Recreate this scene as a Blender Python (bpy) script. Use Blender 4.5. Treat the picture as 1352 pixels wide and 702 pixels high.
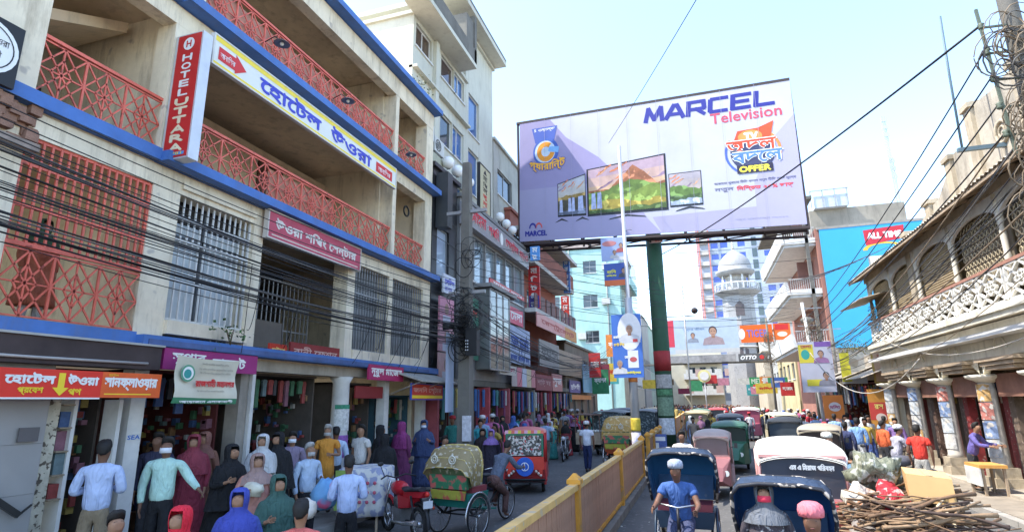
import bpy, bmesh, math, random
from mathutils import Vector, Matrix, noise
scene = bpy.context.scene
for o in list(bpy.data.objects):
    bpy.data.objects.remove(o)
RAD = math.radians
# ---------------------------------------------------------------- camera
cam_d = bpy.data.cameras.new("camera")
cam = bpy.data.objects.new("camera", cam_d)
scene.collection.objects.link(cam)
cam_d.sensor_fit = 'HORIZONTAL'
cam_d.sensor_width = 36.0
cam_d.lens = 36.0 * 750.0 / 1352.0
cam_d.clip_start = 0.05
cam_d.clip_end = 3000
PITCH, YAW, ROLL = RAD(13.5), RAD(17.9), RAD(-0.7)
_w = Vector((-math.sin(YAW) * math.cos(PITCH), math.cos(YAW) * math.cos(PITCH), math.sin(PITCH)))
_r = Vector((math.cos(YAW), math.sin(YAW), 0))
_u = _r.cross(_w)
_r2 = _r * math.cos(ROLL) + _u * math.sin(ROLL)
_u2 = -_r * math.sin(ROLL) + _u * math.cos(ROLL)
cam.matrix_world = Matrix(((_r2.x, _u2.x, -_w.x, 0), (_r2.y, _u2.y, -_w.y, 0), (_r2.z, _u2.z, -_w.z, 2.35), (0, 0, 0, 1)))
scene.camera = cam
# ---------------------------------------------------------------- light
SUN_EL, SUN_AZ = RAD(58), RAD(-112)       # azimuth measured from +Y towards +X
world = bpy.data.worlds.new("World")
scene.world = world
world.use_nodes = True
nt = world.node_tree
bg = nt.nodes['Background']
sky = nt.nodes.new('ShaderNodeTexSky')
sky.sky_type = 'NISHITA'
sky.sun_disc = False
sky.sun_elevation = SUN_EL
sky.sun_rotation = SUN_AZ
sky.air_density = 1.0
sky.dust_density = 0.7
sky.ozone_density = 1.0
nt.links.new(sky.outputs[0], bg.inputs[0])
bg.inputs[1].default_value = 0.15
sun_d = bpy.data.lights.new("sun", 'SUN')
sun_d.energy = 2.1
sun_d.angle = RAD(0.5)
sun_d.color = (1.0, 0.95, 0.86)
sun = bpy.data.objects.new("sun", sun_d)
scene.collection.objects.link(sun)
_sv = Vector((math.sin(SUN_AZ) * math.cos(SUN_EL), math.cos(SUN_AZ) * math.cos(SUN_EL), math.sin(SUN_EL)))
sun.rotation_euler = _sv.to_track_quat('Z', 'Y').to_euler()
scene.view_settings.view_transform = 'Standard'
scene.view_settings.look = 'None'
scene.view_settings.gamma = 1.0
scene.view_settings.exposure = 2.15
try:
    scene.cycles.max_bounces = 6
    scene.cycles.diffuse_bounces = 5
    scene.cycles.glossy_bounces = 2
    scene.cycles.transmission_bounces = 3
    scene.cycles.transparent_max_bounces = 6
    scene.cycles.caustics_reflective = False
    scene.cycles.caustics_refractive = False
    scene.cycles.use_denoising = True
except Exception:
    pass
# ---------------------------------------------------------------- helpers
COL = scene.collection
WM = {}
rng = random.Random(7)

def hsv(h, s, v):
    import colorsys
    return colorsys.hsv_to_rgb(h, s, v)

_mats = {}
def M(col, rough=0.8, var=0.12, scale=4.0, bump=0.0, metal=0.0, streak=0.0, streak_col=(0.06, 0.055, 0.045), spec=0.35, fleck=None, emit=0.0, stripes=None, grid=None, fold=0.0):
    """procedural material: base colour with cloudy variation, vertical grime streaks, flecks, fine relief"""
    key = (tuple(round(c, 4) for c in col), rough, var, scale, bump, metal, streak, streak_col, spec, fleck, emit, stripes, grid, fold)
    if key in _mats:
        return _mats[key]
    m = bpy.data.materials.new("surface_%03d" % len(_mats))
    _mats[key] = m
    m.use_nodes = True
    t = m.node_tree
    b = t.nodes['Principled BSDF']
    b.inputs['Roughness'].default_value = rough
    b.inputs['Metallic'].default_value = metal
    b.inputs['Specular IOR Level'].default_value = spec
    N, L = t.nodes.new, t.links.new
    tc = N('ShaderNodeTexCoord')
    n1 = N('ShaderNodeTexNoise'); n1.inputs['Scale'].default_value = scale; n1.inputs['Detail'].default_value = 6
    n1.inputs['Roughness'].default_value = 0.65
    L(tc.outputs['Object'], n1.inputs['Vector'])
    mr = N('ShaderNodeMapRange'); mr.inputs[1].default_value = 0.3; mr.inputs[2].default_value = 0.7
    mr.inputs[3].default_value = 1 - var; mr.inputs[4].default_value = 1 + var * 0.7
    L(n1.outputs['Fac'], mr.inputs[0])
    mul = N('ShaderNodeVectorMath'); mul.operation = 'SCALE'; mul.inputs[0].default_value = col[:3]
    L(mr.outputs[0], mul.inputs['Scale'])
    out = mul.outputs[0]
    def mix(a, fac, c2):
        mx = N('ShaderNodeMix'); mx.data_type = 'RGBA'
        L(fac, mx.inputs[0]); L(a, mx.inputs[6]); mx.inputs[7].default_value = (*c2, 1)
        return mx.outputs[2]
    if stripes:
        ax, sc, c2 = stripes
        wv = N('ShaderNodeTexWave'); wv.bands_direction = ax; wv.inputs['Scale'].default_value = sc
        wv.inputs['Distortion'].default_value = 0.6
        L(tc.outputs['Object'], wv.inputs[0])
        rp = N('ShaderNodeMapRange'); rp.inputs[1].default_value = 0.45; rp.inputs[2].default_value = 0.55
        L(wv.outputs['Fac'], rp.inputs[0])
        out = mix(out, rp.outputs[0], c2)
    if fleck:
        sc, amt, c2 = fleck
        vo = N('ShaderNodeTexNoise'); vo.inputs['Scale'].default_value = sc; vo.inputs['Detail'].default_value = 2
        L(tc.outputs['Object'], vo.inputs['Vector'])
        rp = N('ShaderNodeMapRange'); rp.inputs[1].default_value = 1 - amt - 0.03; rp.inputs[2].default_value = 1 - amt + 0.03
        L(vo.outputs['Fac'], rp.inputs[0])
        out = mix(out, rp.outputs[0], c2)
    if streak:
        mp = N('ShaderNodeMapping'); mp.inputs['Scale'].default_value = (2.2, 2.2, 0.35)
        L(tc.outputs['Object'], mp.inputs[0])
        n2 = N('ShaderNodeTexNoise'); n2.inputs['Scale'].default_value = 1.6; n2.inputs['Detail'].default_value = 8
        n2.inputs['Roughness'].default_value = 0.7
        L(mp.outputs[0], n2.inputs['Vector'])
        rp = N('ShaderNodeMapRange'); rp.inputs[1].default_value = 0.5; rp.inputs[2].default_value = 0.78
        rp.inputs[4].default_value = streak
        L(n2.outputs['Fac'], rp.inputs[0])
        out = mix(out, rp.outputs[0], streak_col)
    L(out, b.inputs['Base Color'])
    if emit:
        L(out, b.inputs['Emission Color']); b.inputs['Emission Strength'].default_value = emit
    if bump:
        bp = N('ShaderNodeBump'); bp.inputs['Strength'].default_value = bump; bp.inputs['Distance'].default_value = 0.02
        n3 = N('ShaderNodeTexNoise'); n3.inputs['Scale'].default_value = scale * 9; n3.inputs['Detail'].default_value = 4
        L(tc.outputs['Object'], n3.inputs['Vector'])
        L(n3.outputs['Fac'], bp.inputs['Height']); L(bp.outputs[0], b.inputs['Normal'])
    if fold:
        mp = N('ShaderNodeMapping'); mp.inputs['Scale'].default_value = (1.0, 1.0, 0.38)
        L(tc.outputs['Object'], mp.inputs[0])
        n4 = N('ShaderNodeTexNoise'); n4.inputs['Scale'].default_value = 9.0; n4.inputs['Detail'].default_value = 2.5; n4.inputs['Distortion'].default_value = 1.6
        L(mp.outputs[0], n4.inputs['Vector'])
        bp = N('ShaderNodeBump'); bp.inputs['Strength'].default_value = fold; bp.inputs['Distance'].default_value = 0.07
        L(n4.outputs['Fac'], bp.inputs['Height']); L(bp.outputs[0], b.inputs['Normal'])
    return m

def glass(col=(0.05, 0.08, 0.11), rough=0.06):
    return M(col, rough=rough, var=0.25, scale=0.7, spec=0.9)

def empty(name, loc=(0, 0, 0), rz=0.0):
    o = bpy.data.objects.new(name, None)
    COL.objects.link(o)
    o.location = loc
    o.rotation_euler = (0, 0, rz)
    o.empty_display_size = 0.2
    WM[o] = Matrix.Translation(loc) @ Matrix.Rotation(rz, 4, 'Z')
    return o

def tag(o, label=None, cat=None, group=None, kind=None):
    if label: o['label'] = label
    if cat: o['category'] = cat
    if group: o['group'] = group
    if kind: o['kind'] = kind
    return o

class MB:
    """collects shapes, then links them as one mesh object"""
    def __init__(s):
        s.v = []; s.f = []; s.m = []; s.cm = 0; s.sm = []; s.smooth = False
    def add(s, vs, fs, smooth=None):
        k = len(s.v)
        s.v += [Vector(v) for v in vs]
        s.f += [tuple(i + k for i in f) for f in fs]
        s.m += [s.cm] * len(fs)
        s.sm += [s.smooth if smooth is None else smooth] * len(fs)
        return s
    def box(s, x0, x1, y0, y1, z0, z1):
        if x0 > x1: x0, x1 = x1, x0
        if y0 > y1: y0, y1 = y1, y0
        if z0 > z1: z0, z1 = z1, z0
        vs = [(x, y, z) for z in (z0, z1) for y in (y0, y1) for x in (x0, x1)]
        return s.add(vs, [(0, 2, 3, 1), (4, 5, 7, 6), (0, 1, 5, 4), (2, 6, 7, 3), (0, 4, 6, 2), (1, 3, 7, 5)])
    def hexa(s, bot, top):
        """bot, top: 4 points each, counter-clockwise seen from above"""
        return s.add(list(bot) + list(top), [(3, 2, 1, 0), (4, 5, 6, 7), (0, 1, 5, 4), (1, 2, 6, 5), (2, 3, 7, 6), (3, 0, 4, 7)])
    def bar(s, p, q, w, h=None, up=(0, 0, 1)):
        h = w if h is None else h
        p = Vector(p); q = Vector(q); d = (q - p)
        if d.length < 1e-6: return s
        d.normalize(); up = Vector(up)
        if abs(d.dot(up)) > 0.98: up = Vector((0, 1, 0)) if abs(d.y) < 0.9 else Vector((1, 0, 0))
        a = d.cross(up).normalized(); b = a.cross(d).normalized()
        a *= w / 2; b *= h / 2
        vs = [p - a - b, p + a - b, p + a + b, p - a + b, q - a - b, q + a - b, q + a + b, q - a + b]
        return s.add(vs, [(0, 3, 2, 1), (4, 5, 6, 7), (0, 1, 5, 4), (1, 2, 6, 5), (2, 3, 7, 6), (3, 0, 4, 7)])
    def tube(s, pts, r, n=6, smooth=True, caps=True):
        pts = [Vector(p) for p in pts]
        rs = r if isinstance(r, (list, tuple)) else [r] * len(pts)
        rings = []; prev = None
        for i, p in enumerate(pts):
            d = (pts[min(i + 1, len(pts) - 1)] - pts[max(i - 1, 0)])
            if d.length < 1e-9: d = Vector((0, 0, 1))
            d.normalize()
            if prev is None:
                up = Vector((0, 0, 1)) if abs(d.z) < 0.9 else Vector((1, 0, 0))
                a = d.cross(up).normalized()
            else:
                a = (prev - d * prev.dot(d)).normalized()
            prev = a; b = d.cross(a)
            rings.append([p + (a * math.cos(2 * math.pi * k / n) + b * math.sin(2 * math.pi * k / n)) * rs[i] for k in range(n)])
        return s.loft(rings, smooth, caps)
    def loft(s, rings, smooth=True, caps=True, close=True):
        n = len(rings[0]); vs = [p for r in rings for p in r]; fs = []
        for i in range(len(rings) - 1):
            for k in range(n if close else n - 1):
                k2 = (k + 1) % n
                fs.append((i * n + k, i * n + k2, (i + 1) * n + k2, (i + 1) * n + k))
        s.add(vs, fs, smooth)
        if caps and close:
            base = len(s.v) - len(vs)
            s.f += [tuple(base + k for k in reversed(range(n))), tuple(base + (len(rings) - 1) * n + k for k in range(n))]
            s.m += [s.cm] * 2; s.sm += [False] * 2
        return s
    def lathe(s, prof, c=(0, 0, 0), n=12, smooth=True, sx=1, sy=1):
        c = Vector(c)
        return s.loft([[c + Vector((math.cos(2 * math.pi * k / n) * r * sx, math.sin(2 * math.pi * k / n) * r * sy, z)) for k in range(n)] for r, z in prof], smooth)
    def ball(s, c, r, n=8, sx=1, sy=1, sz=1, rings=None):
        rings = rings or max(4, n // 2 + 1)
        return s.lathe([(max(1e-4, r * math.sin(math.pi * i / rings)), -r * sz * math.cos(math.pi * i / rings)) for i in range(rings + 1)], c, n, True, sx, sy)
    def torus(s, c, R_, r, axis='X', n=20, m=5, a0=0, a1=2 * math.pi):
        c = Vector(c); full = abs(a1 - a0 - 2 * math.pi) < 1e-6
        pts = []
        k = n if full else n
        rings = []
        for i in range(k + (0 if full else 1)):
            a = a0 + (a1 - a0) * i / k
            if axis == 'X': u = Vector((0, math.cos(a), math.sin(a))); w = Vector((1, 0, 0))
            elif axis == 'Y': u = Vector((math.cos(a), 0, math.sin(a))); w = Vector((0, 1, 0))
            else: u = Vector((math.cos(a), math.sin(a), 0)); w = Vector((0, 0, 1))
            rings.append([c + u * R_ + (u * math.cos(2 * math.pi * j / m) + w * math.sin(2 * math.pi * j / m)) * r for j in range(m)])
        if full: rings.append(rings[0])
        return s.loft(rings, True, False)
    def poly(s, pts, depth=None):
        """flat polygon; depth: vector to extrude along"""
        n = len(pts); pts = [Vector(p) for p in pts]
        if depth is None: return s.add(pts, [tuple(range(n))])
        d = Vector(depth)
        s.add(pts + [p + d for p in pts], [tuple(reversed(range(n))), tuple(range(n, 2 * n))] + [(i, (i + 1) % n, (i + 1) % n + n, i + n) for i in range(n)])
        return s
    def mesh(s, name, mats):
        me = bpy.data.meshes.new(name)
        me.from_pydata(s.v, [], s.f)
        if not isinstance(mats, (list, tuple)): mats = [mats]
        for m in mats: me.materials.append(m)
        me.polygons.foreach_set('material_index', s.m)
        me.polygons.foreach_set('use_smooth', s.sm)
        me.update()
        return me
    def build(s, name, mats, parent=None, local=False, loc=None):
        """world coordinates in; parent's world matrix is taken off. local=True: coordinates already local"""
        if parent is not None and not local:
            inv = WM[parent].inverted()
            s.v = [inv @ v for v in s.v]
        elif parent is None and not local:
            if loc is None:
                xs = [v.x for v in s.v]; ys = [v.y for v in s.v]; zs = [v.z for v in s.v]
                loc = Vector(((min(xs) + max(xs)) / 2, (min(ys) + max(ys)) / 2, min(zs)))
            loc = Vector(loc)
            s.v = [v - loc for v in s.v]
        o = bpy.data.objects.new(name, s.mesh(name, mats))
        COL.objects.link(o)
        if loc is not None: o.location = loc
        if parent is not None: o.parent = parent
        WM[o] = (WM[parent] if parent is not None else Matrix()) @ (Matrix.Translation(loc) if loc is not None else Matrix())
        return o

def inst(name, me, parent, loc=(0, 0, 0), rot=None, scale=None):
    """another object on shared mesh data, placed in its parent's space"""
    o = bpy.data.objects.new(name, me); COL.objects.link(o)
    if parent is not None: o.parent = parent
    o.location = loc
    m = Matrix.Translation(loc)
    if rot: o.rotation_euler = rot; m = m @ o.rotation_euler.to_matrix().to_4x4()
    if scale: o.scale = scale
    WM[o] = (WM[parent] if parent is not None else Matrix()) @ m
    return o

def kids(o):
    return [c for c in bpy.data.objects if c.parent == o]
_kidcache = {}
def copy_tree(o, parent=None):
    if o not in _kidcache: _kidcache[o] = kids(o)
    c = o.copy(); COL.objects.link(c); c.parent = parent
    ch = _kidcache[o]; _kidcache[c] = []
    for k in ch: _kidcache[c].append(copy_tree(k, c))
    return c

# ---- lettering: font outlines turned into mesh, fitted into a box of the sign's own plane
_txt = {}
def text_mesh(body, bold=0.0, shear=0.0):
    key = (body, shear)
    if key in _txt: return _txt[key]
    cu = bpy.data.curves.new("lettering", 'FONT')
    cu.body = body; cu.size = 1.0; cu.resolution_u = 2; cu.shear = shear
    cu.fill_mode = 'FRONT'
    o = bpy.data.objects.new("tmp", cu); COL.objects.link(o)
    dg = bpy.context.evaluated_depsgraph_get()
    me = bpy.data.meshes.new_from_object(o.evaluated_get(dg))
    vs = [v.co.copy() for v in me.vertices]; fs = [tuple(p.vertices) for p in me.polygons]
    bpy.data.objects.remove(o); bpy.data.curves.remove(cu); bpy.data.meshes.remove(me)
    _txt[key] = (vs, fs)
    return vs, fs

def text(parent, body, box, mat, z=0.006, bold=0.0, shear=0.0, name='lettering', wave=None):
    vs, fs = text_mesh(body, bold, shear)
    if not vs: return None
    x0 = min(v.x for v in vs); x1 = max(v.x for v in vs); y0 = min(v.y for v in vs); y1 = max(v.y for v in vs)
    u0, v0, u1, v1 = box
    mb = MB()
    pts = []
    for v in vs:
        u = u0 + (v.x - x0) / max(1e-6, x1 - x0) * (u1 - u0); w = v0 + (v.y - y0) / max(1e-6, y1 - y0) * (v1 - v0)
        if wave: u, w = wave(u, w)
        pts.append((u, w, z))
    mb.add(pts, fs)
    if bold:
        for k, (a, b) in enumerate(((1, 0), (-1, 0), (0, 1), (0, -1))):
            mb.add([(p[0] + a * bold, p[1] + b * bold, p[2] - 0.0006 * (k + 1)) for p in pts], fs)
    return mb.build(name, mat, parent, local=True)

def plane_frame(o, origin, right, up):
    r = Vector(right).normalized(); u = Vector(up); u = (u - r * u.dot(r)).normalized(); n = r.cross(u)
    m = Matrix(((r.x, u.x, n.x, origin[0]), (r.y, u.y, n.y, origin[1]), (r.z, u.z, n.z, origin[2]), (0, 0, 0, 1)))
    o.matrix_world = m; WM[o] = m
    return o

LEFT_R, CAM_R, RIGHT_R = (0, 1, 0), (1, 0, 0), (0, -1, 0)
UP = (0, 0, 1)
white = (0.8, 0.8, 0.78)
def flat(parent, pts, mat, z=0.004, name='print'):
    mb = MB(); mb.poly([(p[0], p[1], z) for p in pts])
    return mb.build(name, mat, parent, local=True)
def rect(parent, u0, v0, u1, v1, mat, z=0.004, name='print'):
    return flat(parent, [(u0, v0), (u1, v0), (u1, v1), (u0, v1)], mat, z, name)
def disc(parent, cu, cv, r, mat, z=0.004, ry=None, n=24, name='print', a0=0, a1=2 * math.pi, r0=0):
    ry = ry or r
    full = abs(a1 - a0 - 2 * math.pi) < 1e-6
    if r0 == 0 and full:
        return flat(parent, [(cu + r * math.cos(2 * math.pi * k / n), cv + ry * math.sin(2 * math.pi * k / n)) for k in range(n)], mat, z, name)
    mb = MB()
    for k in range(n):
        a = a0 + (a1 - a0) * k / n; b = a0 + (a1 - a0) * (k + 1) / n
        q = r0 / r
        mb.add([(cu + r * q * math.cos(a), cv + ry * q * math.sin(a), z), (cu + r * math.cos(a), cv + ry * math.sin(a), z), (cu + r * math.cos(b), cv + ry * math.sin(b), z), (cu + r * q * math.cos(b), cv + ry * q * math.sin(b), z)], [(0, 1, 2, 3)])
    return mb.build(name, mat, parent, local=True)

def panel(name, label, cat, origin, right, w, h, mat, depth=0.06, up=UP, group=None, frame=None, both=False):
    """sign board: origin = lower left corner of its face; local x right, y up, z out of the face"""
    mb = MB(); mb.box(0, w, 0, h, -depth, 0)
    o = bpy.data.objects.new(name, mb.mesh(name, mat)); COL.objects.link(o)
    plane_frame(o, origin, right, up)
    tag(o, label, cat, group)
    if frame is not None:
        fm = MB(); t = min(w, h) * 0.04 + 0.01
        fm.box(-t, w + t, -t, 0, -depth, 0.012); fm.box(-t, w + t, h, h + t, -depth, 0.012)
        fm.box(-t, 0, 0, h, -depth, 0.012); fm.box(w, w + t, 0, h, -depth, 0.012)
        fm.build('frame', frame, o, local=True)
    return o
# ================================================================ GROUND
asphalt = M((0.10, 0.097, 0.092), 0.9, 0.25, 0.8, bump=0.5, fleck=(9, 0.36, (0.16, 0.15, 0.14)))
pave = M((0.26, 0.24, 0.21), 0.9, 0.25, 1.2, bump=0.4, streak=0.5, streak_col=(0.12, 0.1, 0.08))
kerbm = M((0.3, 0.28, 0.25), 0.9, 0.2, 3, bump=0.3)
mb = MB(); mb.add([(-600, -200, -0.02), (600, -200, -0.02), (600, 1500, -0.02), (-600, 1500, -0.02)], [(0, 1, 2, 3)])
tag(mb.build('ground', M((0.2, 0.18, 0.15), 0.95, 0.2, 0.1)), kind='structure')
mb = MB(); mb.add([(-6.9, -12, 0), (5.3, -12, 0), (5.3, 140, 0), (-6.9, 140, 0)], [(0, 1, 2, 3)])
tag(mb.build('road', asphalt), kind='structure')
sw = MB(); sw.box(-12, -7.08, -12, 140, -0.01, 0.12)
tag(sw.build('pavement', pave), kind='structure')
sw = MB(); sw.box(5.48, 20, -12, 140, -0.01, 0.14)
tag(sw.build('pavement', M((0.27, 0.23, 0.18), 0.9, 0.3, 1.2, bump=0.4, streak=0.5)), kind='structure')
for x0, x1, n in ((-7.08, -6.9, 'kerb'), (5.3, 5.48, 'kerb')):
    k = empty(n, (x0, 0, 0)); tag(k, kind='structure')
    mb = MB(); mb.box(0, x1 - x0, -0.485, 0.485, -0.01, 0.125)
    me = mb.mesh('kerbstone', kerbm)
    for i in range(30): inst('kerbstone', me, k, (0, 3 + i, rng.uniform(-0.006, 0.006)))
mb = MB(); mb.box(x0, x1, 33.0, 140, -0.01, 0.12); mb.box(-7.08, -6.9, 33.0, 140, -0.01, 0.12)
tag(mb.build('kerb', kerbm), kind='structure')
mb = MB(); mb.box(-2.10, -1.72, -6, 75, -0.01, 0.16)
tag(mb.build('median_strip', M((0.2, 0.18, 0.15), 0.9, 0.35, 3, bump=0.4, streak=0.5)), kind='structure')
# litter and worn patches on the road
lit = MB()
for i in range(260):
    x = rng.uniform(-6.8, 5.2); y = rng.uniform(8, 45); a = rng.uniform(0, 6.3); s_ = rng.uniform(0.02, 0.06)
    lit.cm = rng.choice((0, 0, 1, 2)); z = 0.006 + rng.random() * 0.01
    lit.add([(x + s_ * math.cos(a + k * 1.57) * (1 if k % 2 else 0.6), y + s_ * math.sin(a + k * 1.57), z + 0.006 * (k == 1)) for k in range(4)], [(0, 1, 2, 3)])
tag(lit.build('litter', [M((0.5, 0.46, 0.38), 0.9), M((0.12, 0.2, 0.35), 0.6), M((0.45, 0.12, 0.1), 0.6)]), 'scraps of paper and plastic litter on the road', 'litter', kind='stuff')

# ================================================================ HOTEL on the left
FX = -8.2
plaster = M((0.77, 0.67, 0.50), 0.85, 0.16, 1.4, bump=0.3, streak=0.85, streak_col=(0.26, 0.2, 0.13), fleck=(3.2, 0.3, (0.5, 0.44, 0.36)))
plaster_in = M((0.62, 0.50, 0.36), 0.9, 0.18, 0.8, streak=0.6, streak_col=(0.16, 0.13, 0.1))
pinkish = M((0.52, 0.43, 0.37), 0.85, 0.12, 1.2, streak=0.3, streak_col=(0.2, 0.16, 0.13))
bluep = M((0.07, 0.17, 0.45), 0.6, 0.2, 2.0, streak=0.6, streak_col=(0.14, 0.15, 0.2))
redp = M((0.70, 0.15, 0.10), 0.5, 0.25, 4.0, fleck=(9, 0.34, (0.3, 0.07, 0.05)))
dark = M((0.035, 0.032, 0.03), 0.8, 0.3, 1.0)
steel = M((0.36, 0.36, 0.36), 0.45, 0.2, 6, metal=0.5)
whitep = M((0.62, 0.61, 0.58), 0.7, 0.15, 3)
hotel = empty('hotel_building', (FX, 2.0, 0))
tag(hotel, 'cream hotel building with blue slab edges and red lattice balcony rails', 'hotel')
def part(name, mats, boxes, parent=None, label=None):
    mb = MB()
    for b in boxes: mb.box(*b)
    o = mb.build(name, mats, parent or hotel)
    if label: o['label'] = label
    return o
PX = -8.62           # back face of the facade pillars
# floor slabs with their blue front band and cream beam below
for z, deep in ((3.4, 9), (6.4, 9), (9.4, 9), (12.4, 9)):
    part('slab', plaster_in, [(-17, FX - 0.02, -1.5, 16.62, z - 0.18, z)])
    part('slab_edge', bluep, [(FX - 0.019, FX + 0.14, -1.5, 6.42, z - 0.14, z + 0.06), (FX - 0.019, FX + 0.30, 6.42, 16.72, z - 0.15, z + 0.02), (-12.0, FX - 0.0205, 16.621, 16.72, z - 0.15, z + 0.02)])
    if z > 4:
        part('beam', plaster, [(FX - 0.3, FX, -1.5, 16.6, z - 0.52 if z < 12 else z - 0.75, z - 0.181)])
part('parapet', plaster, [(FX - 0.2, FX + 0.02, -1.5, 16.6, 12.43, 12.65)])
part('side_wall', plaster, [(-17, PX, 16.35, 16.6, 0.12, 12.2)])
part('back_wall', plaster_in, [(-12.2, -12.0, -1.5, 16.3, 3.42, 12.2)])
# pillars: (y0,y1, zlevels)
for (y0, y1) in ((3.9, 4.58), (6.46, 6.98), (8.72, 8.98), (11.98, 12.3), (14.0, 14.2), (16.1, 16.6)):
    for z0, z1 in ((0.12, 3.2), (3.42, 5.88), (6.42, 8.88), (9.42, 11.64)):
        if z0 > 6 and (y0 in (8.72, 11.98)): continue
        m_ = plaster if z0 > 1 else whitep
        if z0 < 1:
            if y0 < 5: continue
            if y0 in (11.98,): continue
            c_ = (y0 + y1) / 2
            part('pillar', m_, [(FX - 0.25, FX - 0.003, c_ - 0.12, c_ + 0.12, z0, z1)]); continue
        part('pillar', m_, [(PX, FX - 0.003, y0, y1, z0, z1)])
# ceilings of balconies are the slabs; inner room walls
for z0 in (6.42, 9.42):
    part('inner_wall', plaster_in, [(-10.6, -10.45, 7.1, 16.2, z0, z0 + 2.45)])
    for yy in (8.2, 11.0, 13.6):
        part('room_door', M((0.09, 0.05, 0.035), 0.6, 0.2, 3), [(-10.44, -10.40, yy, yy + 0.9, z0, z0 + 2.1)])
part('cross_wall', plaster, [(-12.0, PX - 0.01, 13.95, 14.15, 3.42, 12.2)])
# stair flight seen in the left bay, going up behind the railing
mb = MB()
mb.add([(-9.3, 2.2, 6.9), (-9.3, 6.4, 8.9), (-10.9, 6.4, 8.9), (-10.9, 2.2, 6.9), (-9.3, 2.2, 7.1), (-9.3, 6.4, 9.1), (-10.9, 6.4, 9.1), (-10.9, 2.2, 7.1)],
       [(3, 2, 1, 0), (4, 5, 6, 7), (0, 1, 5, 4), (1, 2, 6, 5), (2, 3, 7, 6), (3, 0, 4, 7)])
mb.build('staircase', plaster_in, hotel)
part('stair_wall', M((0.42, 0.37, 0.30), 0.9, 0.15, 1, streak=0.3), [(-11.2, -11.0, 1.0, 6.9, 6.42, 9.2)])
# near-black panel painted in as the shade of the arched opening, left bay
part('opening_shade', dark, [(-11.0, -10.95, 4.9, 6.2, 6.45, 8.0), ])
part('partition', plaster, [(-12.0, PX - 0.01, 6.55, 6.85, 3.42, 12.2)])
# ---- lattice railings in red flat bar
def lattice(mbx, y0, y1, z0, z1, x, t=0.022, style=0):
    w = y1 - y0; h = z1 - z0; cy = (y0 + y1) / 2; cz = (z0 + z1) / 2
    B = lambda a, b, c, d, tt=t: mbx.bar((x, y0 + a * w, z0 + b * h), (x, y0 + c * w, z0 + d * h), tt, tt)
    B(0, 0, 1, 0); B(0, 1, 1, 1); B(0, 0, 0, 1, t * 1.4)
    B(0, 0, 1, 1); B(0, 1, 1, 0); B(0, 0.5, 1, 0.5); B(0.5, 0, 0.5, 1)
    B(0.5, 0.22, 0.72, 0.5); B(0.72, 0.5, 0.5, 0.78); B(0.5, 0.78, 0.28, 0.5); B(0.28, 0.5, 0.5, 0.22)
    B(0.5, 0.0, 1, 0.5); B(1, 0.5, 0.5, 1.0); B(0.5, 1.0, 0, 0.5); B(0, 0.5, 0.5, 0.0)
def railing(parent, y0, y1, z0, z1, x, cells, mat=redp, top=0.05, label=None):
    r = MB()
    r.bar((x, y0, z1 + 0.06), (x, y1, z1 + 0.06), top, top)
    o = r.build('railing', mat, parent)
    for i in range(cells):
        p = MB(); w = (y1 - y0) / cells
        lattice(p, y0 + i * w, y0 + (i + 1) * w - 0.004, z0, z1, x)
        p.build('lattice_panel', mat, o)
    if label: o['label'] = label
railing(hotel, 4.58, 6.46, 6.52, 7.34, FX - 0.08, 3)
railing(hotel, 7.0, 14.0, 6.50, 7.28, FX - 0.08, 9)
railing(hotel, 14.2, 16.1, 6.50, 7.28, FX - 0.08, 2)
railing(hotel, 7.0, 14.0, 9.50, 10.36, FX - 0.08, 9)
railing(hotel, 14.2, 16.1, 9.50, 10.36, FX - 0.08, 2)
railing(hotel, 4.58, 6.46, 9.50, 10.36, FX - 0.08, 3)
railing(hotel, 4.58, 6.46, 3.50, 4.36, FX - 0.02, 3)
# backing sheet behind part of the balcony rails (peach coloured boards)
part('rail_backing', M((0.5, 0.25, 0.17), 0.8, 0.15, 2), [(FX - 0.16, FX - 0.14, 9.1, 11.4, 6.5, 7.24)])
part('rail_backing', M((0.5, 0.27, 0.2), 0.8, 0.15, 2), [(FX - 0.16, FX - 0.14, 7.1, 13.9, 9.5, 10.3)])
# ---- red bar grille in the left bay
def grille(y0, y1, z0, z1, x, n, mat, mid=(0.5,), t=0.022, label=None):
    g = MB()
    for f in (0.0, 1.0) + tuple(mid):
        g.bar((x, y0, z0 + f * (z1 - z0)), (x, y1, z0 + f * (z1 - z0)), t * 1.2, t * 1.6)
    g.bar((x, y0, z0), (x, y0, z1), t * 1.5); g.bar((x, y1, z0), (x, y1, z1), t * 1.5)
    o = g.build('window_grille', mat, hotel)
    bm_ = MB(); bm_.bar((0, 0, 0), (0, 0, z1 - z0), t)
    me = bm_.mesh('grille_bar', mat)
    inv = WM[o].inverted()
    for i in range(1, n):
        inst('grille_bar', me, o, inv @ Vector((x + 0.012, y0 + (y1 - y0) * i / n, z0)))
    if label: o['label'] = label
    return o
grille(4.60, 6.44, 4.44, 5.86, FX - 0.05, 16, redp, (0.35, 0.75), 0.03)
part('window_lintel', plaster, [(FX - 0.12, FX + 0.05, 6.98, 8.72, 5.98, 6.1)]); part('window_sill', plaster, [(FX - 0.12, FX + 0.08, 6.98, 8.72, 3.5, 3.72)])
part('window', M((0.55, 0.6, 0.62), 0.4, 0.25, 1.5), [(PX, PX + 0.05, 7.0, 7.85, 3.75, 5.5), (PX, PX + 0.05, 7.9, 8.7, 3.75, 5.5)])
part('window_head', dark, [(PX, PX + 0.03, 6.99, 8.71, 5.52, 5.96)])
part('window_frame', M((0.1, 0.11, 0.12), 0.4), [(PX + 0.02, PX + 0.1, 7.82, 7.92, 3.75, 5.95), (PX + 0.02, PX + 0.1, 7.0, 8.7, 5.2, 5.28)])
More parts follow.
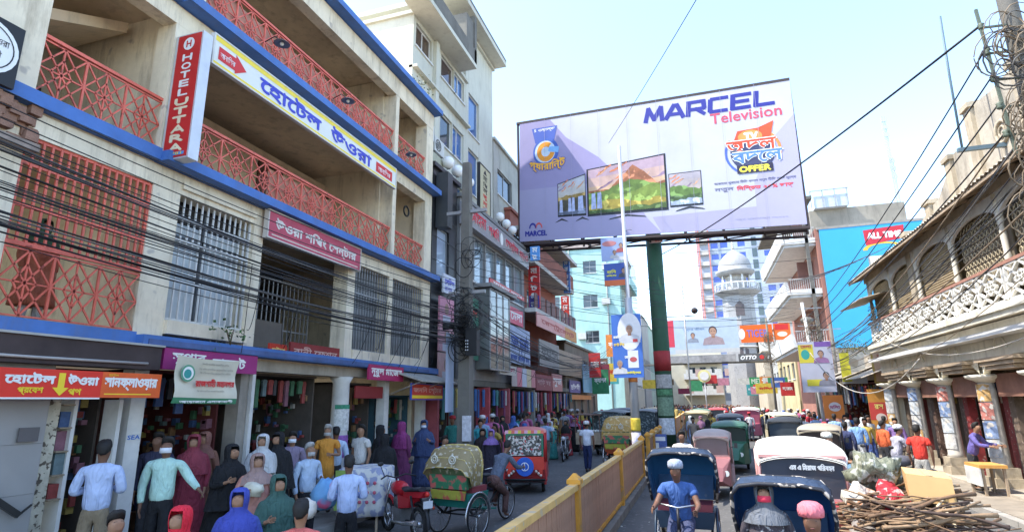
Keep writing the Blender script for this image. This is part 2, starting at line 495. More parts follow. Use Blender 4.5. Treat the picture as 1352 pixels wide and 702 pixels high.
grille(7.02, 8.70, 3.76, 5.95, FX - 0.1, 13, whitep, (0.3, 0.62, 0.8), 0.026)
grille(9.0, 11.96, 3.5, 5.2, -9.3, 20, steel, (0.33, 0.66), 0.02)
part('notice_board', M((0.14, 0.12, 0.1), 0.7), [(-9.2, -9.15, 9.3, 10.9, 3.6, 4.2)])
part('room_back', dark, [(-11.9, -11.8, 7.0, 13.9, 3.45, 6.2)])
for a, b in ((12.32, 13.98), (14.22, 16.08)):
    part('window', M((0.15, 0.16, 0.16), 0.5, 0.4, 1.2), [(PX, PX + 0.05, a, b, 3.7, 5.9)])
    part('window_sill', plaster, [(PX, FX + 0.05, a, b, 3.42, 3.68)])
    grille(a, b, 3.7, 5.9, FX - 0.08, 13, steel, (0.33, 0.66), 0.022)
part('lower_beam', M((0.42, 0.37, 0.3), 0.9, 0.2, 1.5, streak=0.4), [(FX - 0.3, FX + 0.02, 12.3, 16.6, 3.02, 3.2), (FX - 0.3, FX + 0.02, 7.0, 12.3, 3.0, 3.2)])
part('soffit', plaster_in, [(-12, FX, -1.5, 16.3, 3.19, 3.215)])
# ring-shaped cable coil on the end balcony wall
mb = MB(); mb.torus((FX + 0.05 - 0.3, 15.3, 8.3), 0.16, 0.03, 'X', 16, 5)
tag(mb.build('cable_coil', M((0.02, 0.02, 0.02), 0.6)), 'round black cable coil hanging on the end balcony wall', 'cable coil')
# dish lamps under third floor edge
def street_dish(x, y, z, lab):
    r = empty('floodlight', (x, y, z)); tag(r, lab, 'lamp', 'lamps bracketed to the hotel front')
    a = MB(); a.tube([(x - 0.45, y, z + 0.1), (x - 0.2, y, z + 0.18), (x, y, z)], 0.012, 5); a.build('bracket', M((0.05, 0.05, 0.05), 0.5), r)
    a = MB(); a.lathe([(0.03, 0.09), (0.07, 0.06), (0.15, 0.02), (0.17, 0.0), (0.15, 0.005), (0.05, 0.05)], (x, y, z - 0.05), 12); a.build('shade', M((0.25, 0.24, 0.22), 0.4, metal=0.4), r)
    a = MB(); a.ball((x, y, z - 0.05), 0.045, 8); a.build('bulb', M((0.7, 0.7, 0.65), 0.2), r)
street_dish(-7.75, 8.5, 9.75, 'dish shaded lamp nearest the vertical hotel sign')
street_dish(-7.75, 10.9, 9.72, 'dish shaded lamp above the middle of the long yellow sign')
street_dish(-7.75, 14.2, 9.7, 'dish shaded lamp above the far end of the long yellow sign')
# broken terracotta patch + round sign on leftmost pillar
mb = MB()
for i in range(26):
    y = rng.uniform(4.0, 4.62); z = rng.uniform(5.72, 6.28); mb.box(FX, FX + rng.uniform(0.03, 0.14), y - rng.uniform(0.05, 0.12), y + 0.07, z - 0.05, z + rng.uniform(0.02, 0.1))
mb.build('broken_plaster', M((0.3, 0.17, 0.12), 0.95, 0.3, 6, bump=0.5), hotel)
part('ledge_patch', M((0.3, 0.24, 0.2), 0.95, 0.3, 5), [(FX, FX + 0.18, 3.5, 4.66, 5.62, 5.72)])

# ---------------------------------------------------------------- hotel signs
redsign = M((0.55, 0.03, 0.03), 0.45, 0.1, 2)
wtxt = M((0.8, 0.8, 0.78), 0.5, 0.03); blk = M((0.02, 0.02, 0.022), 0.5)
ytxt = M((0.85, 0.62, 0.04), 0.5, 0.03); btxt = M((0.06, 0.07, 0.50), 0.5, 0.03); rtxt = M((0.6, 0.03, 0.03), 0.5, 0.03)
maroon = M((0.36, 0.03, 0.10), 0.5, 0.15, 2, streak=0.2)
s_ = panel('shop_sign', 'black square sign with a white round emblem on the far left pillar', 'sign', (-7.98, 3.42, 6.28), LEFT_R, 0.8, 0.85, blk)
disc(s_, 0.42, 0.43, 0.36, wtxt, 0.004); disc(s_, 0.42, 0.43, 0.31, blk, 0.008, r0=0.295, n=32)
text(s_, 'েহােটল উওরা', (0.2, 0.48, 0.66, 0.60), blk, 0.010); text(s_, 'রাজশাহী', (0.25, 0.3, 0.6, 0.42), blk, 0.010)
# vertical HOTEL UTTARA box sign (a box projecting from the pillar)
hs = empty('vertical_sign', (-7.66, 6.5, 6.28)); tag(hs, 'tall red vertical hotel sign reading HOTEL UTTARA on the pillar', 'sign')
mb = MB(); mb.box(-8.19, -7.60, 6.5, 6.70, 6.28, 8.62); mb.build('box', M((0.6, 0.6, 0.62), 0.4, 0.1, 3, metal=0.3), hs)
fp = MB(); fp.box(0, 0.50, 0, 2.28, -0.01, 0); f_o = bpy.data.objects.new('face', fp.mesh('face', redsign)); COL.objects.link(f_o)
f_o.parent = hs; f_o.matrix_local = WM[hs].inverted() @ Matrix(((1, 0, 0, -8.13), (0, 0, -1, 6.488), (0, 1, 0, 6.31), (0, 0, 0, 1))); WM[f_o] = WM[hs] @ f_o.matrix_local
for i, ch in enumerate('HOTEL'):
    text(f_o, ch, (0.15, 1.78 - i * 0.165, 0.35, 1.9 - i * 0.165), wtxt, 0.004, 0.008)
for i, ch in enumerate('UTTARA'):
    text(f_o, ch, (0.11, 0.92 - i * 0.165 + (0.02), 0.39, 1.06 - i * 0.165), M((0.8, 0.72, 0.5), 0.5), 0.004, 0.012)
disc(f_o, 0.25, 2.1, 0.12, wtxt, 0.004); text(f_o, 'H', (0.2, 2.04, 0.3, 2.16), rtxt, 0.008, 0.006)
rect(f_o, 0.05, 0.03, 0.45, 0.085, M((0.1, 0.3, 0.6), 0.5), 0.004); text(f_o, '0781', (0.1, 0.035, 0.4, 0.08), ytxt, 0.008)
# long yellow/white hotel sign hung under the third floor slab
ls = panel('hotel_sign', 'long white and yellow hotel sign with blue Bengali letters', 'sign', (-7.86, 6.98, 8.36), LEFT_R, 6.55, 0.56, M((0.72, 0.72, 0.66), 0.5, 0.06, 1.5), 0.08, frame=whitep)
rect(ls, 0, 0.46, 6.55, 0.56, M((0.85, 0.65, 0.06), 0.5, 0.1)); rect(ls, 0, 0.0, 6.55, 0.05, M((0.85, 0.65, 0.06), 0.5, 0.1))
text(ls, 'েহােটল', (1.15, 0.09, 3.1, 0.47), btxt, 0.008, 0.018); text(ls, 'উওরা', (3.5, 0.09, 5.25, 0.47), btxt, 0.008, 0.018)
flat(ls, [(0.1, 0.12), (0.5, 0.12), (0.5, 0.06), (0.78, 0.25), (0.5, 0.45), (0.5, 0.38), (0.1, 0.38)], rtxt, 0.006); text(ls, 'আবািসক', (0.14, 0.18, 0.5, 0.32), wtxt, 0.010)
rect(ls, 5.5, 0.1, 6.35, 0.38, rtxt, 0.006); text(ls, 'আবািসক', (5.6, 0.15, 6.25, 0.33), wtxt, 0.010)
s2 = panel('shopping_sign', 'dusty red shopping centre sign above the open entry bay', 'sign', (-8.02, 8.9, 5.66), LEFT_R, 3.3, 0.54, M((0.5, 0.08, 0.12), 0.6, 0.2, 2, streak=0.3), 0.1, frame=M((0.55, 0.5, 0.45)))
text(s2, 'উওরা শিপং েসন্টার', (0.2, 0.14, 3.1, 0.44), M((0.72, 0.66, 0.6), 0.6), 0.006, 0.012); rect(s2, 0.1, 0.05, 3.2, 0.075, M((0.7, 0.6, 0.5)), 0.005)
# shutter box over the first shop
sb = empty('awning_box', (-7.9, 4.0, 2.88)); tag(sb, 'dark brown rolled shutter box above the red hotel entrance sign', 'shutter box')
mb = MB(); mb.box(-8.19, -7.88, 1.5, 6.74, 2.9, 3.24); mb.build('case', M((0.055, 0.04, 0.04), 0.6, 0.3, 2), sb)
mb = MB(); mb.box(-8.19, -7.84, 1.5, 6.76, 3.24, 3.27); mb.build('rim', M((0.4, 0.4, 0.38), 0.6), sb)
mb = MB(); mb.tube([(-7.85, 1.5, 2.98), (-7.85, 5.0, 2.97), (-7.85, 6.5, 2.98)], 0.02, 5); mb.build('tube', M((0.4, 0.38, 0.36), 0.6), sb)
rs = panel('entrance_sign', 'bright red entrance sign with a yellow arrow over the left shop', 'sign', (-7.66, 2.6, 2.48), LEFT_R, 4.0, 0.34, M((0.72, 0.045, 0.03), 0.4, 0.06, 2), 0.07)
rect(rs, 0.6, -0.02, 3.1, 0.0, wtxt, 0.003); rect(rs, 3.1, 0.0, 4.0, 0.34, M((0.72, 0.12, 0.03), 0.45), 0.0025)
text(rs, 'েহােটল', (1.95, 0.16, 2.5, 0.29), wtxt, 0.008, 0.008); text(rs, 'উওরা', (2.66, 0.16, 3.05, 0.29), wtxt, 0.008, 0.008)
text(rs, 'প্রেবশ', (2.1, 0.03, 2.38, 0.12), ytxt, 0.008, 0.004); text(rs, 'পথ', (2.68, 0.03, 2.84, 0.11), ytxt, 0.008, 0.004)
flat(rs, [(2.54, 0.3), (2.62, 0.3), (2.62, 0.12), (2.68, 0.12), (2.58, 0.02), (2.48, 0.12), (2.54, 0.12)], ytxt, 0.006)
text(rs, 'সানফ্লাওয়ার', (3.14, 0.10, 3.93, 0.27), wtxt, 0.008, 0.008); text(rs, 'হােটল', (3.18, 0.28, 3.32, 0.325), ytxt, 0.008); rect(rs, 3.15, 0.04, 3.85, 0.055, ytxt, 0.006)
ps = panel('market_sign', 'purple market sign partly behind the hanging cloth banner', 'sign', (-7.9, 6.8, 2.92), LEFT_R, 2.0, 0.34, M((0.32, 0.03, 0.17), 0.5, 0.15, 2), 0.08)
text(ps, 'সুপার', (0.15, 0.08, 0.8, 0.27), wtxt, 0.006, 0.006); text(ps, 'মােকট', (0.95, 0.08, 1.7, 0.27), wtxt, 0.006, 0.008)
part('lower_blue_band', M((0.08, 0.13, 0.3), 0.7, 0.3, 2, streak=0.5), [(FX + 0.301, FX + 0.32, 6.5, 16.0, 3.27, 3.36)])
# cloth banner with ropes
bn = MB(); NU, NV = 12, 8; gr = []
for j in range(NV + 1):
    for i in range(NU + 1):
        u = i / NU; v = j / NV; gr.append((-7.56 + 0.03 * math.sin(u * 9 + v * 3) + 0.02 * math.sin(v * 8), 6.72 + u * 1.27 + 0.01 * math.sin(v * 7), 2.38 + v * 0.72 - 0.03 * math.sin(u * math.pi) * v + 0.02 * (1 - u)))
def banner_fs(NU, NV): return [(j * (NU + 1) + i, j * (NU + 1) + i + 1, (j + 1) * (NU + 1) + i + 1, (j + 1) * (NU + 1) + i) for j in range(NV) for i in range(NU)]
bn.add(gr, banner_fs(NU, NV), True)
bn.m = [1 if k // NU == 0 else 0 for k in range(len(bn.f))]
bo = bn.build('cloth_banner', [M((0.62, 0.58, 0.46), 0.8, 0.12, 2), M((0.05, 0.2, 0.1), 0.7)])
tag(bo, 'cream hanging cloth banner with a green emblem and red lettering', 'banner')
bp_ = empty('banner_print', (0, 0, 0)); bp_.parent = bo
WM[bp_] = WM[bo] @ (WM[bo].inverted() @ Matrix(((0, 0, 1, -7.505), (1, 0, 0, 6.72), (0, 1, 0, 2.38), (0, 0, 0, 1)))); bp_.matrix_local = WM[bo].inverted() @ WM[bp_]
disc(bp_, 0.2, 0.47, 0.13, M((0.12, 0.32, 0.2)), 0.0); disc(bp_, 0.2, 0.47, 0.10, wtxt, 0.003); disc(bp_, 0.19, 0.46, 0.07, M((0.05, 0.3, 0.28)), 0.006)
for k, (a, b, v) in enumerate(((0.45, 1.0, 0.6), (0.4, 1.1, 0.52), (0.42, 1.05, 0.46), (0.4, 0.95, 0.18))): text(bp_, 'িবসিমল্লািহর রাহমািনর রািহম', (a, v, b, v + 0.045), M((0.25, 0.2, 0.15)), 0.0)
text(bp_, 'রাজশাহী মহানগর', (0.36, 0.27, 1.15, 0.39), rtxt, 0.0, 0.006); text(bp_, 'আেয়াজেন এলাকাবাসী', (0.1, 0.015, 1.15, 0.07), wtxt, 0.0, 0.002)
# ================================================================ generic builders for buildings
def wall_holes(mb, frame, u0, u1, v0, v1, holes, t=0.25):
    """wall of thickness t with rectangular openings. frame(u, v, d) -> point, d = depth behind the face"""
    us = sorted({u0, u1} | {min(max(h[k], u0), u1) for h in holes for k in (0, 1)})
    vs = sorted({v0, v1} | {min(max(h[k], v0), v1) for h in holes for k in (2, 3)})
    for i in range(len(us) - 1):
        j = 0
        while j < len(vs) - 1:
            cu = (us[i] + us[i + 1]) / 2
            if any(h[0] < cu < h[1] and h[2] < (vs[j] + vs[j + 1]) / 2 < h[3] for h in holes):
                j += 1; continue
            k = j
            while k + 1 < len(vs) - 1 and not any(h[0] < cu < h[1] and h[2] < (vs[k + 1] + vs[k + 2]) / 2 < h[3] for h in holes): k += 1
            a, b, c, d = us[i], us[i + 1], vs[j], vs[k + 1]
            P = [frame(a, c, 0), frame(b, c, 0), frame(b, d, 0), frame(a, d, 0), frame(a, c, t), frame(b, c, t), frame(b, d, t), frame(a, d, t)]
            mb.add(P, [(0, 1, 2, 3), (5, 4, 7, 6), (0, 4, 5, 1), (3, 2, 6, 7), (0, 3, 7, 4), (1, 5, 6, 2)])
            j = k + 1
    return mb
def fr_left(x): return lambda u, v, d: (x - d, u, v)          # facade facing +X, u = Y
def fr_right(x): return lambda u, v, d: (x + d, u, v)         # facade facing -X
def fr_cam(y): return lambda u, v, d: (u, y + d, v)           # facade facing -Y, u = X
frame_m = M((0.3, 0.31, 0.32), 0.5, 0.1, 3, metal=0.3)
glass_d = glass((0.03, 0.045, 0.055)); glass_b = glass((0.05, 0.13, 0.3), 0.05)
def fbox(mb, fr, u0, u1, v0, v1, d0, d1):
    P = [Vector(fr(u, v, d)) for d in (d0, d1) for v in (v0, v1) for u in (u0, u1)]
    xs = [min(p[k] for p in P) for k in range(3)]; xe = [max(p[k] for p in P) for k in range(3)]
    mb.box(xs[0], xe[0], xs[1], xe[1], xs[2], xe[2])
def window(root, fr, u0, u1, v0, v1, gm=None, cols=2, rows=1, fm=None, depth=0.12, sill=True, grill=False, shade=0.0, sm=None):
    gm = gm or glass_d; fm = fm or frame_m
    mb = MB(); t = 0.05
    fbox(mb, fr, u0, u1, v0, v0 + t, depth - 0.03, depth + 0.03); fbox(mb, fr, u0, u1, v1 - t, v1, depth - 0.03, depth + 0.03)
    fbox(mb, fr, u0, u0 + t, v0 + t, v1 - t, depth - 0.03, depth + 0.03); fbox(mb, fr, u1 - t, u1, v0 + t, v1 - t, depth - 0.03, depth + 0.03)
    for c in range(1, cols):
        uc = u0 + (u1 - u0) * c / cols; fbox(mb, fr, uc - t / 2, uc + t / 2, v0 + t, v1 - t, depth - 0.025, depth + 0.03)
    for r in range(1, rows):
        vc = v0 + (v1 - v0) * r / rows; fbox(mb, fr, u0 + t, u1 - t, vc - t / 2, vc + t / 2, depth - 0.02, depth + 0.03)
    o = mb.build('window', fm, root)
    for c in range(cols):
        a = u0 + (u1 - u0) * c / cols; b = u0 + (u1 - u0) * (c + 1) / cols
        g = MB(); fbox(g, fr, a + 0.02, b - 0.02, v0 + 0.02, v1 - 0.02, depth + 0.005, depth + 0.015); g.build('pane', gm, o)
    if sill:
        g = MB(); fbox(g, fr, u0 - 0.06, u1 + 0.06, v0 - 0.07, v0 - 0.002, -0.06, depth); g.build('sill', sm or whitep, o)
    if shade:
        g = MB(); fbox(g, fr, u0 - 0.15, u1 + 0.15, v1 + 0.05, v1 + 0.13, -shade, 0.02); g.build('sunshade', sm or whitep, o)
    if grill:
        g = MB(); n = max(3, int((u1 - u0) / 0.14))
        fbox(g, fr, u0, u1, (v0 + v1) / 2 - 0.01, (v0 + v1) / 2 + 0.01, 0.03, 0.045)
        for k in range(n + 1):
            uc = u0 + (u1 - u0) * k / n; fbox(g, fr, uc - 0.009, uc + 0.009, v0, v1, 0.045, 0.063)
        g.build('bars', steel, o)
    return o
def block(name, label, cat, side, x, u0, u1, z0, z1, mat, wins, depth=6.0, roof=None, gm=None, cols=2, base=None, group=None, **kw):
    fr = {'L': fr_left, 'R': fr_right, 'C': fr_cam}[side](x)
    c = fr((u0 + u1) / 2, z0, depth / 2)
    root = empty(name, (c[0], c[1], z0)); tag(root, label, cat, group)
    mb = MB(); wall_holes(mb, fr, u0, u1, z0, z1, wins); mb.build('wall', mat, root)
    mb = MB(); fbox(mb, fr, u0, u1, z0, z1, 0.6, depth); mb.build('shell', mat, root)
    mb = MB(); fbox(mb, fr, u0 + 0.003, u0 + 0.25, z0, z1, 0.251, 0.599); mb.build('end_wall', mat, root)
    mb = MB(); fbox(mb, fr, u1 - 0.25, u1 - 0.003, z0, z1, 0.251, 0.599); mb.build('end_wall', mat, root)
    mb = MB(); fbox(mb, fr, u0 - 0.1, u1 + 0.1, z1 + 0.002, z1 + 0.15, -0.12, depth + 0.1); mb.build('roof', roof or mat, root)
    for w in wins: window(root, fr, *w[:4], gm=w[4] if len(w) > 4 and w[4] else gm, cols=w[5] if len(w) > 5 else cols, **kw)
    return root, fr

# ================================================================ shops under the hotel
goods_cols = [M(c, 0.6, 0.3, 9) for c in ((0.36, 0.35, 0.32), (0.25, 0.05, 0.045), (0.05, 0.09, 0.2), (0.3, 0.22, 0.06), (0.05, 0.13, 0.07), (0.22, 0.12, 0.06), (0.05, 0.05, 0.055), (0.2, 0.09, 0.12), (0.12, 0.17, 0.18))]
def shelves(root, fr, u0, u1, z0, z1, d, seed, rows=6, fill=0.9, name='shop_goods'):
    r = random.Random(seed); sh = MB(); g = MB()
    for k in range(rows + 1):
        z = z0 + (z1 - z0) * k / rows
        fbox(sh, fr, u0, u1, z - 0.02, z, d - 0.32, d)
        if k == rows: break
        u = u0 + 0.03
        while u < u1 - 0.1:
            w = r.uniform(0.06, 0.24); h = r.uniform(0.45, 0.9) * (z1 - z0) / rows
            if r.random() < fill:
                g.cm = r.randrange(len(goods_cols)); fbox(g, fr, u, min(u + w * 0.92, u1), z + 0.001, z + h, d - r.uniform(0.22, 0.31), d - 0.02)
            u += w
    sh.build('shelf', M((0.25, 0.2, 0.14), 0.7), root)
    o = g.build(name, goods_cols, root); o['kind'] = 'stuff'
    return o
def hanging(root, fr, u0, u1, z, d, n, seed, lo=0.35, hi=0.8, name='hanging_goods', cols=None):
    r = random.Random(seed); g = MB(); cols = cols or goods_cols
    for k in range(n):
        u = u0 + (u1 - u0) * (k + 0.5) / n + r.uniform(-.03, .03); w = (u1 - u0) / n * r.uniform(0.5, 1.0); h = r.uniform(lo, hi); g.cm = r.randrange(len(cols)); dd = d + r.uniform(-.08, .08)
        pts = [(-0.3, 0), (0.3, 0), (0.5, -0.12), (0.42, -0.2), (0.34, -1 * 0.5), (0.40, -1), (-0.4, -1), (-0.34, -0.5), (-0.42, -0.2), (-0.5, -0.12)]
        A = [fr(u + p[0] * w, z + p[1] * h, dd) for p in pts]; B = [fr(u + p[0] * w, z + p[1] * h, dd + 0.05) for p in pts]
        m = len(pts)
        g.add(A + B, [tuple(range(m)), tuple(reversed(range(m, 2 * m)))] + [(i, (i + 1) % m, (i + 1) % m + m, i + m) for i in range(m)])
    o = g.build(name, cols, root); o['kind'] = 'stuff'
    return o
fL = fr_left(FX)
def shop(name, label, side_fr, u0, u1, z1, seed, wallm, goods=True, door=None, hang=True, counter=None, depth=2.6, z0=0.14):
    c = side_fr((u0 + u1) / 2, z0, depth / 2)
    root = empty(name, (c[0], c[1], z0)); tag(root, label, 'shop')
    if goods and depth > 1.5:
        rr_ = random.Random(seed + 9); bxs = MB()
        for q in range(14):
            uu = rr_.uniform(u0 + 0.05, u1 - 0.3); hh = rr_.uniform(0.2, 0.9); dd = rr_.uniform(0.5, 1.4); bxs.cm = rr_.randrange(len(goods_cols)); fbox(bxs, side_fr, uu, uu + rr_.uniform(0.15, 0.3), z0, z0 + hh, dd, dd + 0.3)
        o_ = bxs.build('floor_goods', goods_cols, root); o_['kind'] = 'stuff'
        for side_ in (u0 + 0.02, u1 - 0.14):
            gg_ = MB()
            for q in range(110):
                d_ = rr_.uniform(0.5, depth - 0.4); zz_ = rr_.uniform(0.4, z1 - 0.4); gg_.cm = rr_.randrange(len(goods_cols)); fbox(gg_, side_fr, side_, side_ + rr_.uniform(0.06, 0.13), zz_, zz_ + rr_.uniform(0.05, 0.17), d_, d_ + rr_.uniform(0.04, 0.1))
            o_ = gg_.build('wall_goods', goods_cols, root); o_['kind'] = 'stuff'
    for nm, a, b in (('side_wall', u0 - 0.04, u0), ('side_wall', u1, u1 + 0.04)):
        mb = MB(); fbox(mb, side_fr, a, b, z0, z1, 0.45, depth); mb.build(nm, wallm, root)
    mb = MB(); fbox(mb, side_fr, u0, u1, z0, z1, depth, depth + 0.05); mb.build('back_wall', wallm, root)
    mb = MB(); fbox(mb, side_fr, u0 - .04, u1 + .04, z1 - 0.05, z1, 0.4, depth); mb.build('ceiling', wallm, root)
    if goods: shelves(root, side_fr, u0 + 0.05, u1 - 0.05, 0.35, z1 - 0.3, depth - 0.02, seed)
    if hang: hanging(root, side_fr, u0 + 0.15, u1 - 0.15, z1 - 0.12, 0.5, int((u1 - u0) / 0.22), seed + 1, 0.25, 0.6)
    if counter is not None:
        mb = MB(); fbox(mb, side_fr, u0 + 0.1, u1 - 0.5, z0, 1.0, 0.5, 1.0); mb.build('counter', counter, root)
        shelves(root, side_fr, u0 + 0.12, u1 - 0.52, 0.3, 0.95, 0.62, seed + 3, rows=2)
    return root
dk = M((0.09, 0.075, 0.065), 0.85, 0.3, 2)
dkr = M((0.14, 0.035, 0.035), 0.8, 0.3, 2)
# plain white wall with a sloping handrail at far left
wf = empty('stair_wall', (-8.05, 4.2, 0.12)); tag(wf, 'pale grey tiled wall with a sloping dark handrail at the far left', 'wall')
til = MB(); til.box(0, 0.02, -0.298, 0.298, -0.298, 0.298); tme = til.mesh('tile', M((0.30, 0.29, 0.28), 0.5, 0.12, 0.8))
mb = MB(); mb.box(-8.6, -8.07, 1.2, 5.36, 0.12, 2.9); mb.build('wall_core', M((0.25, 0.24, 0.23), 0.7), wf)
for i in range(6):
    for j in range(4): inst('tile', tme, wf, (-0.02, -2.45 + 0.6 * i + 0.3, 0.3 + 0.6 * j))
mb = MB(); mb.bar((-7.96, 3.4, 2.45), (-7.96, 5.15, 1.1), 0.05, 0.07); mb.bar((-7.96, 5.15, 1.1), (-7.96, 5.28, 1.2), 0.02); mb.build('handrail', M((0.03, 0.03, 0.03), 0.4), wf)
mb = MB(); mb.box(-8.02, -8.0, 5.02, 5.25, 1.95, 2.12); mb.build('small_plate', M((0.12, 0.11, 0.11)), wf)
def post(name, label, y0, y1, z1, mat, x=FX + 0.05, cat='pillar', d=0.3):
    mb = MB(); mb.box(x - d, x, y0, y1, 0.12, z1); return tag(mb.build(name, mat), label, cat)
post('door_post', 'cream door post covered in dark scribbles beside the tiled wall', 5.38, 5.56, 2.46, M((0.5, 0.46, 0.36), 0.8, 0.3, 6, fleck=(14, 0.42, (0.1, 0.08, 0.06))))
post('door_post', 'narrow white metal door post left of the man in khaki trousers', 5.74, 5.79, 2.46, whitep)
post('door_post', 'narrow white and black door post right of the man in khaki trousers', 6.38, 6.44, 2.46, whitep)
text(tag(panel('painted_mark', 'blue hand painted letters on the pale pillar', 'painted mark', (FX + 0.002, 6.605, 1.86), LEFT_R, 0.23, 0.1, whitep, 0.003)), 'SEA', (0.015, 0.02, 0.215, 0.08), M((0.04, 0.15, 0.5)), 0.003, 0.003)
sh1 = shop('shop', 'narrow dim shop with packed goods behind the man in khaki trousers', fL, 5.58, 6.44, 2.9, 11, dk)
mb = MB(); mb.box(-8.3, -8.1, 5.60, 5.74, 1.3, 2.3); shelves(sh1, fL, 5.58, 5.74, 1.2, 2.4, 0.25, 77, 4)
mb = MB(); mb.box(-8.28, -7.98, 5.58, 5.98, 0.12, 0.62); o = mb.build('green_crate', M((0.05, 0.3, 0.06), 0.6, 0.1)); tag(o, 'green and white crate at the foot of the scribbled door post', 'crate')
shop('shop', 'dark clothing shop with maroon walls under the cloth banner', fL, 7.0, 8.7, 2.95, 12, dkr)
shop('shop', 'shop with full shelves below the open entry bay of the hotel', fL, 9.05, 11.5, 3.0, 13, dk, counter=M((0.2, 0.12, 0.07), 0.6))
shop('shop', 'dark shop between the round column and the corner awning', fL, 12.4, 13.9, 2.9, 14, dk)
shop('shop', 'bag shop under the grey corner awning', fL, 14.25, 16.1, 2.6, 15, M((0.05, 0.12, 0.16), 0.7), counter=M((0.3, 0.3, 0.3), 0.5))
mb = MB(); mb.lathe([(0.24, 0.12), (0.22, 0.3), (0.2, 2.85), (0.28, 3.0)], (FX - 0.1, 12.1, 0), 16)
mb.build('round_column', whitep, hotel)
for k, (z, c) in enumerate(((1.15, (0.3, 0.12, 0.4)), (1.75, (0.6, 0.6, 0.58)), (2.25, (0.05, 0.25, 0.15)))):
    mb = MB(); n = 10
    rr = 0.226
    P = [(FX - 0.1 + rr * math.cos(-1.5 + 1.9 * i / n), 12.1 + rr * math.sin(-1.5 + 1.9 * i / n)) for i in range(n + 1)]
    h = 0.5 if k < 2 else 0.1
    mb.add([(p[0], p[1], z) for p in P] + [(p[0], p[1], z + h) for p in P], [(i, i + 1, n + 2 + i, n + 1 + i) for i in range(n)], True)
    mb.build('pasted_poster', M(c, 0.7, 0.4, 14), hotel)
post('pipe_post', 'white pipe running up beside the round banner pillar', 8.92, 9.0, 3.1, whitep, FX + 0.12, 'pipe', 0.08)
post('pillar', 'grey stained pillar between the banner shop and the shelf shop', 8.7, 8.9, 3.0, M((0.3, 0.27, 0.23), 0.9, 0.3, 2, streak=0.5))
# small signs
g_ = panel('shop_sign', 'small red sign under the hotel entry bay, left one of two', 'sign', (-7.95, 9.15, 3.28), LEFT_R, 0.5, 0.26, M((0.5, 0.04, 0.02), 0.5), 0.05); text(g_, 'স্টার', (0.06, 0.06, 0.44, 0.2), M((0.75, 0.6, 0.2)), 0.006, 0.004)
g_ = panel('shop_sign', 'dark red sign under the hotel entry bay, right one of two', 'sign', (-7.95, 9.75, 3.3), LEFT_R, 1.7, 0.32, M((0.25, 0.03, 0.03), 0.5, 0.2), 0.05); text(g_, 'রানী েফশন', (0.1, 0.07, 1.6, 0.25), M((0.6, 0.4, 0.35)), 0.006, 0.004)
g_ = panel('shop_sign', 'dark pink sign with white letters over the shop by the corner awning', 'sign', (-7.85, 12.6, 2.95), LEFT_R, 1.75, 0.38, M((0.42, 0.03, 0.12), 0.5, 0.1), 0.06); text(g_, 'নূরুল মােজদ', (0.1, 0.08, 1.65, 0.3), wtxt, 0.006, 0.01)
g_ = panel('shop_board', 'dark red board inside the shop by the corner awning', 'sign', (-8.15, 12.5, 2.5), LEFT_R, 1.3, 0.3, M((0.25, 0.03, 0.03), 0.6), 0.04)
# grey sloping awning + red shop sign at the corner
aw = empty('awning', (-7.8, 15.1, 2.9)); tag(aw, 'grey sloping corner awning over a red framed sign', 'awning')
mb = MB(); mb.hexa([(-8.2, 14.0, 3.26), (-7.2, 14.2, 2.93), (-7.2, 16.6, 2.93), (-8.2, 16.6, 3.26)], [(-8.2, 14.0, 3.30), (-7.2, 14.2, 2.97), (-7.2, 16.6, 2.97), (-8.2, 16.6, 3.30)]); mb.build('sheet', M((0.35, 0.33, 0.29), 0.8, 0.2, 2, streak=0.3), aw)
for y in (14.2, 15.4, 16.5):
    mb = MB(); mb.bar((-8.2, y, 2.6), (-7.25, y, 2.92), 0.02); mb.build('strut', steel, aw)
g_ = panel('shop_sign', 'red sign with a blue lower edge hanging under the corner awning', 'sign', (-7.55, 14.3, 2.48), LEFT_R, 2.0, 0.4, M((0.55, 0.05, 0.03), 0.5), 0.04, frame=M((0.05, 0.1, 0.4))); text(g_, 'জনিন েস্টার', (0.1, 0.14, 1.9, 0.34), M((0.7, 0.35, 0.3)), 0.006, 0.006); rect(g_, 0.02, 0.02, 1.98, 0.1, ytxt)

# ================================================================ left row beyond the hotel
cream2 = M((0.56, 0.55, 0.46), 0.85, 0.12, 0.5, bump=0.1, streak=0.45, streak_col=(0.22, 0.2, 0.16))
conc = M((0.16, 0.15, 0.13), 0.9, 0.3, 1.0, bump=0.3, streak=0.5)
tw, fr = block('apartment_block', 'tall cream apartment block with blue glass windows above the hotel roof', 'apartment block', 'L', -9.2, 16.75, 21.85, 9.0, 16.75, cream2,
      [(16.95, 18.3, 15.55, 16.55, glass((0.08, 0.05, 0.04)), 2), (19.2, 20.5, 15.55, 16.6, glass((0.06, 0.04, 0.04)), 1), (20.55, 21.65, 15.55, 16.6, glass_b, 2), (16.95, 18.3, 13.0, 14.0, glass((0.1, 0.1, 0.1)), 2), (19.2, 20.4, 12.6, 14.0, glass_d, 1), (20.45, 21.65, 12.6, 14.0, glass_b, 2), (19.2, 21.6, 10.2, 11.4, glass_b, 3)], depth=7, fm=whitep)
mb = MB(); mb.box(-9.2, -8.3, 12, 20.95, 16.755, 16.95); mb.build('overhang', cream2, tw)
mb = MB(); mb.box(-8.45, -8.3, 12, 20.95, 16.951, 17.6); mb.build('parapet', conc, tw)
mb = MB(); mb.box(-9.9, -8.35, 19.9, 20.9, 17.61, 18.9); mb.box(-9.9, -8.3, 20.7, 20.95, 16.951, 19.3); mb.build('roof_room', conc, tw)
mb = MB(); mb.box(-9.35, -9.0, 16.75, 22.0, 14.5, 14.6); mb.box(-9.5, -9.1, 16.9, 18.4, 12.55, 12.65); mb.build('ledge', cream2, tw)
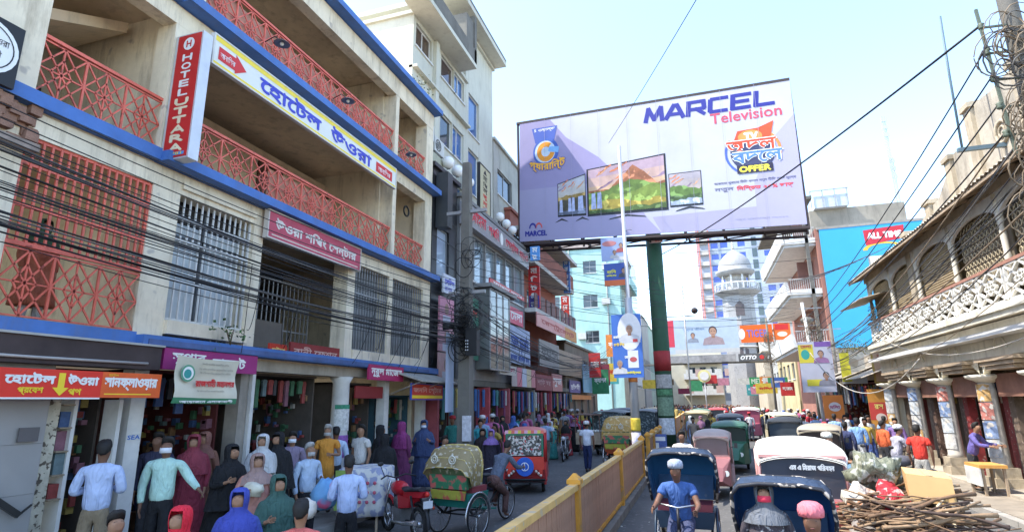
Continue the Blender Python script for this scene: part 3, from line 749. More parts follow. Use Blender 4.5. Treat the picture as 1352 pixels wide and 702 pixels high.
mb = MB(); mb.box(-9.3, -9.05, 18.45, 18.75, 9.6, 16.7); mb.build('pilaster', cream2, tw)
t2, fr = block('apartment_block', 'taller cream apartment tower with a flat roof slab beside the billboard', 'apartment block', 'L', -9.2, 21.86, 25.45, 9.0, 19.55, cream2,
      [(22.2, 23.5, 14.5, 16.5, glass_b, 1), (22.2, 23.5, 11.6, 13.7, glass_b, 1)], depth=8, fm=whitep)
mb = MB(); mb.box(-14, -8.45, 19.6, 25.6, 19.71, 19.95); mb.build('roof_slab', cream2, t2)
mb = MB(); mb.box(-8.6, -8.45, 19.6, 25.6, 19.951, 20.1); mb.build('roof_edge', conc, t2)
b3, fr = block('cream_building', 'stained cream building with an open window left of the billboard', 'building', 'L', -9.2, 25.6, 33.0, 9.0, 15.6, M((0.42, 0.41, 0.36), 0.85, 0.15, 0.6, streak=0.6), [(26.2, 28.6, 12.9, 14.3, None, 2), (29.8, 31.5, 12.9, 14.3, None, 2), (26.2, 28.4, 10.6, 11.6, None, 3)], depth=7)
# black glass front
bk, fr = block('black_front_shop', 'narrow black tiled shop front between the hotel and the grey glass building', 'building', 'L', -8.25, 16.75, 18.85, 3.0, 10.4, M((0.03, 0.03, 0.032), 0.35, 0.3, 1.5), [(17.15, 18.15, 6.6, 8.35, glass((0.35, 0.42, 0.5)), 1), (17.15, 18.2, 9.0, 9.9, None, 2)], depth=6)
for k in range(1, 9):
    mb = MB(); mb.box(-8.24, -8.225, 16.8, 18.8, 3 + k * 0.82, 3.02 + k * 0.82); mb.build('tile_joint', M((0.1, 0.1, 0.1)), bk)
mb = MB(); mb.box(-8.2, -7.75, 16.9, 17.3, 8.2, 10.2); mb.build('dark_fin', M((0.05, 0.055, 0.06), 0.4), bk)
g_ = panel('notice_sign', 'white notice with blue letters on the black shop front', 'sign', (-8.0, 17.2, 6.0), LEFT_R, 1.0, 0.66, M((0.6, 0.62, 0.68), 0.5), 0.06); text(g_, 'েলিডস', (0.1, 0.3, 0.9, 0.55), btxt, 0.006, 0.01); text(g_, 'কালার', (0.1, 0.08, 0.7, 0.24), btxt, 0.006)
for k in range(3):
    g_ = panel('wall_poster', ('upper', 'middle', 'lower')[k] + ' pink portrait poster on the black shop front', 'poster', (-8.0, 16.95, 4.95 - k * 0.93), LEFT_R, 1.15, 0.88, M((0.55, 0.22 + 0.05 * k, 0.30), 0.5, 0.2, 2), 0.06, group='pink posters on the black shop front')
    disc(g_, 0.55, 0.5, 0.16, M((0.35, 0.22, 0.17)), 0.004, 0.2); rect(g_, 0.25, 0.02, 0.85, 0.28, M((0.5, 0.5, 0.55)), 0.0045)
# AC units
def ac_unit(y, z, x=-8.95, lab=''):
    r = empty('air_conditioner', (x, y, z)); tag(r, lab, 'air conditioner', 'air conditioners on the cream tower')
    mb = MB(); mb.box(x - 0.2, x + 0.18, y - 0.42, y + 0.42, z, z + 0.6); mb.build('case', M((0.55, 0.55, 0.52), 0.5, 0.1), r)
    mb = MB(); mb.torus((x + 0.19, y - 0.12, z + 0.3), 0.22, 0.015, 'X', 18, 4); mb.torus((x + 0.19, y - 0.12, z + 0.3), 0.12, 0.012, 'X', 14, 4)
    for a in range(6): mb.bar((x + 0.19, y - 0.12, z + 0.3), (x + 0.19, y - 0.12 + 0.21 * math.cos(a * 1.047), z + 0.3 + 0.21 * math.sin(a * 1.047)), 0.01)
    mb.build('fan_guard', M((0.08, 0.08, 0.08)), r)
    mb = MB(); mb.bar((x - 0.25, y - 0.3, z - 0.02), (x + 0.2, y - 0.3, z - 0.02), 0.04); mb.bar((x - 0.25, y + 0.3, z - 0.02), (x + 0.2, y + 0.3, z - 0.02), 0.04); mb.build('bracket', steel, r)
ac_unit(17.4, 11.9, lab='air conditioner nearest the hotel roof, highest of its kind'); ac_unit(18.3, 11.6, lab='air conditioner beside the topmost one on the cream tower'); ac_unit(17.6, 10.6, lab='lower air conditioner above the black shop front'); ac_unit(18.6, 10.5, lab='lowest air conditioner right above the red lettering corner')
g_ = panel('junction_box', 'beige metal box on the corner above the black shop front', 'box', (-8.5, 16.9, 10.5), LEFT_R, 1.2, 0.7, M((0.4, 0.4, 0.3), 0.7, 0.2), 0.4)
# satellite/lantern globes along the ledge
def globe(x, y, z, lab, r=0.2):
    o = empty('globe_lamp', (x, y, z)); tag(o, lab, 'lamp', 'white globe lamps over the red letter sign')
    mb = MB(); mb.ball((x, y, z + 0.25), r, 12); mb.build('globe', M((0.8, 0.8, 0.8), 0.2, 0.03), o)
    mb = MB(); mb.tube([(x - 0.5, y, z - 0.25), (x - 0.2, y, z - 0.2), (x, y, z), (x, y, z + 0.08)], 0.015, 5); mb.lathe([(0.07, 0), (0.07, 0.06)], (x, y, z), 8); mb.build('bracket', steel, o)
for k, (y, z, r_) in enumerate(((18.1, 10.85, .24), (18.95, 10.85, .24), (20.2, 10.85, .2), (23.95, 10.55, .22), (24.9, 10.5, .22), (25.85, 10.45, .22))):
    globe(-8.3, y, z, 'white globe lamp over the red letter sign, ' + ('first', 'second', 'third', 'fourth', 'fifth', 'last')[k] + ' from the hotel', r_)
# grey glass shopping building with red letters
gg, fr = block('glass_building', 'grey panelled shop building with a fascia of red Bengali letters', 'building', 'L', -8.15, 18.9, 27.2, 3.2, 10.0, M((0.22, 0.22, 0.22), 0.5, 0.2, 0.8, streak=0.3),
      [(19.1 + 1.3 * k, 20.3 + 1.3 * k, 7.0, 8.8, glass((0.2, 0.25, 0.28)), 1) for k in range(6)] + [(19.1, 20.3, 4.0, 6.4, glass((0.1, 0.13, 0.12)), 2)], depth=6)
ft = panel('letter_fascia', 'grey fascia board carrying raised red and white Bengali letters', 'sign', (-7.85, 18.8, 8.92), LEFT_R, 8.3, 0.85, M((0.3, 0.29, 0.3), 0.4, 0.15, 1.5), 0.28)
for w_, u0, u1 in (('েমাহনা', 0.3, 2.0), ('শপিং', 2.3, 3.6), ('েসন্টার', 4.5, 6.4), ('মার্কেট', 6.6, 8.0)):
    for zz, mm, bo in ((0.006, wtxt, 0.03), (0.05, M((0.6, 0.04, 0.06), 0.4), 0.015)):
        text(ft, w_, (u0, 0.2, u1, 0.7), mm, zz, bo)
disc(ft, 4.05, 0.45, 0.2, wtxt, 0.01, 0.28)
# gold vertical sign
g_ = panel('vertical_sign', 'cream vertical sign with black and red letters above the red letter fascia', 'sign', (-8.15, 21.0, 10.1), LEFT_R, 1.2, 2.15, M((0.5, 0.46, 0.3), 0.5, 0.1), 0.12, frame=blk)
for k, ch in enumerate(('◭', 'মা', 'িপ', 'ল', 'জু', 'লা', 'র্স')):
    if k: text(g_, ch, (0.35, 1.85 - k * 0.29, 0.85, 2.07 - k * 0.29), blk if k < 4 else rtxt, 0.006, 0.008)
flat(g_, [(0.4, 1.85), (0.8, 1.85), (0.6, 2.08)], blk, 0.006)
# glass bay + signs
gb = empty('glass_bay', (-7.9, 21.8, 3.6)); tag(gb, 'tall grey glass bay projecting below the red letter fascia', 'glass bay')
mb = MB(); mb.box(-8.14, -7.55, 20.5, 22.9, 3.6, 6.7); mb.build('glass', glass((0.14, 0.15, 0.14), 0.12), gb)
for y in (20.5, 21.3, 22.1, 22.9):
    mb = MB(); mb.box(-7.56, -7.52, y - 0.03, y + 0.03, 3.6, 6.7); mb.build('mullion', steel, gb)
for z in (3.6, 4.6, 5.65, 6.7):
    mb = MB(); mb.box(-7.555, -7.515, 20.5, 22.9, z - 0.03, z + 0.03); mb.build('transom', steel, gb)
mb = MB(); mb.box(-8.14, -7.4, 20.3, 23.6, 6.75, 6.9); mb.build('cap', M((0.25, 0.24, 0.23)), gb)
def sgn(lab, y0, y1, z0, z1, col, txt=None, tcol=wtxt, x=-7.9, cat='sign', nm='shop_sign', bold=0.012, depth=0.06, frame=None, group=None):
    g_ = panel(nm, lab, cat, (x, y0, z0), LEFT_R, y1 - y0, z1 - z0, M(col, 0.5, 0.15, 2, streak=0.15), depth, frame=frame, group=group)
    w, h = y1 - y0, z1 - z0
    if txt: text(g_, txt, (w * 0.08, h * 0.25, w * 0.92, h * 0.75), tcol, 0.006, bold)
    return g_
sgn('narrow red and white sign capping the glass bay', 20.4, 25.0, 6.92, 7.12, (0.6, 0.1, 0.1), 'েমাহনা শপিং', x=-7.5)
sgn('crimson sign right of the glass bay', 24.0, 26.1, 5.85, 6.6, (0.62, 0.08, 0.14), 'েমলা')
g_ = sgn('green and white strip sign left of the glass bay', 19.2, 20.2, 3.9, 6.2, (0.04, 0.16, 0.1)); text(g_, 'ফ্যাশন', (0.15, 1.5, 0.85, 1.9), rtxt, 0.006, 0.01); rect(g_, 0.2, 0.2, 0.8, 1.2, wtxt)
sgn('white sign with maroon letters below the glass bay', 21.8, 23.9, 3.47, 3.86, (0.6, 0.56, 0.5), 'জুতা', M((0.4, 0.05, 0.1)), x=-7.6)
g_ = sgn('blue and white banner wall of crowded letters beside the glass bay', 23.9, 27.2, 4.05, 5.75, (0.3, 0.36, 0.5), 'সকল প্রকার', M((0.06, 0.1, 0.3)), bold=0.03); text(g_, 'কাপড় পাওয়া যায়', (0.2, 0.1, 3.1, 0.4), M((0.06, 0.1, 0.3)), 0.006, 0.02)
for k, (c) in enumerate(((0.5, 0.42, 0.4), (0.65, 0.2, 0.25), (0.55, 0.58, 0.68), (0.65, 0.55, 0.35), (0.6, 0.22, 0.25))):
    sgn(('pale', 'pink', 'white and blue', 'cream', 'salmon')[k] + ' cloth panel in the row hung above the clothes shop', 24.1 + k * 0.77, 24.1 + (k + 1) * 0.76, 3.05, 3.9, c, x=-7.85, cat='cloth panel', nm='hanging_cloth', depth=0.02, group='cloth panels above the clothes shop')
sgn('maroon sign beyond the row of cloth panels', 28.2, 31.4, 2.95, 3.75, (0.25, 0.04, 0.07), 'শািড় ঘর', M((0.5, 0.3, 0.3)))
# next buildings Y 27 .. 45
pk, fr = block('brick_red_building', 'brick red balcony building with white slab edges beyond the grey glass building', 'building', 'L', -8.9, 27.3, 37.0, 3.2, 12.3, M((0.3, 0.1, 0.07), 0.85, 0.2, 1, streak=0.3), [(28 + 2.2 * k, 29.6 + 2.2 * k, 7.1, 8.6, glass((0.06, 0.12, 0.14)), 2) for k in range(4)] + [(28 + 2.2 * k, 29.6 + 2.2 * k, 10.2, 11.6, None, 2) for k in range(4)], depth=7)
for z, xx in ((6.9, -7.6), (9.45, -7.6), (11.3, -7.3)):
    mb = MB(); mb.box(-8.89, xx, 27.3, 37.0, z - 0.12, z + 0.1); mb.build('balcony_slab', M((0.5, 0.48, 0.44), 0.8, 0.2, 1, streak=0.3), pk)
mb = MB(); mb.box(-7.75, -7.62, 27.3, 37.0, 9.56, 10.5); mb.build('balcony_wall', M((0.26, 0.09, 0.06), 0.85, 0.2, 1), pk)
for k in range(9):
    mb = MB(); mb.box(-7.72, -7.66, 27.5 + k * 1.15, 28.3 + k * 1.15, 7.02, 7.8); mb.build('balcony_panel', M((0.18, 0.1, 0.09), 0.7, 0.2), pk)
g_ = sgn('long faded pink fascia under the balconies', 27.2, 36.8, 6.05, 6.76, (0.6, 0.27, 0.24), 'েরস্টুেরন্ট', M((0.45, 0.12, 0.1)), x=-7.5); rect(g_, 6.2, 0.0, 9.6, 0.7, M((0.6, 0.3, 0.12)), 0.003)
def proj(lab, x0, x1, y, z0, z1, col, chars, tc=wtxt, group='vertical signs sticking out over the left pavement', lower=None):
    r = empty('projecting_sign', ((x0 + x1) / 2, y, z0)); tag(r, lab, 'sign', group)
    mb = MB(); mb.box(x0, x1, y, y + 0.12, z0, z1); mb.build('box', M(col, 0.45, 0.1), r)
    mb = MB(); mb.bar((x0 - 0.6, y + 0.06, z1 - 0.3), (x0, y + 0.06, z1 - 0.3), 0.04); mb.bar((x0 - 0.6, y + 0.06, z0 + 0.3), (x0, y + 0.06, z0 + 0.3), 0.04); mb.build('bracket', steel, r)
    f = bpy.data.objects.new('face', MB().box(0, 0.001, 0, 0.001, 0, 0.0005).mesh('face', M(col))); COL.objects.link(f); f.parent = r
    WM[f] = Matrix(((1, 0, 0, x0), (0, 0, -1, y - 0.004), (0, 1, 0, z0), (0, 0, 0, 1))); f.matrix_local = WM[r].inverted() @ WM[f]
    n = len(chars); w = x1 - x0; h = z1 - z0
    if lower: rect(f, 0.03, 0.03, w - 0.03, h * 0.3, M(lower), 0.002)
    for k, ch in enumerate(chars): text(f, ch, (w * 0.2, h - (k + 0.85) * h / n, w * 0.8, h - (k + 0.2) * h / n), tc, 0.006, 0.01)
proj('red vertical sign with a blue foot below the billboard corner', -8.15, -7.55, 28, 7.05, 9.3, (0.55, 0.03, 0.03), ('মা', 'ি', 'ট', 'নী', 'না'), lower=(0.08, 0.07, 0.3))
proj('small bright blue sign right under the billboard corner', -7.45, -6.98, 26, 9.1, 9.8, (0.1, 0.3, 0.65), ('ম', 'টু'))
proj('slim blue vertical sign with white letters before the teal building', -7.85, -7.42, 35, 9.1, 11.3, (0.08, 0.2, 0.5), ('িড', 'ক', 'ট', 'র', 'স'))
proj('red vertical sign with a dark foot beyond the pink fascia', -9.2, -8.62, 40, 7.6, 9.85, (0.5, 0.05, 0.04), ('ম', 'েন', 'ট', 'ল'), lower=(0.12, 0.06, 0.2))
ob, fr = block('old_shop_building', 'low brown building with faded boards before the teal block', 'building', 'L', -8.4, 37.1, 49.0, 0.14, 6.2, M((0.2, 0.17, 0.13), 0.9, 0.3, 1, streak=0.5), [(38 + 2.6 * k, 39.8 + 2.6 * k, 4.2, 5.4, None, 2) for k in range(4)] + [(38 + 2.6 * k, 40 + 2.6 * k, 0.2, 2.8, glass((0.1, 0.06, 0.04), 0.6), 1) for k in range(4)], depth=6)
sgn('purple sign with white letters on the low brown building', 37.5, 41.0, 2.95, 3.75, (0.12, 0.1, 0.28), 'চাঁদনী', x=-8.2)
sgn('orange band over the shop of the low brown building', 37.2, 44.5, 2.5, 2.8, (0.6, 0.2, 0.05), x=-8.1)
sgn('blue and white poster with tall figures on the low brown building', 41.2, 44.6, 3.0, 5.0, (0.25, 0.45, 0.6), x=-8.0, cat='poster', nm='wall_poster')
sgn('tan faded board between the pink fascia and the teal building', 34.2, 41.5, 4.0, 5.5, (0.3, 0.24, 0.17), x=-8.1, cat='board', nm='faded_board')
sgn('grey tin board under the pink fascia', 29.0, 33.4, 4.2, 5.6, (0.24, 0.23, 0.22), 'ফ্যাশন', M((0.1, 0.1, 0.1)), x=-7.9)
sgn('red and white board above the clothes shop far end', 31.6, 34.0, 2.95, 3.9, (0.5, 0.2, 0.2), 'সুজ', x=-7.9)
# lower storey of the row: shops with hanging clothes
cl_cols = [M(c, 0.85, 0.2, 6) for c in ((0.45, 0.45, 0.43), (0.06, 0.2, 0.19), (0.04, 0.12, 0.3), (0.35, 0.28, 0.08), (0.3, 0.05, 0.06), (0.03, 0.035, 0.1), (0.3, 0.13, 0.17), (0.03, 0.03, 0.03), (0.12, 0.1, 0.09), (0.2, 0.05, 0.12))]
f8 = fr_left(-8.1)
for k, (a, b, lab) in enumerate(((16.9, 18.8, 'dark cloth shop below the black tiled front'), (19.0, 21.4, 'shop with red frames below the green strip sign'), (21.6, 24.0, 'dim shop below the glass bay'), (24.1, 28.0, 'clothes shop with garments hanging along its front'), (28.1, 31.4, 'maroon fronted shop beyond the clothes shop'), (31.5, 36.9, 'far shop under the pink fascia'))):
    s_ = shop('shop', lab, f8, a, b, 2.95, 40 + k, dkr if k in (1, 4) else dk, hang=False)
    hanging(s_, f8, a + 0.1, b - 0.1, 2.85, -0.1, int((b - a) / 0.28), 60 + k, 0.5, 1.15, cols=cl_cols)
    mb = MB(); fbox(mb, f8, a - 0.04, a + 0.1, 0.14, 2.95, -0.12, 0.44); mb.build('front_pillar', M(((0.4, 0.1, 0.12), (0.3, 0.28, 0.25), (0.45, 0.08, 0.1))[k % 3], 0.8, 0.2, 3), s_)
mb = MB(); mb.box(-14, -8.15, 16.8, 37.0, 2.97, 3.19)
tag(mb.build('arcade_slab', conc), 'dark slab over the row of clothes shops', 'slab')
# pale cloth sheets hung at the pole
for k, (y0, y1, z0, z1) in enumerate(((15.4, 16.0, 2.1, 4.4), (16.6, 17.5, 2.2, 4.5))):
    mb = MB(); P = [(-7.05 + 0.02 * math.sin(i), y0 + (y1 - y0) * i / 6, z) for z in (z0, z1) for i in range(7)]
    mb.add(P, [(i, i + 1, 8 + i, 7 + i) for i in range(6)], True)
    tag(mb.build('plastic_sheet', M((0.42, 0.5, 0.66), 0.6, 0.08, 1)), 'pale blue plastic sheet hanging on the ' + ('near' if k == 0 else 'far') + ' side of the cable pole', 'sheet', 'pale sheets beside the cable pole')
# teal building across the view
teal = M((0.34, 0.53, 0.50), 0.85, 0.12, 0.6, streak=0.5, streak_col=(0.2, 0.35, 0.33))
tb, fr = block('teal_building', 'pale teal building facing up the street below the billboard', 'building', 'C', 62, -17, -7.6, 0.14, 19.2, teal, [(-11.7, -10.1, 12.5 + 0, 13.9, None, 2), (-11.6, -10.1, 16.4, 17.8, None, 2), (-11.6, -10.1, 8.6, 9.9, None, 2), (-15.8, -14.4, 12.5, 13.9, None, 2), (-15.8, -14.4, 16.4, 17.8, None, 2)], depth=12, rows=2)
mb = MB(); mb.box(-17.2, -7.4, 61.9, 74, 19.36, 19.5); mb.box(-17.2, -7.5, 61.9, 62.1, 19.5, 20.2); mb.build('roof_parapet', M((0.4, 0.33, 0.3), 0.9, 0.3, 1, streak=0.4), tb)
for z in (4, 7.6, 11.2, 14.8):
    mb = MB(); mb.box(-7.6, -6.5, 62.2, 70, z, z + 0.2); mb.box(-6.6, -6.5, 62.2, 70, z + 0.2, z + 1.1); mb.build('side_balcony', teal if z > 8 else whitep, tb)
    mb = MB()
    for k in range(9): mb.box(-6.56, -6.52, 62.3 + k * 0.9, 62.34 + k * 0.9, z + 1.11, z + 3.3)
    for j in range(8): mb.box(-7.5 + 0, -6.56, 62.205, 62.235, z + 1.2 + j * 0.27, z + 1.23 + j * 0.27)
    for k in range(8): mb.box(-7.4 + k * 0.115, -7.37 + k * 0.115, 62.17, 62.2, z + 1.1, z + 3.4)
    mb.build('balcony_grille', M((0.3, 0.2, 0.16), 0.8), tb)
for k, (x_, z_) in enumerate(((-9.6, 12.7), (-12.4, 9.0), (-9.4, 16.6))):
    mb = MB(); mb.box(x_, x_ + 0.9, 61.55, 61.99, z_, z_ + 0.65); mb.build('air_conditioner_unit', M((0.5, 0.5, 0.48)), tb)
for x_ in (-9.0, -13.2):
    mb = MB(); mb.tube([(x_, 61.93, 0.3), (x_, 61.93, 19.2)], 0.07, 6); mb.build('drain_pipe', M((0.3, 0.32, 0.3)), tb)
rr = random.Random(5)
for k in range(5):
    y0 = 74.5 + k * 11
    block('street_building', ('cream', 'grey', 'pale green', 'buff', 'white')[k] + ' building in the far left row, number ' + ('one', 'two', 'three', 'four', 'five')[k] + ' beyond the teal one', 'building', 'L', -7.8 + rr.uniform(-0.6, 0.4), y0, y0 + 10.6, 0.14, rr.uniform(9, 15), M(((0.5, 0.45, 0.35), (0.35, 0.34, 0.32), (0.35, 0.45, 0.38), (0.5, 0.4, 0.28), (0.6, 0.58, 0.52))[k], 0.85, 0.2, 0.5, streak=0.4),
          [(y0 + 0.8 + 2.5 * i, y0 + 2.3 + 2.5 * i, 4 + 3 * j, 5.4 + 3 * j) for i in range(4) for j in range(2)], depth=8)
# ================================================================ BILLBOARD over the median
lav = M((0.56, 0.52, 0.72), 0.5, 0.05, 0.3)
bb = empty('billboard', (-1.6, 26.6, 0.16)); tag(bb, 'huge white and lavender MARCEL television billboard on a thick post', 'billboard')
A = Vector((-8.25, 26.9, 10.37)); B = Vector((4.72, 25.1, 9.36)); Wd = (B - A).length; Hh = 6.65
fm_ = MB(); rv = (B - A).normalized(); nv = Vector((rv.x, rv.y, 0)).cross(Vector((0, 0, 1))).normalized()
pl = bpy.data.objects.new('printed_sheet', MB().box(0, Wd, 0, Hh, -0.04, 0).mesh('printed_sheet', M((0.46, 0.46, 0.53), 0.5, 0.1, 0.35))); COL.objects.link(pl); pl.parent = bb
zz_ = Vector((0, 0, 1)); mw = Matrix(((rv.x, 0.015, nv.x, A.x), (rv.y, 0, nv.y, A.y), (rv.z, 1, nv.z, A.z), (0, 0, 0, 1)))
pl.matrix_parent_inverse = Matrix(); WM[pl] = mw; pl.matrix_parent_inverse = WM[bb].inverted() @ mw
U = lambda x: (x - 0) * Wd; V = lambda y: y * Hh
def bpoly(pts, col, z, var=0.04, sc=0.4): return flat(pl, [(p[0] * Wd, p[1] * Hh) for p in pts], M(col, 0.5, var, sc) if isinstance(col, tuple) else col, z)
bpoly([(0, 0.42), (0.42, 0.42), (0.33, 0.62), (0.2, 0.82), (0.13, 1), (0, 1)], (0.28, 0.25, 0.43), 0.004, 0.1)
bpoly([(0, 0.0), (0.55, 0), (0.5, 0.12), (0.42, 0.42), (0, 0.42)], (0.32, 0.30, 0.46), 0.005, 0.06)
bpoly([(0.86, 0.0), (1, 0), (1, 0.75), (0.93, 0.6), (0.86, 0.3)], (0.37, 0.35, 0.49), 0.003, 0.06)
bpoly([(0.55, 0.0), (0.86, 0.0), (0.86, 0.14), (0.52, 0.12)], (0.35, 0.33, 0.47), 0.0035, 0.06)
navy = M((0.02, 0.025, 0.24), 0.5, 0.03)
def tb_(s_, u0, v0, u1, v1, m, z=0.012, bold=0.02, shear=0): return text(pl, s_, (u0 * Wd, v0 * Hh, u1 * Wd, v1 * Hh), m, z, bold, shear)
# MARCEL in wide square capitals
def block_word(word, u0, v0, u1, v1, t, m, z=0.012, skew=0.08):
    G = {'M': [((0, 0), (0.12, 1)), ((0.12, 1), (0.5, 0.1)), ((0.5, 0.1), (0.88, 1)), ((0.88, 1), (1, 0))], 'A': [((0, 0), (0.42, 1)), ((0.42, 1), (0.6, 1)), ((0.6, 1), (1, 0)), ((0.2, 0.28), (0.8, 0.28))],
         'R': [((0.05, 0), (0.05, 1)), ((0.0, 1), (0.9, 1)), ((0.9, 1), (0.95, 0.5)), ((0.95, 0.42), (0.1, 0.42)), ((0.5, 0.42), (0.95, 0))], 'C': [((0.95, 1), (0.12, 1)), ((0.05, 0.9), (0.05, 0.1)), ((0.1, 0), (0.95, 0))],
         'E': [((0.95, 1), (0.1, 1)), ((0.05, 1), (0.05, 0)), ((0.05, 0), (0.95, 0)), ((0.05, 0.5), (0.85, 0.5))], 'L': [((0.05, 1), (0.05, 0)), ((0.05, 0), (0.95, 0))]}
    n = len(word); w = (u1 - u0) / n; mb = MB()
    for k, ch in enumerate(word):
        for q, (a, b) in enumerate(G[ch]):
            P = [Vector((u0 + w * (k + 0.07 + 0.80 * p[0]) + skew * (v1 - v0) * p[1], v0 + t / 2 + (v1 - v0 - t) * p[1])) for p in (a, b)]
            d = (P[1] - P[0]).normalized(); e = d * t * 0.42; nn = Vector((-d.y, d.x)) * (t / 2 if abs(d.x) > abs(d.y) else t * 0.62)
            mb.add([(*(P[0] - e - nn), z + q * 0.0006), (*(P[1] + e - nn), z + q * 0.0006), (*(P[1] + e + nn), z + q * 0.0006), (*(P[0] - e + nn), z + q * 0.0006)], [(0, 1, 2, 3)])
    return mb.build('lettering', m, pl, local=True)
block_word('MARCEL', 0.51 * Wd, 0.835 * Hh, 0.955 * Wd, 0.955 * Hh, 0.17, navy)
tb_('Television', 0.74, 0.755, 0.965, 0.83, M((0.55, 0.07, 0.12), 0.5), bold=0.012)
# TV sets with landscape pictures (flat print): layered noisy ridges
def tvset(u0, v0, u1, vl, vr, dv, seed, layers):
    """quad screen: bottom v0 (left) / v0+dv (right), top vl / vr"""
    F = lambda u, v: ((u0 + (u1 - u0) * u) * Wd, ((v0 + dv * u) + ((vl + (vr - vl) * u) - (v0 + dv * u)) * v) * Hh)
    flat(pl, [F(0, 0), F(1, 0), F(1, 1), F(0, 1)], M((0.015, 0.015, 0.018), 0.3), 0.010)
    e = 0.022; G = lambda u, v: F(e + (1 - 2 * e) * u, 0.05 + 0.925 * v)
    r = random.Random(seed); n = 40
    for k in range(5):
        c0, c1 = layers[0]; t = k / 4; c = tuple(c0[i] + (c1[i] - c0[i]) * t for i in range(3))
        flat(pl, [G(0, k / 5), G(1, k / 5), G(1, 1), G(0, 1)], M(c, 0.5, 0.25, 1.1), 0.012 + k * 0.0006)
    z = 0.0165
    for k in range(7):      # streaky clouds
        cu, cv = r.random(), r.uniform(0.6, 0.98); w_ = r.uniform(0.15, 0.4); P = []
        for i in range(13): P.append(G(min(1, max(0, cu + w_ * (i / 12 - .5))), min(1, cv + 0.02 * math.sin(i * 1.1 + k) + 0.16 * (i / 12 - .5))))
        for i in range(12, -1, -1): P.append(G(min(1, max(0, cu + w_ * (i / 12 - .5))), max(0, cv - 0.045 * math.sin(math.pi * i / 12) + 0.16 * (i / 12 - .5))))
        flat(pl, P, M(layers[1][k % len(layers[1])], 0.5, 0.15, 2), z); z += 0.0005
    for (base, amp, pk, pu, pw, col) in layers[2]:
        P = [G(0, 0)]
        for i in range(n + 1):
            u = i / n; h = base + amp * noise.noise(Vector((u * 5 + seed, base * 9, 0))) + amp * .4 * noise.noise(Vector((u * 17 + seed, base * 5, 1))) + pk * max(0, 1 - abs(u - pu) / pw) ** 0.8
            P.append(G(u, max(0.0, min(1, h))))
        P.append(G(1, 0)); 
        mb = MB()
        for i in range(1, n + 1):
            a, b = P[i], P[i + 1]; x0_ = G((i - 1) / n, 0); x1_ = G(i / n, 0)
            mb.add([(*x0_, z), (*x1_, z), (*b, z), (*a, z)], [(0, 1, 2, 3)])
        mb.build('print', M(col, 0.5, 0.45, 2.2, fleck=(2.5, 0.42, tuple(min(1, c * 1.9 + .03) for c in col))), pl, local=True); z += 0.0008
    return G, z
falls = lambda G, z, us, w_, h0, h1: [flat(pl, [G(u - w_, h0), G(u + w_ * 1.3, h0), G(u + w_, h1), G(u - w_ * .6, h1)], M((0.42, 0.47, 0.68), 0.5, 0.35, 5), z + i * .0004) for i, u in enumerate(us)]
sunset = ((0.78, 0.48, 0.14), (0.42, 0.30, 0.36)); clouds = ((0.66, 0.22, 0.1), (0.7, 0.36, 0.2), (0.3, 0.2, 0.3))
G, z = tvset(0.162, 0.175, 0.276, 0.44, 0.50, -0.004, 3, (((0.62, 0.5, 0.3), (0.45, 0.46, 0.5)), clouds, [(0.56, 0.06, 0, 0, 1, (0.3, 0.2, 0.06)), (0.46, 0.05, 0, 0, 1, (0.08, 0.07, 0.045)), (0.12, 0.03, 0, 0, 1, (0.12, 0.14, 0.2))]))
falls(G, z, (0.1, 0.42, 0.55, 0.78, 0.86), 0.055, 0.08, 0.47)
G, z = tvset(0.281, 0.160, 0.578, 0.530, 0.585, 0.004, 8, (sunset, clouds, [(0.5, 0.05, 0.45, 0.6, 0.3, (0.30, 0.11, 0.05)), (0.46, 0.05, 0.2, 0.55, 0.35, (0.10, 0.17, 0.03)), (0.36, 0.08, 0.12, 0.8, 0.3, (0.16, 0.23, 0.04)), (0.2, 0.08, 0.08, 0.35, 0.3, (0.30, 0.24, 0.04)), (0.08, 0.04, 0, 0, 1, (0.07, 0.12, 0.03))]))
falls(G, z, (0.06, 0.14), 0.03, 0.1, 0.45)
G, z = tvset(0.584, 0.180, 0.695, 0.425, 0.430, 0.002, 13, (((0.5, 0.4, 0.3), (0.4, 0.36, 0.4)), clouds, [(0.5, 0.08, 0.15, 0.3, 0.4, (0.1, 0.18, 0.04)), (0.3, 0.05, 0, 0, 1, (0.05, 0.09, 0.03)), (0.16, 0.05, 0, 0, 1, (0.3, 0.36, 0.46))]))
for (a, b, vv) in ((0.150, 0.205, 0.142), (0.232, 0.288, 0.142), (0.36, 0.50, 0.135), (0.60, 0.70, 0.158)):
    flat(pl, [(a * Wd, (vv - .012) * Hh), ((a + b) / 2 * Wd, (vv + .006) * Hh), (b * Wd, (vv - .010) * Hh), ((b - .006) * Wd, (vv - .001) * Hh), ((a + b) / 2 * Wd, (vv + .022) * Hh), ((a + .006) * Wd, (vv - .002) * Hh)], M((0.03, 0.03, 0.035), 0.3), 0.009)
# seams of the printed sheets
for k in range(1, 9): rect(pl, k * Wd / 9 - .006, 0, k * Wd / 9 + .006, Hh, M((0.33, 0.32, 0.42)), 0.0445)
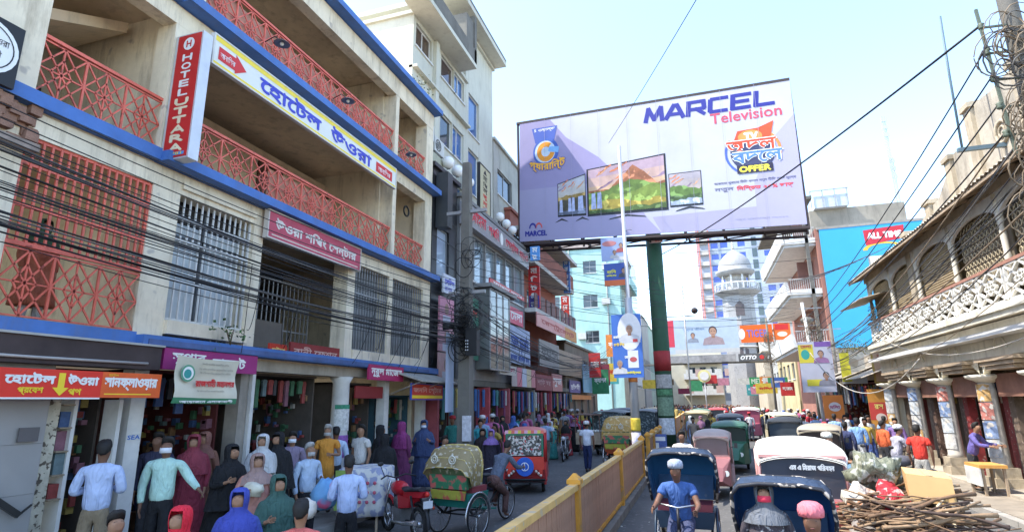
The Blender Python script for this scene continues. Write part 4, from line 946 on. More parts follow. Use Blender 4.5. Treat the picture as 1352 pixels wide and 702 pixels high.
# guarantee roundel
disc(pl, 0.115 * Wd, 0.72 * Hh, 0.72, M((0.06, 0.12, 0.42)), 0.016, 0.78, 32)
bpoly([(0.055, 0.93), (0.165, 0.93), (0.15, 0.80), (0.07, 0.80)], (0.05, 0.1, 0.4), 0.014)
tb_('5 ওয়াল্ড', 0.065, 0.89, 0.155, 0.92, wtxt, 0.018, 0.004)
disc(pl, 0.112 * Wd, 0.72 * Hh, 0.58, M((0.5, 0.6, 0.72)), 0.018, 0.62); disc(pl, 0.115 * Wd, 0.72 * Hh, 0.50, M((0.75, 0.30, 0.04)), 0.020, 0.55, 28, a0=0.9, a1=6.1, r0=0.25)
flat(pl, [(0.125 * Wd, 0.72 * Hh), (0.168 * Wd, 0.70 * Hh), (0.172 * Wd, 0.75 * Hh), (0.13 * Wd, 0.76 * Hh)], M((0.2, 0.42, 0.75)), 0.024)
arc = lambda u, w: (u, w - 0.35 * math.cos((u - 0.12 * Wd) / 0.9) + 0.3)
text(pl, 'গ্যারািন্ট', (0.045 * Wd, 0.555 * Hh, 0.195 * Wd, 0.65 * Hh), M((0.05, 0.08, 0.35)), 0.024, 0.06, wave=arc)
text(pl, 'গ্যারািন্ট', (0.045 * Wd, 0.555 * Hh, 0.195 * Wd, 0.65 * Hh), M((0.8, 0.42, 0.05)), 0.03, 0.02, wave=arc)
# M mark and small MARCEL
for k in (0, 1):
    disc(pl, (0.056 + k * 0.026) * Wd, 0.10 * Hh, 0.20, navy if k == 0 else M((0.55, 0.1, 0.1)), 0.012, 0.3, 14, a0=0, a1=math.pi, r0=0.13)
tb_('MARCEL', 0.025, 0.04, 0.115, 0.08, navy, bold=0.02)
# offer roundel
ou, ov = 0.865 * Wd, 0.52 * Hh
disc(pl, ou, ov, 0.92, M((0.05, 0.06, 0.13)), 0.012, 0.92, 36)
disc(pl, ou, ov, 1.16, M((0.08, 0.14, 0.5)), 0.014, 1.1, 24, a0=2.5, a1=4.2, r0=1.06); disc(pl, ou, ov, 1.16, M((0.7, 0.25, 0.08)), 0.014, 1.1, 24, a0=-0.5, a1=0.9, r0=1.04)
flat(pl, [(ou - 0.75, ov + 0.55), (ou - 0.55, ov + 1.05), (ou + 0.3, ov + 1.1), (ou + 0.95, ov + 1.35), (ou + 0.75, ov + 0.5)], M((0.65, 0.09, 0.04)), 0.018); disc(pl, ou - 0.05, ov + 0.72, 0.5, M((0.75, 0.28, 0.08)), 0.021, 0.32)
text(pl, 'TV', (ou - 0.28, ov + 0.56, ou + 0.25, ov + 0.9), wtxt, 0.025, 0.03)
for s_, v0, c, dx in (('অদল', 0.05, (0.7, 0.08, 0.04), -0.05), ('বদেল', -0.5, (0.1, 0.22, 0.65), 0.15)):
    text(pl, s_, (ou - 1.0 + dx, ov + v0, ou + 1.0 + dx, ov + v0 + 0.5), wtxt, 0.026, 0.06); text(pl, s_, (ou - 1.0 + dx, ov + v0, ou + 1.0 + dx, ov + v0 + 0.5), M(c), 0.032, 0.02)
flat(pl, [(ou - 0.7, ov - 0.98), (ou + 0.75, ov - 0.98), (ou + 0.75, ov - 0.6), (ou - 0.7, ov - 0.6)], M((0.03, 0.03, 0.06)), 0.024); text(pl, 'OFFER', (ou - 0.6, ov - 0.92, ou + 0.65, ov - 0.66), M((0.85, 0.75, 0.08)), 0.03, 0.02)
tb_('যেকােনা পুরােনা িটিভ বদেল নতুন িটিভ নগদ মূেল্য', 0.735, 0.305, 0.985, 0.33, M((0.15, 0.15, 0.25)), 0.01, 0.004)
tb_('নতুন', 0.735, 0.255, 0.795, 0.285, M((0.15, 0.15, 0.25)), 0.01, 0.004); tb_('িনিশ্চত ২৫% ছাড়', 0.805, 0.25, 0.975, 0.29, M((0.6, 0.08, 0.1)), 0.01, 0.012)
tb_('শর্ত প্রেযাজ্য ০৯৬১২', 0.79, 0.05, 0.95, 0.065, M((0.3, 0.3, 0.4)), 0.01, 0.0)
# frame and lattice steel behind
blk2 = M((0.05, 0.035, 0.035), 0.7, 0.2, 3)
P_ = lambda u, v, d: A + rv * u + Vector((0, 0, 1)) * v - nv * d
mb = MB()
for v in (-0.12, Hh + 0.02): mb.bar(P_(-0.1, v, 0.1), P_(Wd + 0.1, v, 0.1), 0.2, 0.12)
for u in (-0.05, Wd + 0.05): mb.bar(P_(u, -0.1, 0.1), P_(u, Hh, 0.1), 0.08, 0.16)
mb.build('frame', blk2, bb)
mb = MB()
for k in range(9):
    u = Wd * k / 8; mb.bar(P_(u, -0.3, 0.5), P_(u, Hh, 0.5), 0.08); mb.bar(P_(u, 0, 0.15), P_(u, 0, 1.6), 0.08)
    if k < 8: mb.bar(P_(u, -0.15, 1.2), P_(u + Wd / 8, -0.15, 0.4), 0.05); mb.bar(P_(u, 0, 0.5), P_(u + Wd / 8, Hh, 0.5), 0.05)
for v, d in ((-0.15, 0.5), (-0.15, 1.5), (Hh * .5, 0.5), (Hh, 0.5)): mb.bar(P_(0, v, d), P_(Wd, v, d), 0.1)
mb.build('truss', blk2, bb)
green = M((0.03, 0.085, 0.045), 0.65, 0.25, 0.8, bump=0.2, streak=0.5)
mb = MB(); mb.lathe([(0.37, 0.0), (0.37, 4.2), (0.36, 11.0)], (-1.6, 27.2, 0.16), 20); mb.build('post', green, bb)
mb = MB(); mb.lathe([(0.378, 3.5), (0.378, 4.4)], (-1.6, 27.2, 0.16), 20); mb.build('painted_band', M((0.32, 0.03, 0.03), 0.7, 0.25, 3), bb)
for k, (z, h, c) in enumerate(((2.9, 0.6, (0.45, 0.43, 0.4)), (1.7, 0.9, (0.2, 0.3, 0.2)), (0.9, 0.7, (0.6, 0.62, 0.65)), (2.5, 0.35, (0.1, 0.25, 0.12)))):
    mb = MB(); n = 10; P = [(-1.6 + 0.382 * math.cos(-2.6 + 2.2 * i / n), 27.2 + 0.382 * math.sin(-2.6 + 2.2 * i / n)) for i in range(n + 1)]
    mb.add([(p[0], p[1], z) for p in P] + [(p[0], p[1], z + h) for p in P], [(i, i + 1, n + 2 + i, n + 1 + i) for i in range(n)], True); mb.build('pasted_poster', M(c, 0.7, 0.45, 10), bb)
g_ = panel('small_sign', 'small pinkish white tin sign at the top right of the green billboard post', 'sign', (-1.75, 26.5, 9.55), CAM_R, 0.6, 0.35, M((0.6, 0.4, 0.4), 0.5), 0.03); text(g_, '1৭৫', (0.05, 0.05, 0.55, 0.28), rtxt, 0.004, 0.008)

# ================================================================ lamp post with posters, barrier
lp = empty('street_lamp_post', (-2.13, 19.5, 0.16)); tag(lp, 'tall pale grey pole with a yellow wrapped band rising through the barrier', 'pole')
mb = MB(); mb.lathe([(0.15, 0.0), (0.13, 4.0), (0.125, 5.6), (0.065, 5.62), (0.062, 11.25), (0.01, 11.26)], (-2.13, 19.5, 0.16), 12); mb.build('shaft', M((0.42, 0.43, 0.44), 0.4, 0.12, 2, metal=0.3, streak=0.2), lp)
mb = MB(); mb.lathe([(0.155, 1.25), (0.16, 1.3), (0.158, 1.6), (0.15, 1.65)], (-2.13, 19.5, 0.16), 12); mb.build('yellow_wrap', M((0.6, 0.45, 0.05), 0.7, 0.3, 8), lp)
mb = MB(); mb.lathe([(0.15, 0.1), (0.152, 1.2)], (-2.13, 19.5, 0.16), 12); mb.build('white_wrap', M((0.6, 0.55, 0.6), 0.7, 0.3, 8), lp)
for k, z in enumerate((10.2, 9.4, 8.7, 8.0)):
    mb = MB(); mb.tube([(-2.1, 19.5, z + 0.16), (-1.95, 19.45, z + 0.2), (-1.85, 19.4, z + 0.16)], 0.008, 4); mb.build('wire_stub', blk2, lp)
def portrait(g_, u, v, s, hair=(0.03, 0.025, 0.02), dress=(0.5, 0.5, 0.52), z=0.008):
    """generic printed head and shoulders"""
    E = lambda du, dv, ru, rv, n=18: [(u + s * (du + ru * math.cos(2 * math.pi * k / n)), v + s * (dv + rv * math.sin(2 * math.pi * k / n))) for k in range(n)]
    flat(g_, [(u - s * 1.0, v - s * 1.15), (u + s * 1.0, v - s * 1.15), (u + s * .85, v - s * .55), (u + s * .3, v - s * .32), (u - s * .3, v - s * .32), (u - s * .85, v - s * .55)], M(dress, 0.6, 0.2, 4), z)
    flat(g_, [(u - s * .16, v - s * .5), (u + s * .16, v - s * .5), (u + s * .16, v - s * .1), (u - s * .16, v - s * .1)], M((0.3, 0.16, 0.1), 0.6), z + .001)
    flat(g_, E(0, .2, .38, .44), M(hair, 0.6), z + .002)
    flat(g_, E(0, .1, .31, .40), M((0.42, 0.25, 0.17), 0.6, 0.15, 6), z + .003)
    flat(g_, [(u - s * .13, v - s * .12), (u + s * .13, v - s * .12), (u + s * .08, v - s * .17), (u - s * .08, v - s * .17)], M((0.3, 0.1, 0.08)), z + .004)
    for q in (-1, 1): flat(g_, E(q * .13, .16, .055, .03, 8), M((0.04, 0.03, 0.03)), z + .004)
def poster(lab, origin, right, w, h, bg_c, shapes, texts, up=UP, depth=0.02, group=None):
    g_ = panel('poster_board', lab, 'poster', origin, right, w, h, M(bg_c, 0.5, 0.1, 2), depth, up, group=group)
    for sh in shapes:
        if sh[0] == 'o': disc(g_, sh[1] * w, sh[2] * h, sh[3] * w, M(sh[5], 0.6, 0.08, 4), sh[6] if len(sh) > 6 else 0.004, sh[4] * h)
        elif sh[0] == 'p': portrait(g_, sh[1] * w, sh[2] * h, sh[3] * w, *sh[4:])
        elif sh[0] == 'r': rect(g_, sh[1] * w, sh[2] * h, sh[3] * w, sh[4] * h, M(sh[5], 0.6, 0.08, 3), sh[6] if len(sh) > 6 else 0.0035)
    for t_ in texts: text(g_, t_[0], (t_[1] * w, t_[2] * h, t_[3] * w, t_[4] * h), M(t_[5]), 0.012, 0.006)
    return g_
skin_c = (0.36, 0.2, 0.13)
poster('blue and white election poster on the pale pole', (-2.72, 19.3, 3.1), CAM_R, 0.98, 2.1, (0.06, 0.16, 0.5),
       [('o', .6, .72, .4, .3, (0.75, 0.73, 0.72)), ('p', .6, .74, .36, (.6, .6, .6), (.6, .6, .62)), ('r', .5, .45, .8, .62, (0.75, 0.75, 0.75), .006), ('p', .22, .2, .26, (.3, .3, .3), (.6, .6, .6)), ('r', .5, .15, .85, .42, (0.72, 0.72, 0.78), .006), ('r', .7, .55, .86, .6, (0.6, 0.08, 0.08), .011), ('o', .68, .28, .12, .04, (0.5, 0.1, 0.1), .01)],
       [('মেনানীত', .05, .62, .3, .67, (.8, .8, .8)), ('েভাট িদন', .05, .5, .4, .55, (.85, .6, .1)), ('কাউিন্সলর', .45, .05, .9, .1, (.85, .75, .1)), ('েমা:', .4, .3, .52, .34, (.8, .8, .8))])
mb = MB(); mb.lathe([(0.15, 2.8), (0.15, 2.95)], (-2.13, 19.5, 0.16), 12); mb.build('orange_band', M((0.6, 0.2, 0.05)), lp)
poster('blue poster of two faces hanging high left of the pale pole', (-3.35, 22.0, 7.75), CAM_R, 0.95, 0.95, (0.33, 0.4, 0.62), [('p', .55, .33, .2), ('p', .83, .6, .22, (.03, .02, .02), (.4, .1, .1)), ('r', .5, .0, 1, .15, (0.6, 0.6, 0.65), .006), ('o', .35, .75, .3, .12, (0.5, 0.2, 0.2))], [])
poster('blue and orange poster of one face below the two faced one', (-3.28, 22.02, 6.75), CAM_R, 0.95, 0.9, (0.05, 0.1, 0.35), [('r', 0, 0, 1, .25, (0.65, 0.16, 0.06)), ('p', .8, .62, .22, (.03, .02, .02), (.08, .08, .1))], [('হািব', .12, .55, .5, .72, (.75, .7, .1)), ('কাউিন্সলর', .1, .4, .5, .5, (.75, .7, .1))])
# barrier: posts, rails and slatted panels
yel = M((0.60, 0.28, 0.03), 0.55, 0.25, 3, fleck=(7, 0.36, (0.36, 0.22, 0.1)), streak=0.6, streak_col=(0.3, 0.2, 0.1)); mauve = M((0.42, 0.235, 0.15), 0.75, 0.3, 2.5, streak=0.7, streak_col=(0.3, 0.24, 0.18))
yel2 = M((0.62, 0.40, 0.14), 0.55, 0.2, 3, fleck=(8, 0.4, (0.45, 0.36, 0.24)))
slm = MB().box(-0.012, 0.012, -0.058, 0.058, 0, 0.86).mesh('slat', mauve)
def barrier(lab, ys, x=-1.86, slats=True, col=None):
    b = empty('road_barrier', (x, (ys[0] + ys[-1]) / 2, 0.16)); tag(b, lab, 'barrier', 'median barrier sections')
    for y in ys:
        mb = MB(); mb.box(x - 0.07, x + 0.07, y - 0.07, y + 0.07, 0.16, 1.2); mb.box(x - 0.10, x + 0.10, y - 0.10, y + 0.10, 1.2, 1.26)
        mb.hexa([(x - 0.09, y - 0.09, 1.26), (x + 0.09, y - 0.09, 1.26), (x + 0.09, y + 0.09, 1.26), (x - 0.09, y + 0.09, 1.26)], [(x - 0.02, y - 0.02, 1.34), (x + 0.02, y - 0.02, 1.34), (x + 0.02, y + 0.02, 1.34), (x - 0.02, y + 0.02, 1.34)]); mb.build('post', yel, b)
    for a, c in zip(ys, ys[1:]):
        mb = MB(); mb.box(x - 0.06, x + 0.06, a + 0.071, c - 0.071, 1.12, 1.2); mb.build('top_rail', yel2, b)
        mb = MB(); mb.box(x - 0.04, x + 0.04, a + 0.071, c - 0.071, 0.2, 0.255); mb.build('bottom_rail', yel, b)
        if slats:
            n = int((c - a - 0.16) / 0.12); w = (c - a - 0.16) / n; inv = WM[b].inverted()
            for i in range(n): inst('slat', slm, b, inv @ Vector((x + rng.uniform(-.004, .004), a + 0.08 + w * (i + 0.5), 0.257)))
        else:
            mb = MB(); mb.box(x - 0.01, x + 0.01, a + 0.08, c - 0.08, 0.257, 1.118); mb.build('panel', col or mauve, b)
barrier('nearest run of the yellow and mauve median barrier', (-0.8, 3.9, 8.6, 13.3, 18.3))
barrier('yellow median barrier run between the pale pole and the green post', (20.4, 22.4, 24.4, 26.3))
barrier('tan slatted barrier run beyond the green post', (28.2, 31, 34, 37, 40))
barrier('far end of the median barrier in the traffic', (40.5, 50, 60, 70), slats=False, col=M((0.4, 0.3, 0.2), 0.7))
g_ = panel('barrier_notice', 'blue and white printed notice on the barrier end before the green post', 'notice', (-1.93, 23.5, 0.5), CAM_R, 0.5, 0.6, M((0.1, 0.15, 0.4), 0.6, 0.4, 20), 0.02); rect(g_, .05, .35, .45, .5, wtxt); rect(g_, .05, .08, .2, .28, wtxt)
# thin poles on the median further on
for x, y, h, lab in ((-0.6, 35, 9.0, 'thin pole with a side arm camera right of the green post'), (-2.1, 33, 8.4, 'thin pole just behind the green billboard post')):
    o = empty('thin_pole', (x, y, 0)); tag(o, lab, 'pole')
    mb = MB(); mb.tube([(x, y, 0), (x, y, h)], 0.05, 6); mb.build('shaft', steel, o)
    if x > -1:
        mb = MB(); mb.bar((x - 1.5, y, 7.2), (x + 0.6, y, 7.2), 0.05); mb.ball((x + 0.6, y, 7.5), 0.2, 8); mb.build('camera_arm', blk2, o)
o = empty('round_road_sign', (0.3, 48, 0)); tag(o, 'round yellow edged road sign on a post in the far traffic', 'sign')
mb = MB(); mb.tube([(0.3, 48, 0), (0.3, 48, 4.2)], 0.05, 6); mb.build('shaft', steel, o)
mb = MB(); mb.tube([(0.3, 47.9, 4.2), (0.3, 47.95, 4.2)], 0.5, 20); mb.build('disc', M((0.7, 0.65, 0.3)), o); mb = MB(); mb.tube([(0.3, 47.86, 4.2), (0.3, 47.89, 4.2)], 0.34, 20); mb.build('face', M((0.7, 0.7, 0.65)), o)

# ================================================================ RIGHT: old balcony building
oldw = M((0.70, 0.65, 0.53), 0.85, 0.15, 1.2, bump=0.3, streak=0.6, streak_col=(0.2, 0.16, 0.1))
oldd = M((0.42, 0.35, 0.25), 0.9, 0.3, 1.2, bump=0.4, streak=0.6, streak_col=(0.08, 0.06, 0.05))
wood = M((0.38, 0.29, 0.2), 0.8, 0.3, 3, bump=0.2)
tin = M((0.5, 0.43, 0.33), 0.6, 0.3, 1.5, metal=0.3, streak=0.6, streak_col=(0.16, 0.07, 0.03))
ogx = 6.9
old = empty('old_balcony_building', (8.5, 18, 0.14)); tag(old, 'old two storey house with a white fretwork balcony over a pillared arcade', 'house')
YC = [9.9, 12.5, 15.1, 17.8, 20.5, 23.1, 25.8]
def opart(name, mats, boxes, parent=None):
    mb = MB()
    for b in boxes: mb.box(*b)
    return mb.build(name, mats, parent or old)
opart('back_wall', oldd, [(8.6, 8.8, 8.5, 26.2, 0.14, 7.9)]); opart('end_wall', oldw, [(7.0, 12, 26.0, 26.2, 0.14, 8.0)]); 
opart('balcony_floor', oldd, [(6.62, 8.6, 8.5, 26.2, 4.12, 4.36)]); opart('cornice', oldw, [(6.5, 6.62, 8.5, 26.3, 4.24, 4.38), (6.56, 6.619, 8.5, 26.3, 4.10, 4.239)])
opart('moulding', whitep, [(6.45, 6.8, 8.5, 26.3, 3.72, 3.84)]); opart('frieze', oldw, [(6.82, 7.05, 8.5, 26.2, 3.3, 4.09)])
# ground floor: columns with capitals and bases, stepped corbel arches
for k, y in enumerate(YC[1:]):
    c = empty('arcade_column', (ogx, y, 0.14)); c.parent = old; c.matrix_parent_inverse = WM[old].inverted(); WM[c] = Matrix.Translation((ogx, y, 0.14))
    WM[c] = Matrix.Translation((ogx, y, 0.14)); 
    mb = MB(); mb.lathe([(0.24, 0.5), (0.2, 0.62), (0.19, 2.3), (0.17, 2.55)], (ogx, y, 0.14), 14); mb.build('shaft', M((0.5, 0.46, 0.4), 0.8, 0.3, 3, streak=0.5), c)
    mb = MB(); mb.lathe([(0.17, 2.55), (0.22, 2.6), (0.4, 2.68), (0.42, 2.74), (0.3, 2.76)], (ogx, y, 0.14), 16); mb.build('capital', oldw, c)
    mb = MB(); mb.box(ogx - 0.3, ogx + 0.3, y - 0.3, y + 0.3, 0.14, 0.42); mb.box(ogx - 0.26, ogx + 0.26, y - 0.26, y + 0.26, 0.42, 0.66); mb.build('base', oldd, c)
    for j in range(4):
        z = 0.75 + j * 0.45; col = ((0.42, 0.16, 0.13), (0.5, 0.49, 0.47), (0.2, 0.27, 0.42), (0.48, 0.3, 0.12), (0.45, 0.48, 0.5))[(k * 2 + j * 3) % 5]; n = 10
        P = [(ogx + 0.215 * math.cos(2.0 + 2.6 * i / n), y + 0.215 * math.sin(2.0 + 2.6 * i / n)) for i in range(n + 1)]
        mb = MB(); mb.add([(p[0], p[1], z + 0.14) for p in P] + [(p[0], p[1], z + 0.14 + 0.42) for p in P], [(i, i + 1, n + 2 + i, n + 1 + i) for i in range(n)], True); mb.build('pasted_poster', M(col, 0.8, 0.45, 12, fleck=(9, 0.42, (0.5, 0.47, 0.42))), c)
for a, b in zip(YC, YC[1:]):
    mb = MB(); mid = (a + b) / 2; w = (b - a) / 2 - 0.1
    # cusped arch spandrels in white plaster
    outer = [(a + 0.1, 3.3), (a + 0.1, 2.9)]; n = 14
    pts = [(mid - w, 2.9)] + [(mid - w * math.cos(math.pi * i / n), 2.9 + 0.34 * math.sin(math.pi * i / n) - 0.05 * abs(math.sin(math.pi * i / n * 3.5))) for i in range(n + 1)] + [(mid + w, 2.9), (mid + w, 3.32), (mid - w, 3.32)]
    for i in range(1, n + 1):
        p, q = pts[i], pts[i + 1]
        mb.add([(6.86, p[0], p[1]), (6.86, q[0], q[1]), (6.86, q[0], 3.32), (6.86, p[0], 3.32), (7.0, p[0], p[1]), (7.0, q[0], q[1]), (7.0, q[0], 3.32), (7.0, p[0], 3.32)], [(0, 3, 2, 1), (4, 5, 6, 7), (0, 1, 5, 4)])
    mb.build('arch', oldw, old)
    for j in range(3):
        opart('stepped_bracket', wood, [(6.7 - j * 0.05, 7.2, mid - w * (0.55 + j * 0.12), mid + w * (0.55 + j * 0.12), 2.98 + j * 0.1, 3.07 + j * 0.1)])
    o = opart('canopy_board', M((0.26, 0.13, 0.09), 0.8, 0.3, 2), [(7.02, 7.08, a + 0.25, b - 0.25, 2.35, 2.9)])
    mb = MB(); mb.torus((6.8, mid, 3.45), 0.3, 0.025, 'X', 12, 4, 0, math.pi); mb.build('plaster_swag', oldw, old)
# upper floor: slim turned posts, arches, blinds, fretwork rail
for k, y in enumerate(YC[1:]):
    mb = MB(); mb.lathe([(0.08, 4.38), (0.1, 4.45), (0.06, 4.6), (0.055, 5.3), (0.09, 5.4), (0.06, 5.5), (0.07, 5.9), (0.05, 6.1), (0.08, 6.25), (0.08, 6.85)], (6.75, y, 0), 10); mb.build('balcony_post', M((0.6, 0.56, 0.47), 0.7, 0.2, 3, streak=0.4), old)
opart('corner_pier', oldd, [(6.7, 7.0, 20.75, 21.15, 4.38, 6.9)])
blind = M((0.44, 0.34, 0.2), 0.85, 0.15, 2.0, stripes=('Z', 9.0, (0.3, 0.22, 0.12)), streak=0.3)
blind2 = M((0.4, 0.32, 0.2), 0.85, 0.15, 2.0)
for k, (a, b) in enumerate(zip(YC, YC[1:])):
    mid = (a + b) / 2; w = (b - a) / 2; n = 12
    mb = MB()
    for i in range(n):
        t0, t1 = math.pi * i / n, math.pi * (i + 1) / n
        p = (mid - w * math.cos(t0), 6.25 + 0.42 * math.sin(t0)); q = (mid - w * math.cos(t1), 6.25 + 0.42 * math.sin(t1))
        mb.add([(6.72, p[0], p[1]), (6.72, q[0], q[1]), (6.72, q[0], 6.88), (6.72, p[0], 6.88), (6.8, p[0], p[1]), (6.8, q[0], q[1]), (6.8, q[0], 6.88), (6.8, p[0], 6.88)], [(0, 3, 2, 1), (4, 5, 6, 7), (0, 1, 5, 4)])
    mb.build('upper_arch', whitep, old)
    if k >= 3:
        opart('rolled_blind', blind, [(6.86, 6.89, a + 0.1, b - 0.1, 5.0, 6.6)])
        mb = MB()
        for j in range(24): mb.box(6.84, 6.86, a + 0.1, b - 0.1, 5.02 + j * 0.066, 5.045 + j * 0.066)
        o = mb.build('blind_slats', blind2, old); o['kind'] = 'stuff'
    else:
        opart('lattice_backing', M((0.16, 0.13, 0.09), 0.9, 0.3, 2), [(6.95, 6.98, a + 0.1, b - 0.1, 4.9, 6.7)])
        mb = MB(); nx, nz = 12, 9
        for i in range(nx):
            for j in range(nz): mb.torus((6.88, a + 0.2 + (b - a - 0.4) * (i + 0.5) / nx, 4.98 + 1.7 * (j + 0.5) / nz), 0.075, 0.013, 'X', 7, 3)
        o = mb.build('ring_lattice', M((0.5, 0.42, 0.28), 0.85, 0.2, 3), old); o['kind'] = 'stuff'
    # fretwork balustrade, white
    nn = 2; ww = (b - a - 0.1) / nn
    for i in range(nn):
        mb = MB(); y0 = a + 0.05 + i * ww; y1 = y0 + ww - 0.03; z0, z1 = 4.42, 5.16; x = 6.6
        Q = lambda u, v: (x, y0 + u * (y1 - y0), z0 + v * (z1 - z0))
        for s0, s1 in (((0, 0), (1, 0)), ((0, 1), (1, 1)), ((0, 0), (0, 1)), ((1, 0), (1, 1)), ((0, 0), (1, 1)), ((0, 1), (1, 0)), ((.5, 0), (1, .5)), ((1, .5), (.5, 1)), ((.5, 1), (0, .5)), ((0, .5), (.5, 0)), ((.28, .5), (.5, .72)), ((.5, .72), (.72, .5)), ((.72, .5), (.5, .28)), ((.5, .28), (.28, .5))):
            mb.bar(Q(*s0), Q(*s1), 0.04, 0.065, up=(1, 0, 0))
        mb.build('fretwork_panel', M((0.74, 0.72, 0.66), 0.7, 0.15, 2, streak=0.35), old)
opart('handrail', M((0.35, 0.17, 0.12), 0.6, 0.2, 3), [(6.55, 6.65, 8.6, 26.0, 5.18, 5.25)])
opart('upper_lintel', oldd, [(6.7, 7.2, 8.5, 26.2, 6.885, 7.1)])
# corrugated eave
def corrugated(name, p0, p1, q0, q1, n, mat, parent, amp=0.02):
    """sheet between edge p0-p1 (top) and q0-q1 (bottom), waves along p"""
    p0, p1, q0, q1 = map(Vector, (p0, p1, q0, q1)); nrm = (p1 - p0).cross(q0 - p0).normalized()
    vs = []
    for i in range(n * 4 + 1):
        t = i / (n * 4); o_ = nrm * amp * math.sin(i * math.pi / 2)
        vs += [p0.lerp(p1, t) + o_, q0.lerp(q1, t) + o_]
    mb = MB(); m = n * 4
    mb.add(vs, [(2 * i, 2 * i + 1, 2 * i + 3, 2 * i + 2) for i in range(m)], True)
    mb.add([v + nrm * 0.012 for v in vs], [(2 * i, 2 * i + 2, 2 * i + 3, 2 * i + 1) for i in range(m)], True)
    return mb.build(name, mat, parent)
corrugated('tin_eave', (7.7, 8.5, 7.55), (7.7, 26.4, 7.55), (6.15, 8.5, 6.98), (6.15, 26.4, 6.98), 90, tin, old)
mb = MB()
for k in range(24): mb.bar((7.7, 8.6 + k * 0.77, 7.48), (6.2, 8.6 + k * 0.77, 6.93), 0.05, 0.07)
mb.bar((6.2, 8.5, 6.92), (6.2, 26.4, 6.92), 0.04, 0.08)
mb.build('rafters', wood, old)
# small lower tin hood at far corner
corrugated('corner_hood', (6.9, 24.0, 6.2), (6.9, 27.2, 6.2), (5.9, 24.0, 5.95), (5.9, 27.2, 5.95), 16, tin, old)
# crumbling roof parapet with piers and gables
mb = MB(); prof = [(8.5, 8.1), (12.2, 8.4), (13.2, 8.9), (14.6, 9.2), (15.0, 9.9), (16.2, 9.9), (17.0, 10.0), (17.6, 9.2), (18.0, 9.1), (18.6, 9.3), (19.4, 8.9), (20.3, 8.4), (21.2, 8.35), (22.5, 7.95), (24, 7.9), (26.2, 7.8)]
for (a, za), (b, zb) in zip(prof, prof[1:]):
    mb.add([(7.6, a, 7.4), (7.6, b, 7.4), (7.6, b, zb), (7.6, a, za), (7.9, a, 7.4), (7.9, b, 7.4), (7.9, b, zb), (7.9, a, za)], [(0, 3, 2, 1), (4, 5, 6, 7), (3, 7, 6, 2)])
mb.build('parapet', M((0.42, 0.37, 0.29), 0.9, 0.35, 0.9, bump=0.5, streak=0.85, streak_col=(0.07, 0.055, 0.045)), old)
for y, h in ((12.2, 9.2), (14.8, 10.0), (17.3, 10.1), (19.0, 9.3), (21.0, 8.6), (23.4, 8.2)):
    mb = MB(); mb.box(7.5, 7.95, y - 0.2, y + 0.2, 7.4, h - 0.15); mb.box(7.44, 8.0, y - 0.26, y + 0.26, h - 0.15, h); mb.build('parapet_pier', oldd, old)
mb = MB(); mb.torus((7.58, 16.0, 8.7), 0.28, 0.05, 'X', 14, 5); mb.torus((7.58, 16.0, 8.7), 0.14, 0.03, 'X', 10, 4); mb.build('plaster_roundel', oldd, old)
opart('roof', oldd, [(7.95, 12, 8.5, 26.2, 7.5, 7.7)])
# arcade back shops
fR = fr_right(7.3)
for k, (a, b) in enumerate(zip(YC, YC[1:])):
    lab = ('shop at the near right edge of the arcade', 'red shutter shop nearest the camera in the arcade', 'shop with red posters behind the white and blue column', 'dark shop behind the middle columns of the arcade', 'shop behind the red shirted man', 'maroon shop at the far end of the arcade')[k]
    s_ = shop('shop', lab, fR, a + 0.35, b - 0.35, 2.85, 90 + k, dkr if k % 2 else dk, depth=1.28, hang=k > 2)
    for yy in (a, b - 0.3):
        mb = MB(); mb.box(7.3, 7.5, yy, yy + 0.3, 0.14, 2.9); mb.build('red_board', M(((0.22, 0.03, 0.03), (0.1, 0.06, 0.045), (0.16, 0.12, 0.09))[k % 3], 0.7, 0.35, 6, fleck=(11, 0.36, (0.3, 0.24, 0.2))), s_)
for i in range(11):
    pass
opart('plinth', M((0.4, 0.35, 0.28), 0.9, 0.25, 2, streak=0.4), [(6.45, 8.6, 8.5, 26.1, 0.13, 0.2)])
# antenna rod on roof & far lattice masts
mb = MB(); mb.tube([(6.83, 16, 12.15), (6.76, 16.0, 10.4), (6.7, 16, 8.3)], 0.03, 5); mb.box(6.6, 7.6, 15.95, 16.05, 8.3, 8.4)
tag(mb.build('roof_antenna', M((0.1, 0.15, 0.18), 0.5)), 'thin tall antenna rod standing on the old parapet', 'antenna')
for x, y, z0, z1, lab in ((96, 300, 0, 137, 'higher of two faint lattice masts in the sky'), (97, 302, 0, 116, 'lower of two faint lattice masts in the sky')):
    o = empty('lattice_mast', (x, y, z0)); tag(o, lab, 'mast')
    mb = MB()
    for dx, dy in ((-1, -1), (1, -1), (1, 1), (-1, 1)): mb.bar((x + dx * 1.2, y + dy * 1.2, z0), (x + dx * 0.6, y + dy * 0.6, z1), 0.18)
    mb.build('legs', M((0.45, 0.5, 0.55)), o)
    mb = MB()
    for k in range(20):
        z = z1 - 30 + k * 1.5; s_ = 0.7
        mb.bar((x - s_, y - s_, z), (x + s_, y - s_, z + 1.5), 0.1); mb.bar((x + s_, y - s_, z), (x - s_, y - s_, z + 1.5), 0.1); mb.bar((x - s_, y - s_, z), (x + s_, y - s_, z), 0.1)
    for k in range(3): mb.box(x - 1.2, x + 1.2, y - 1.3, y - 1.1, z1 - 3 - k * 4, z1 - 1 - k * 4)
    mb.build('bracing', M((0.45, 0.5, 0.55)), o)

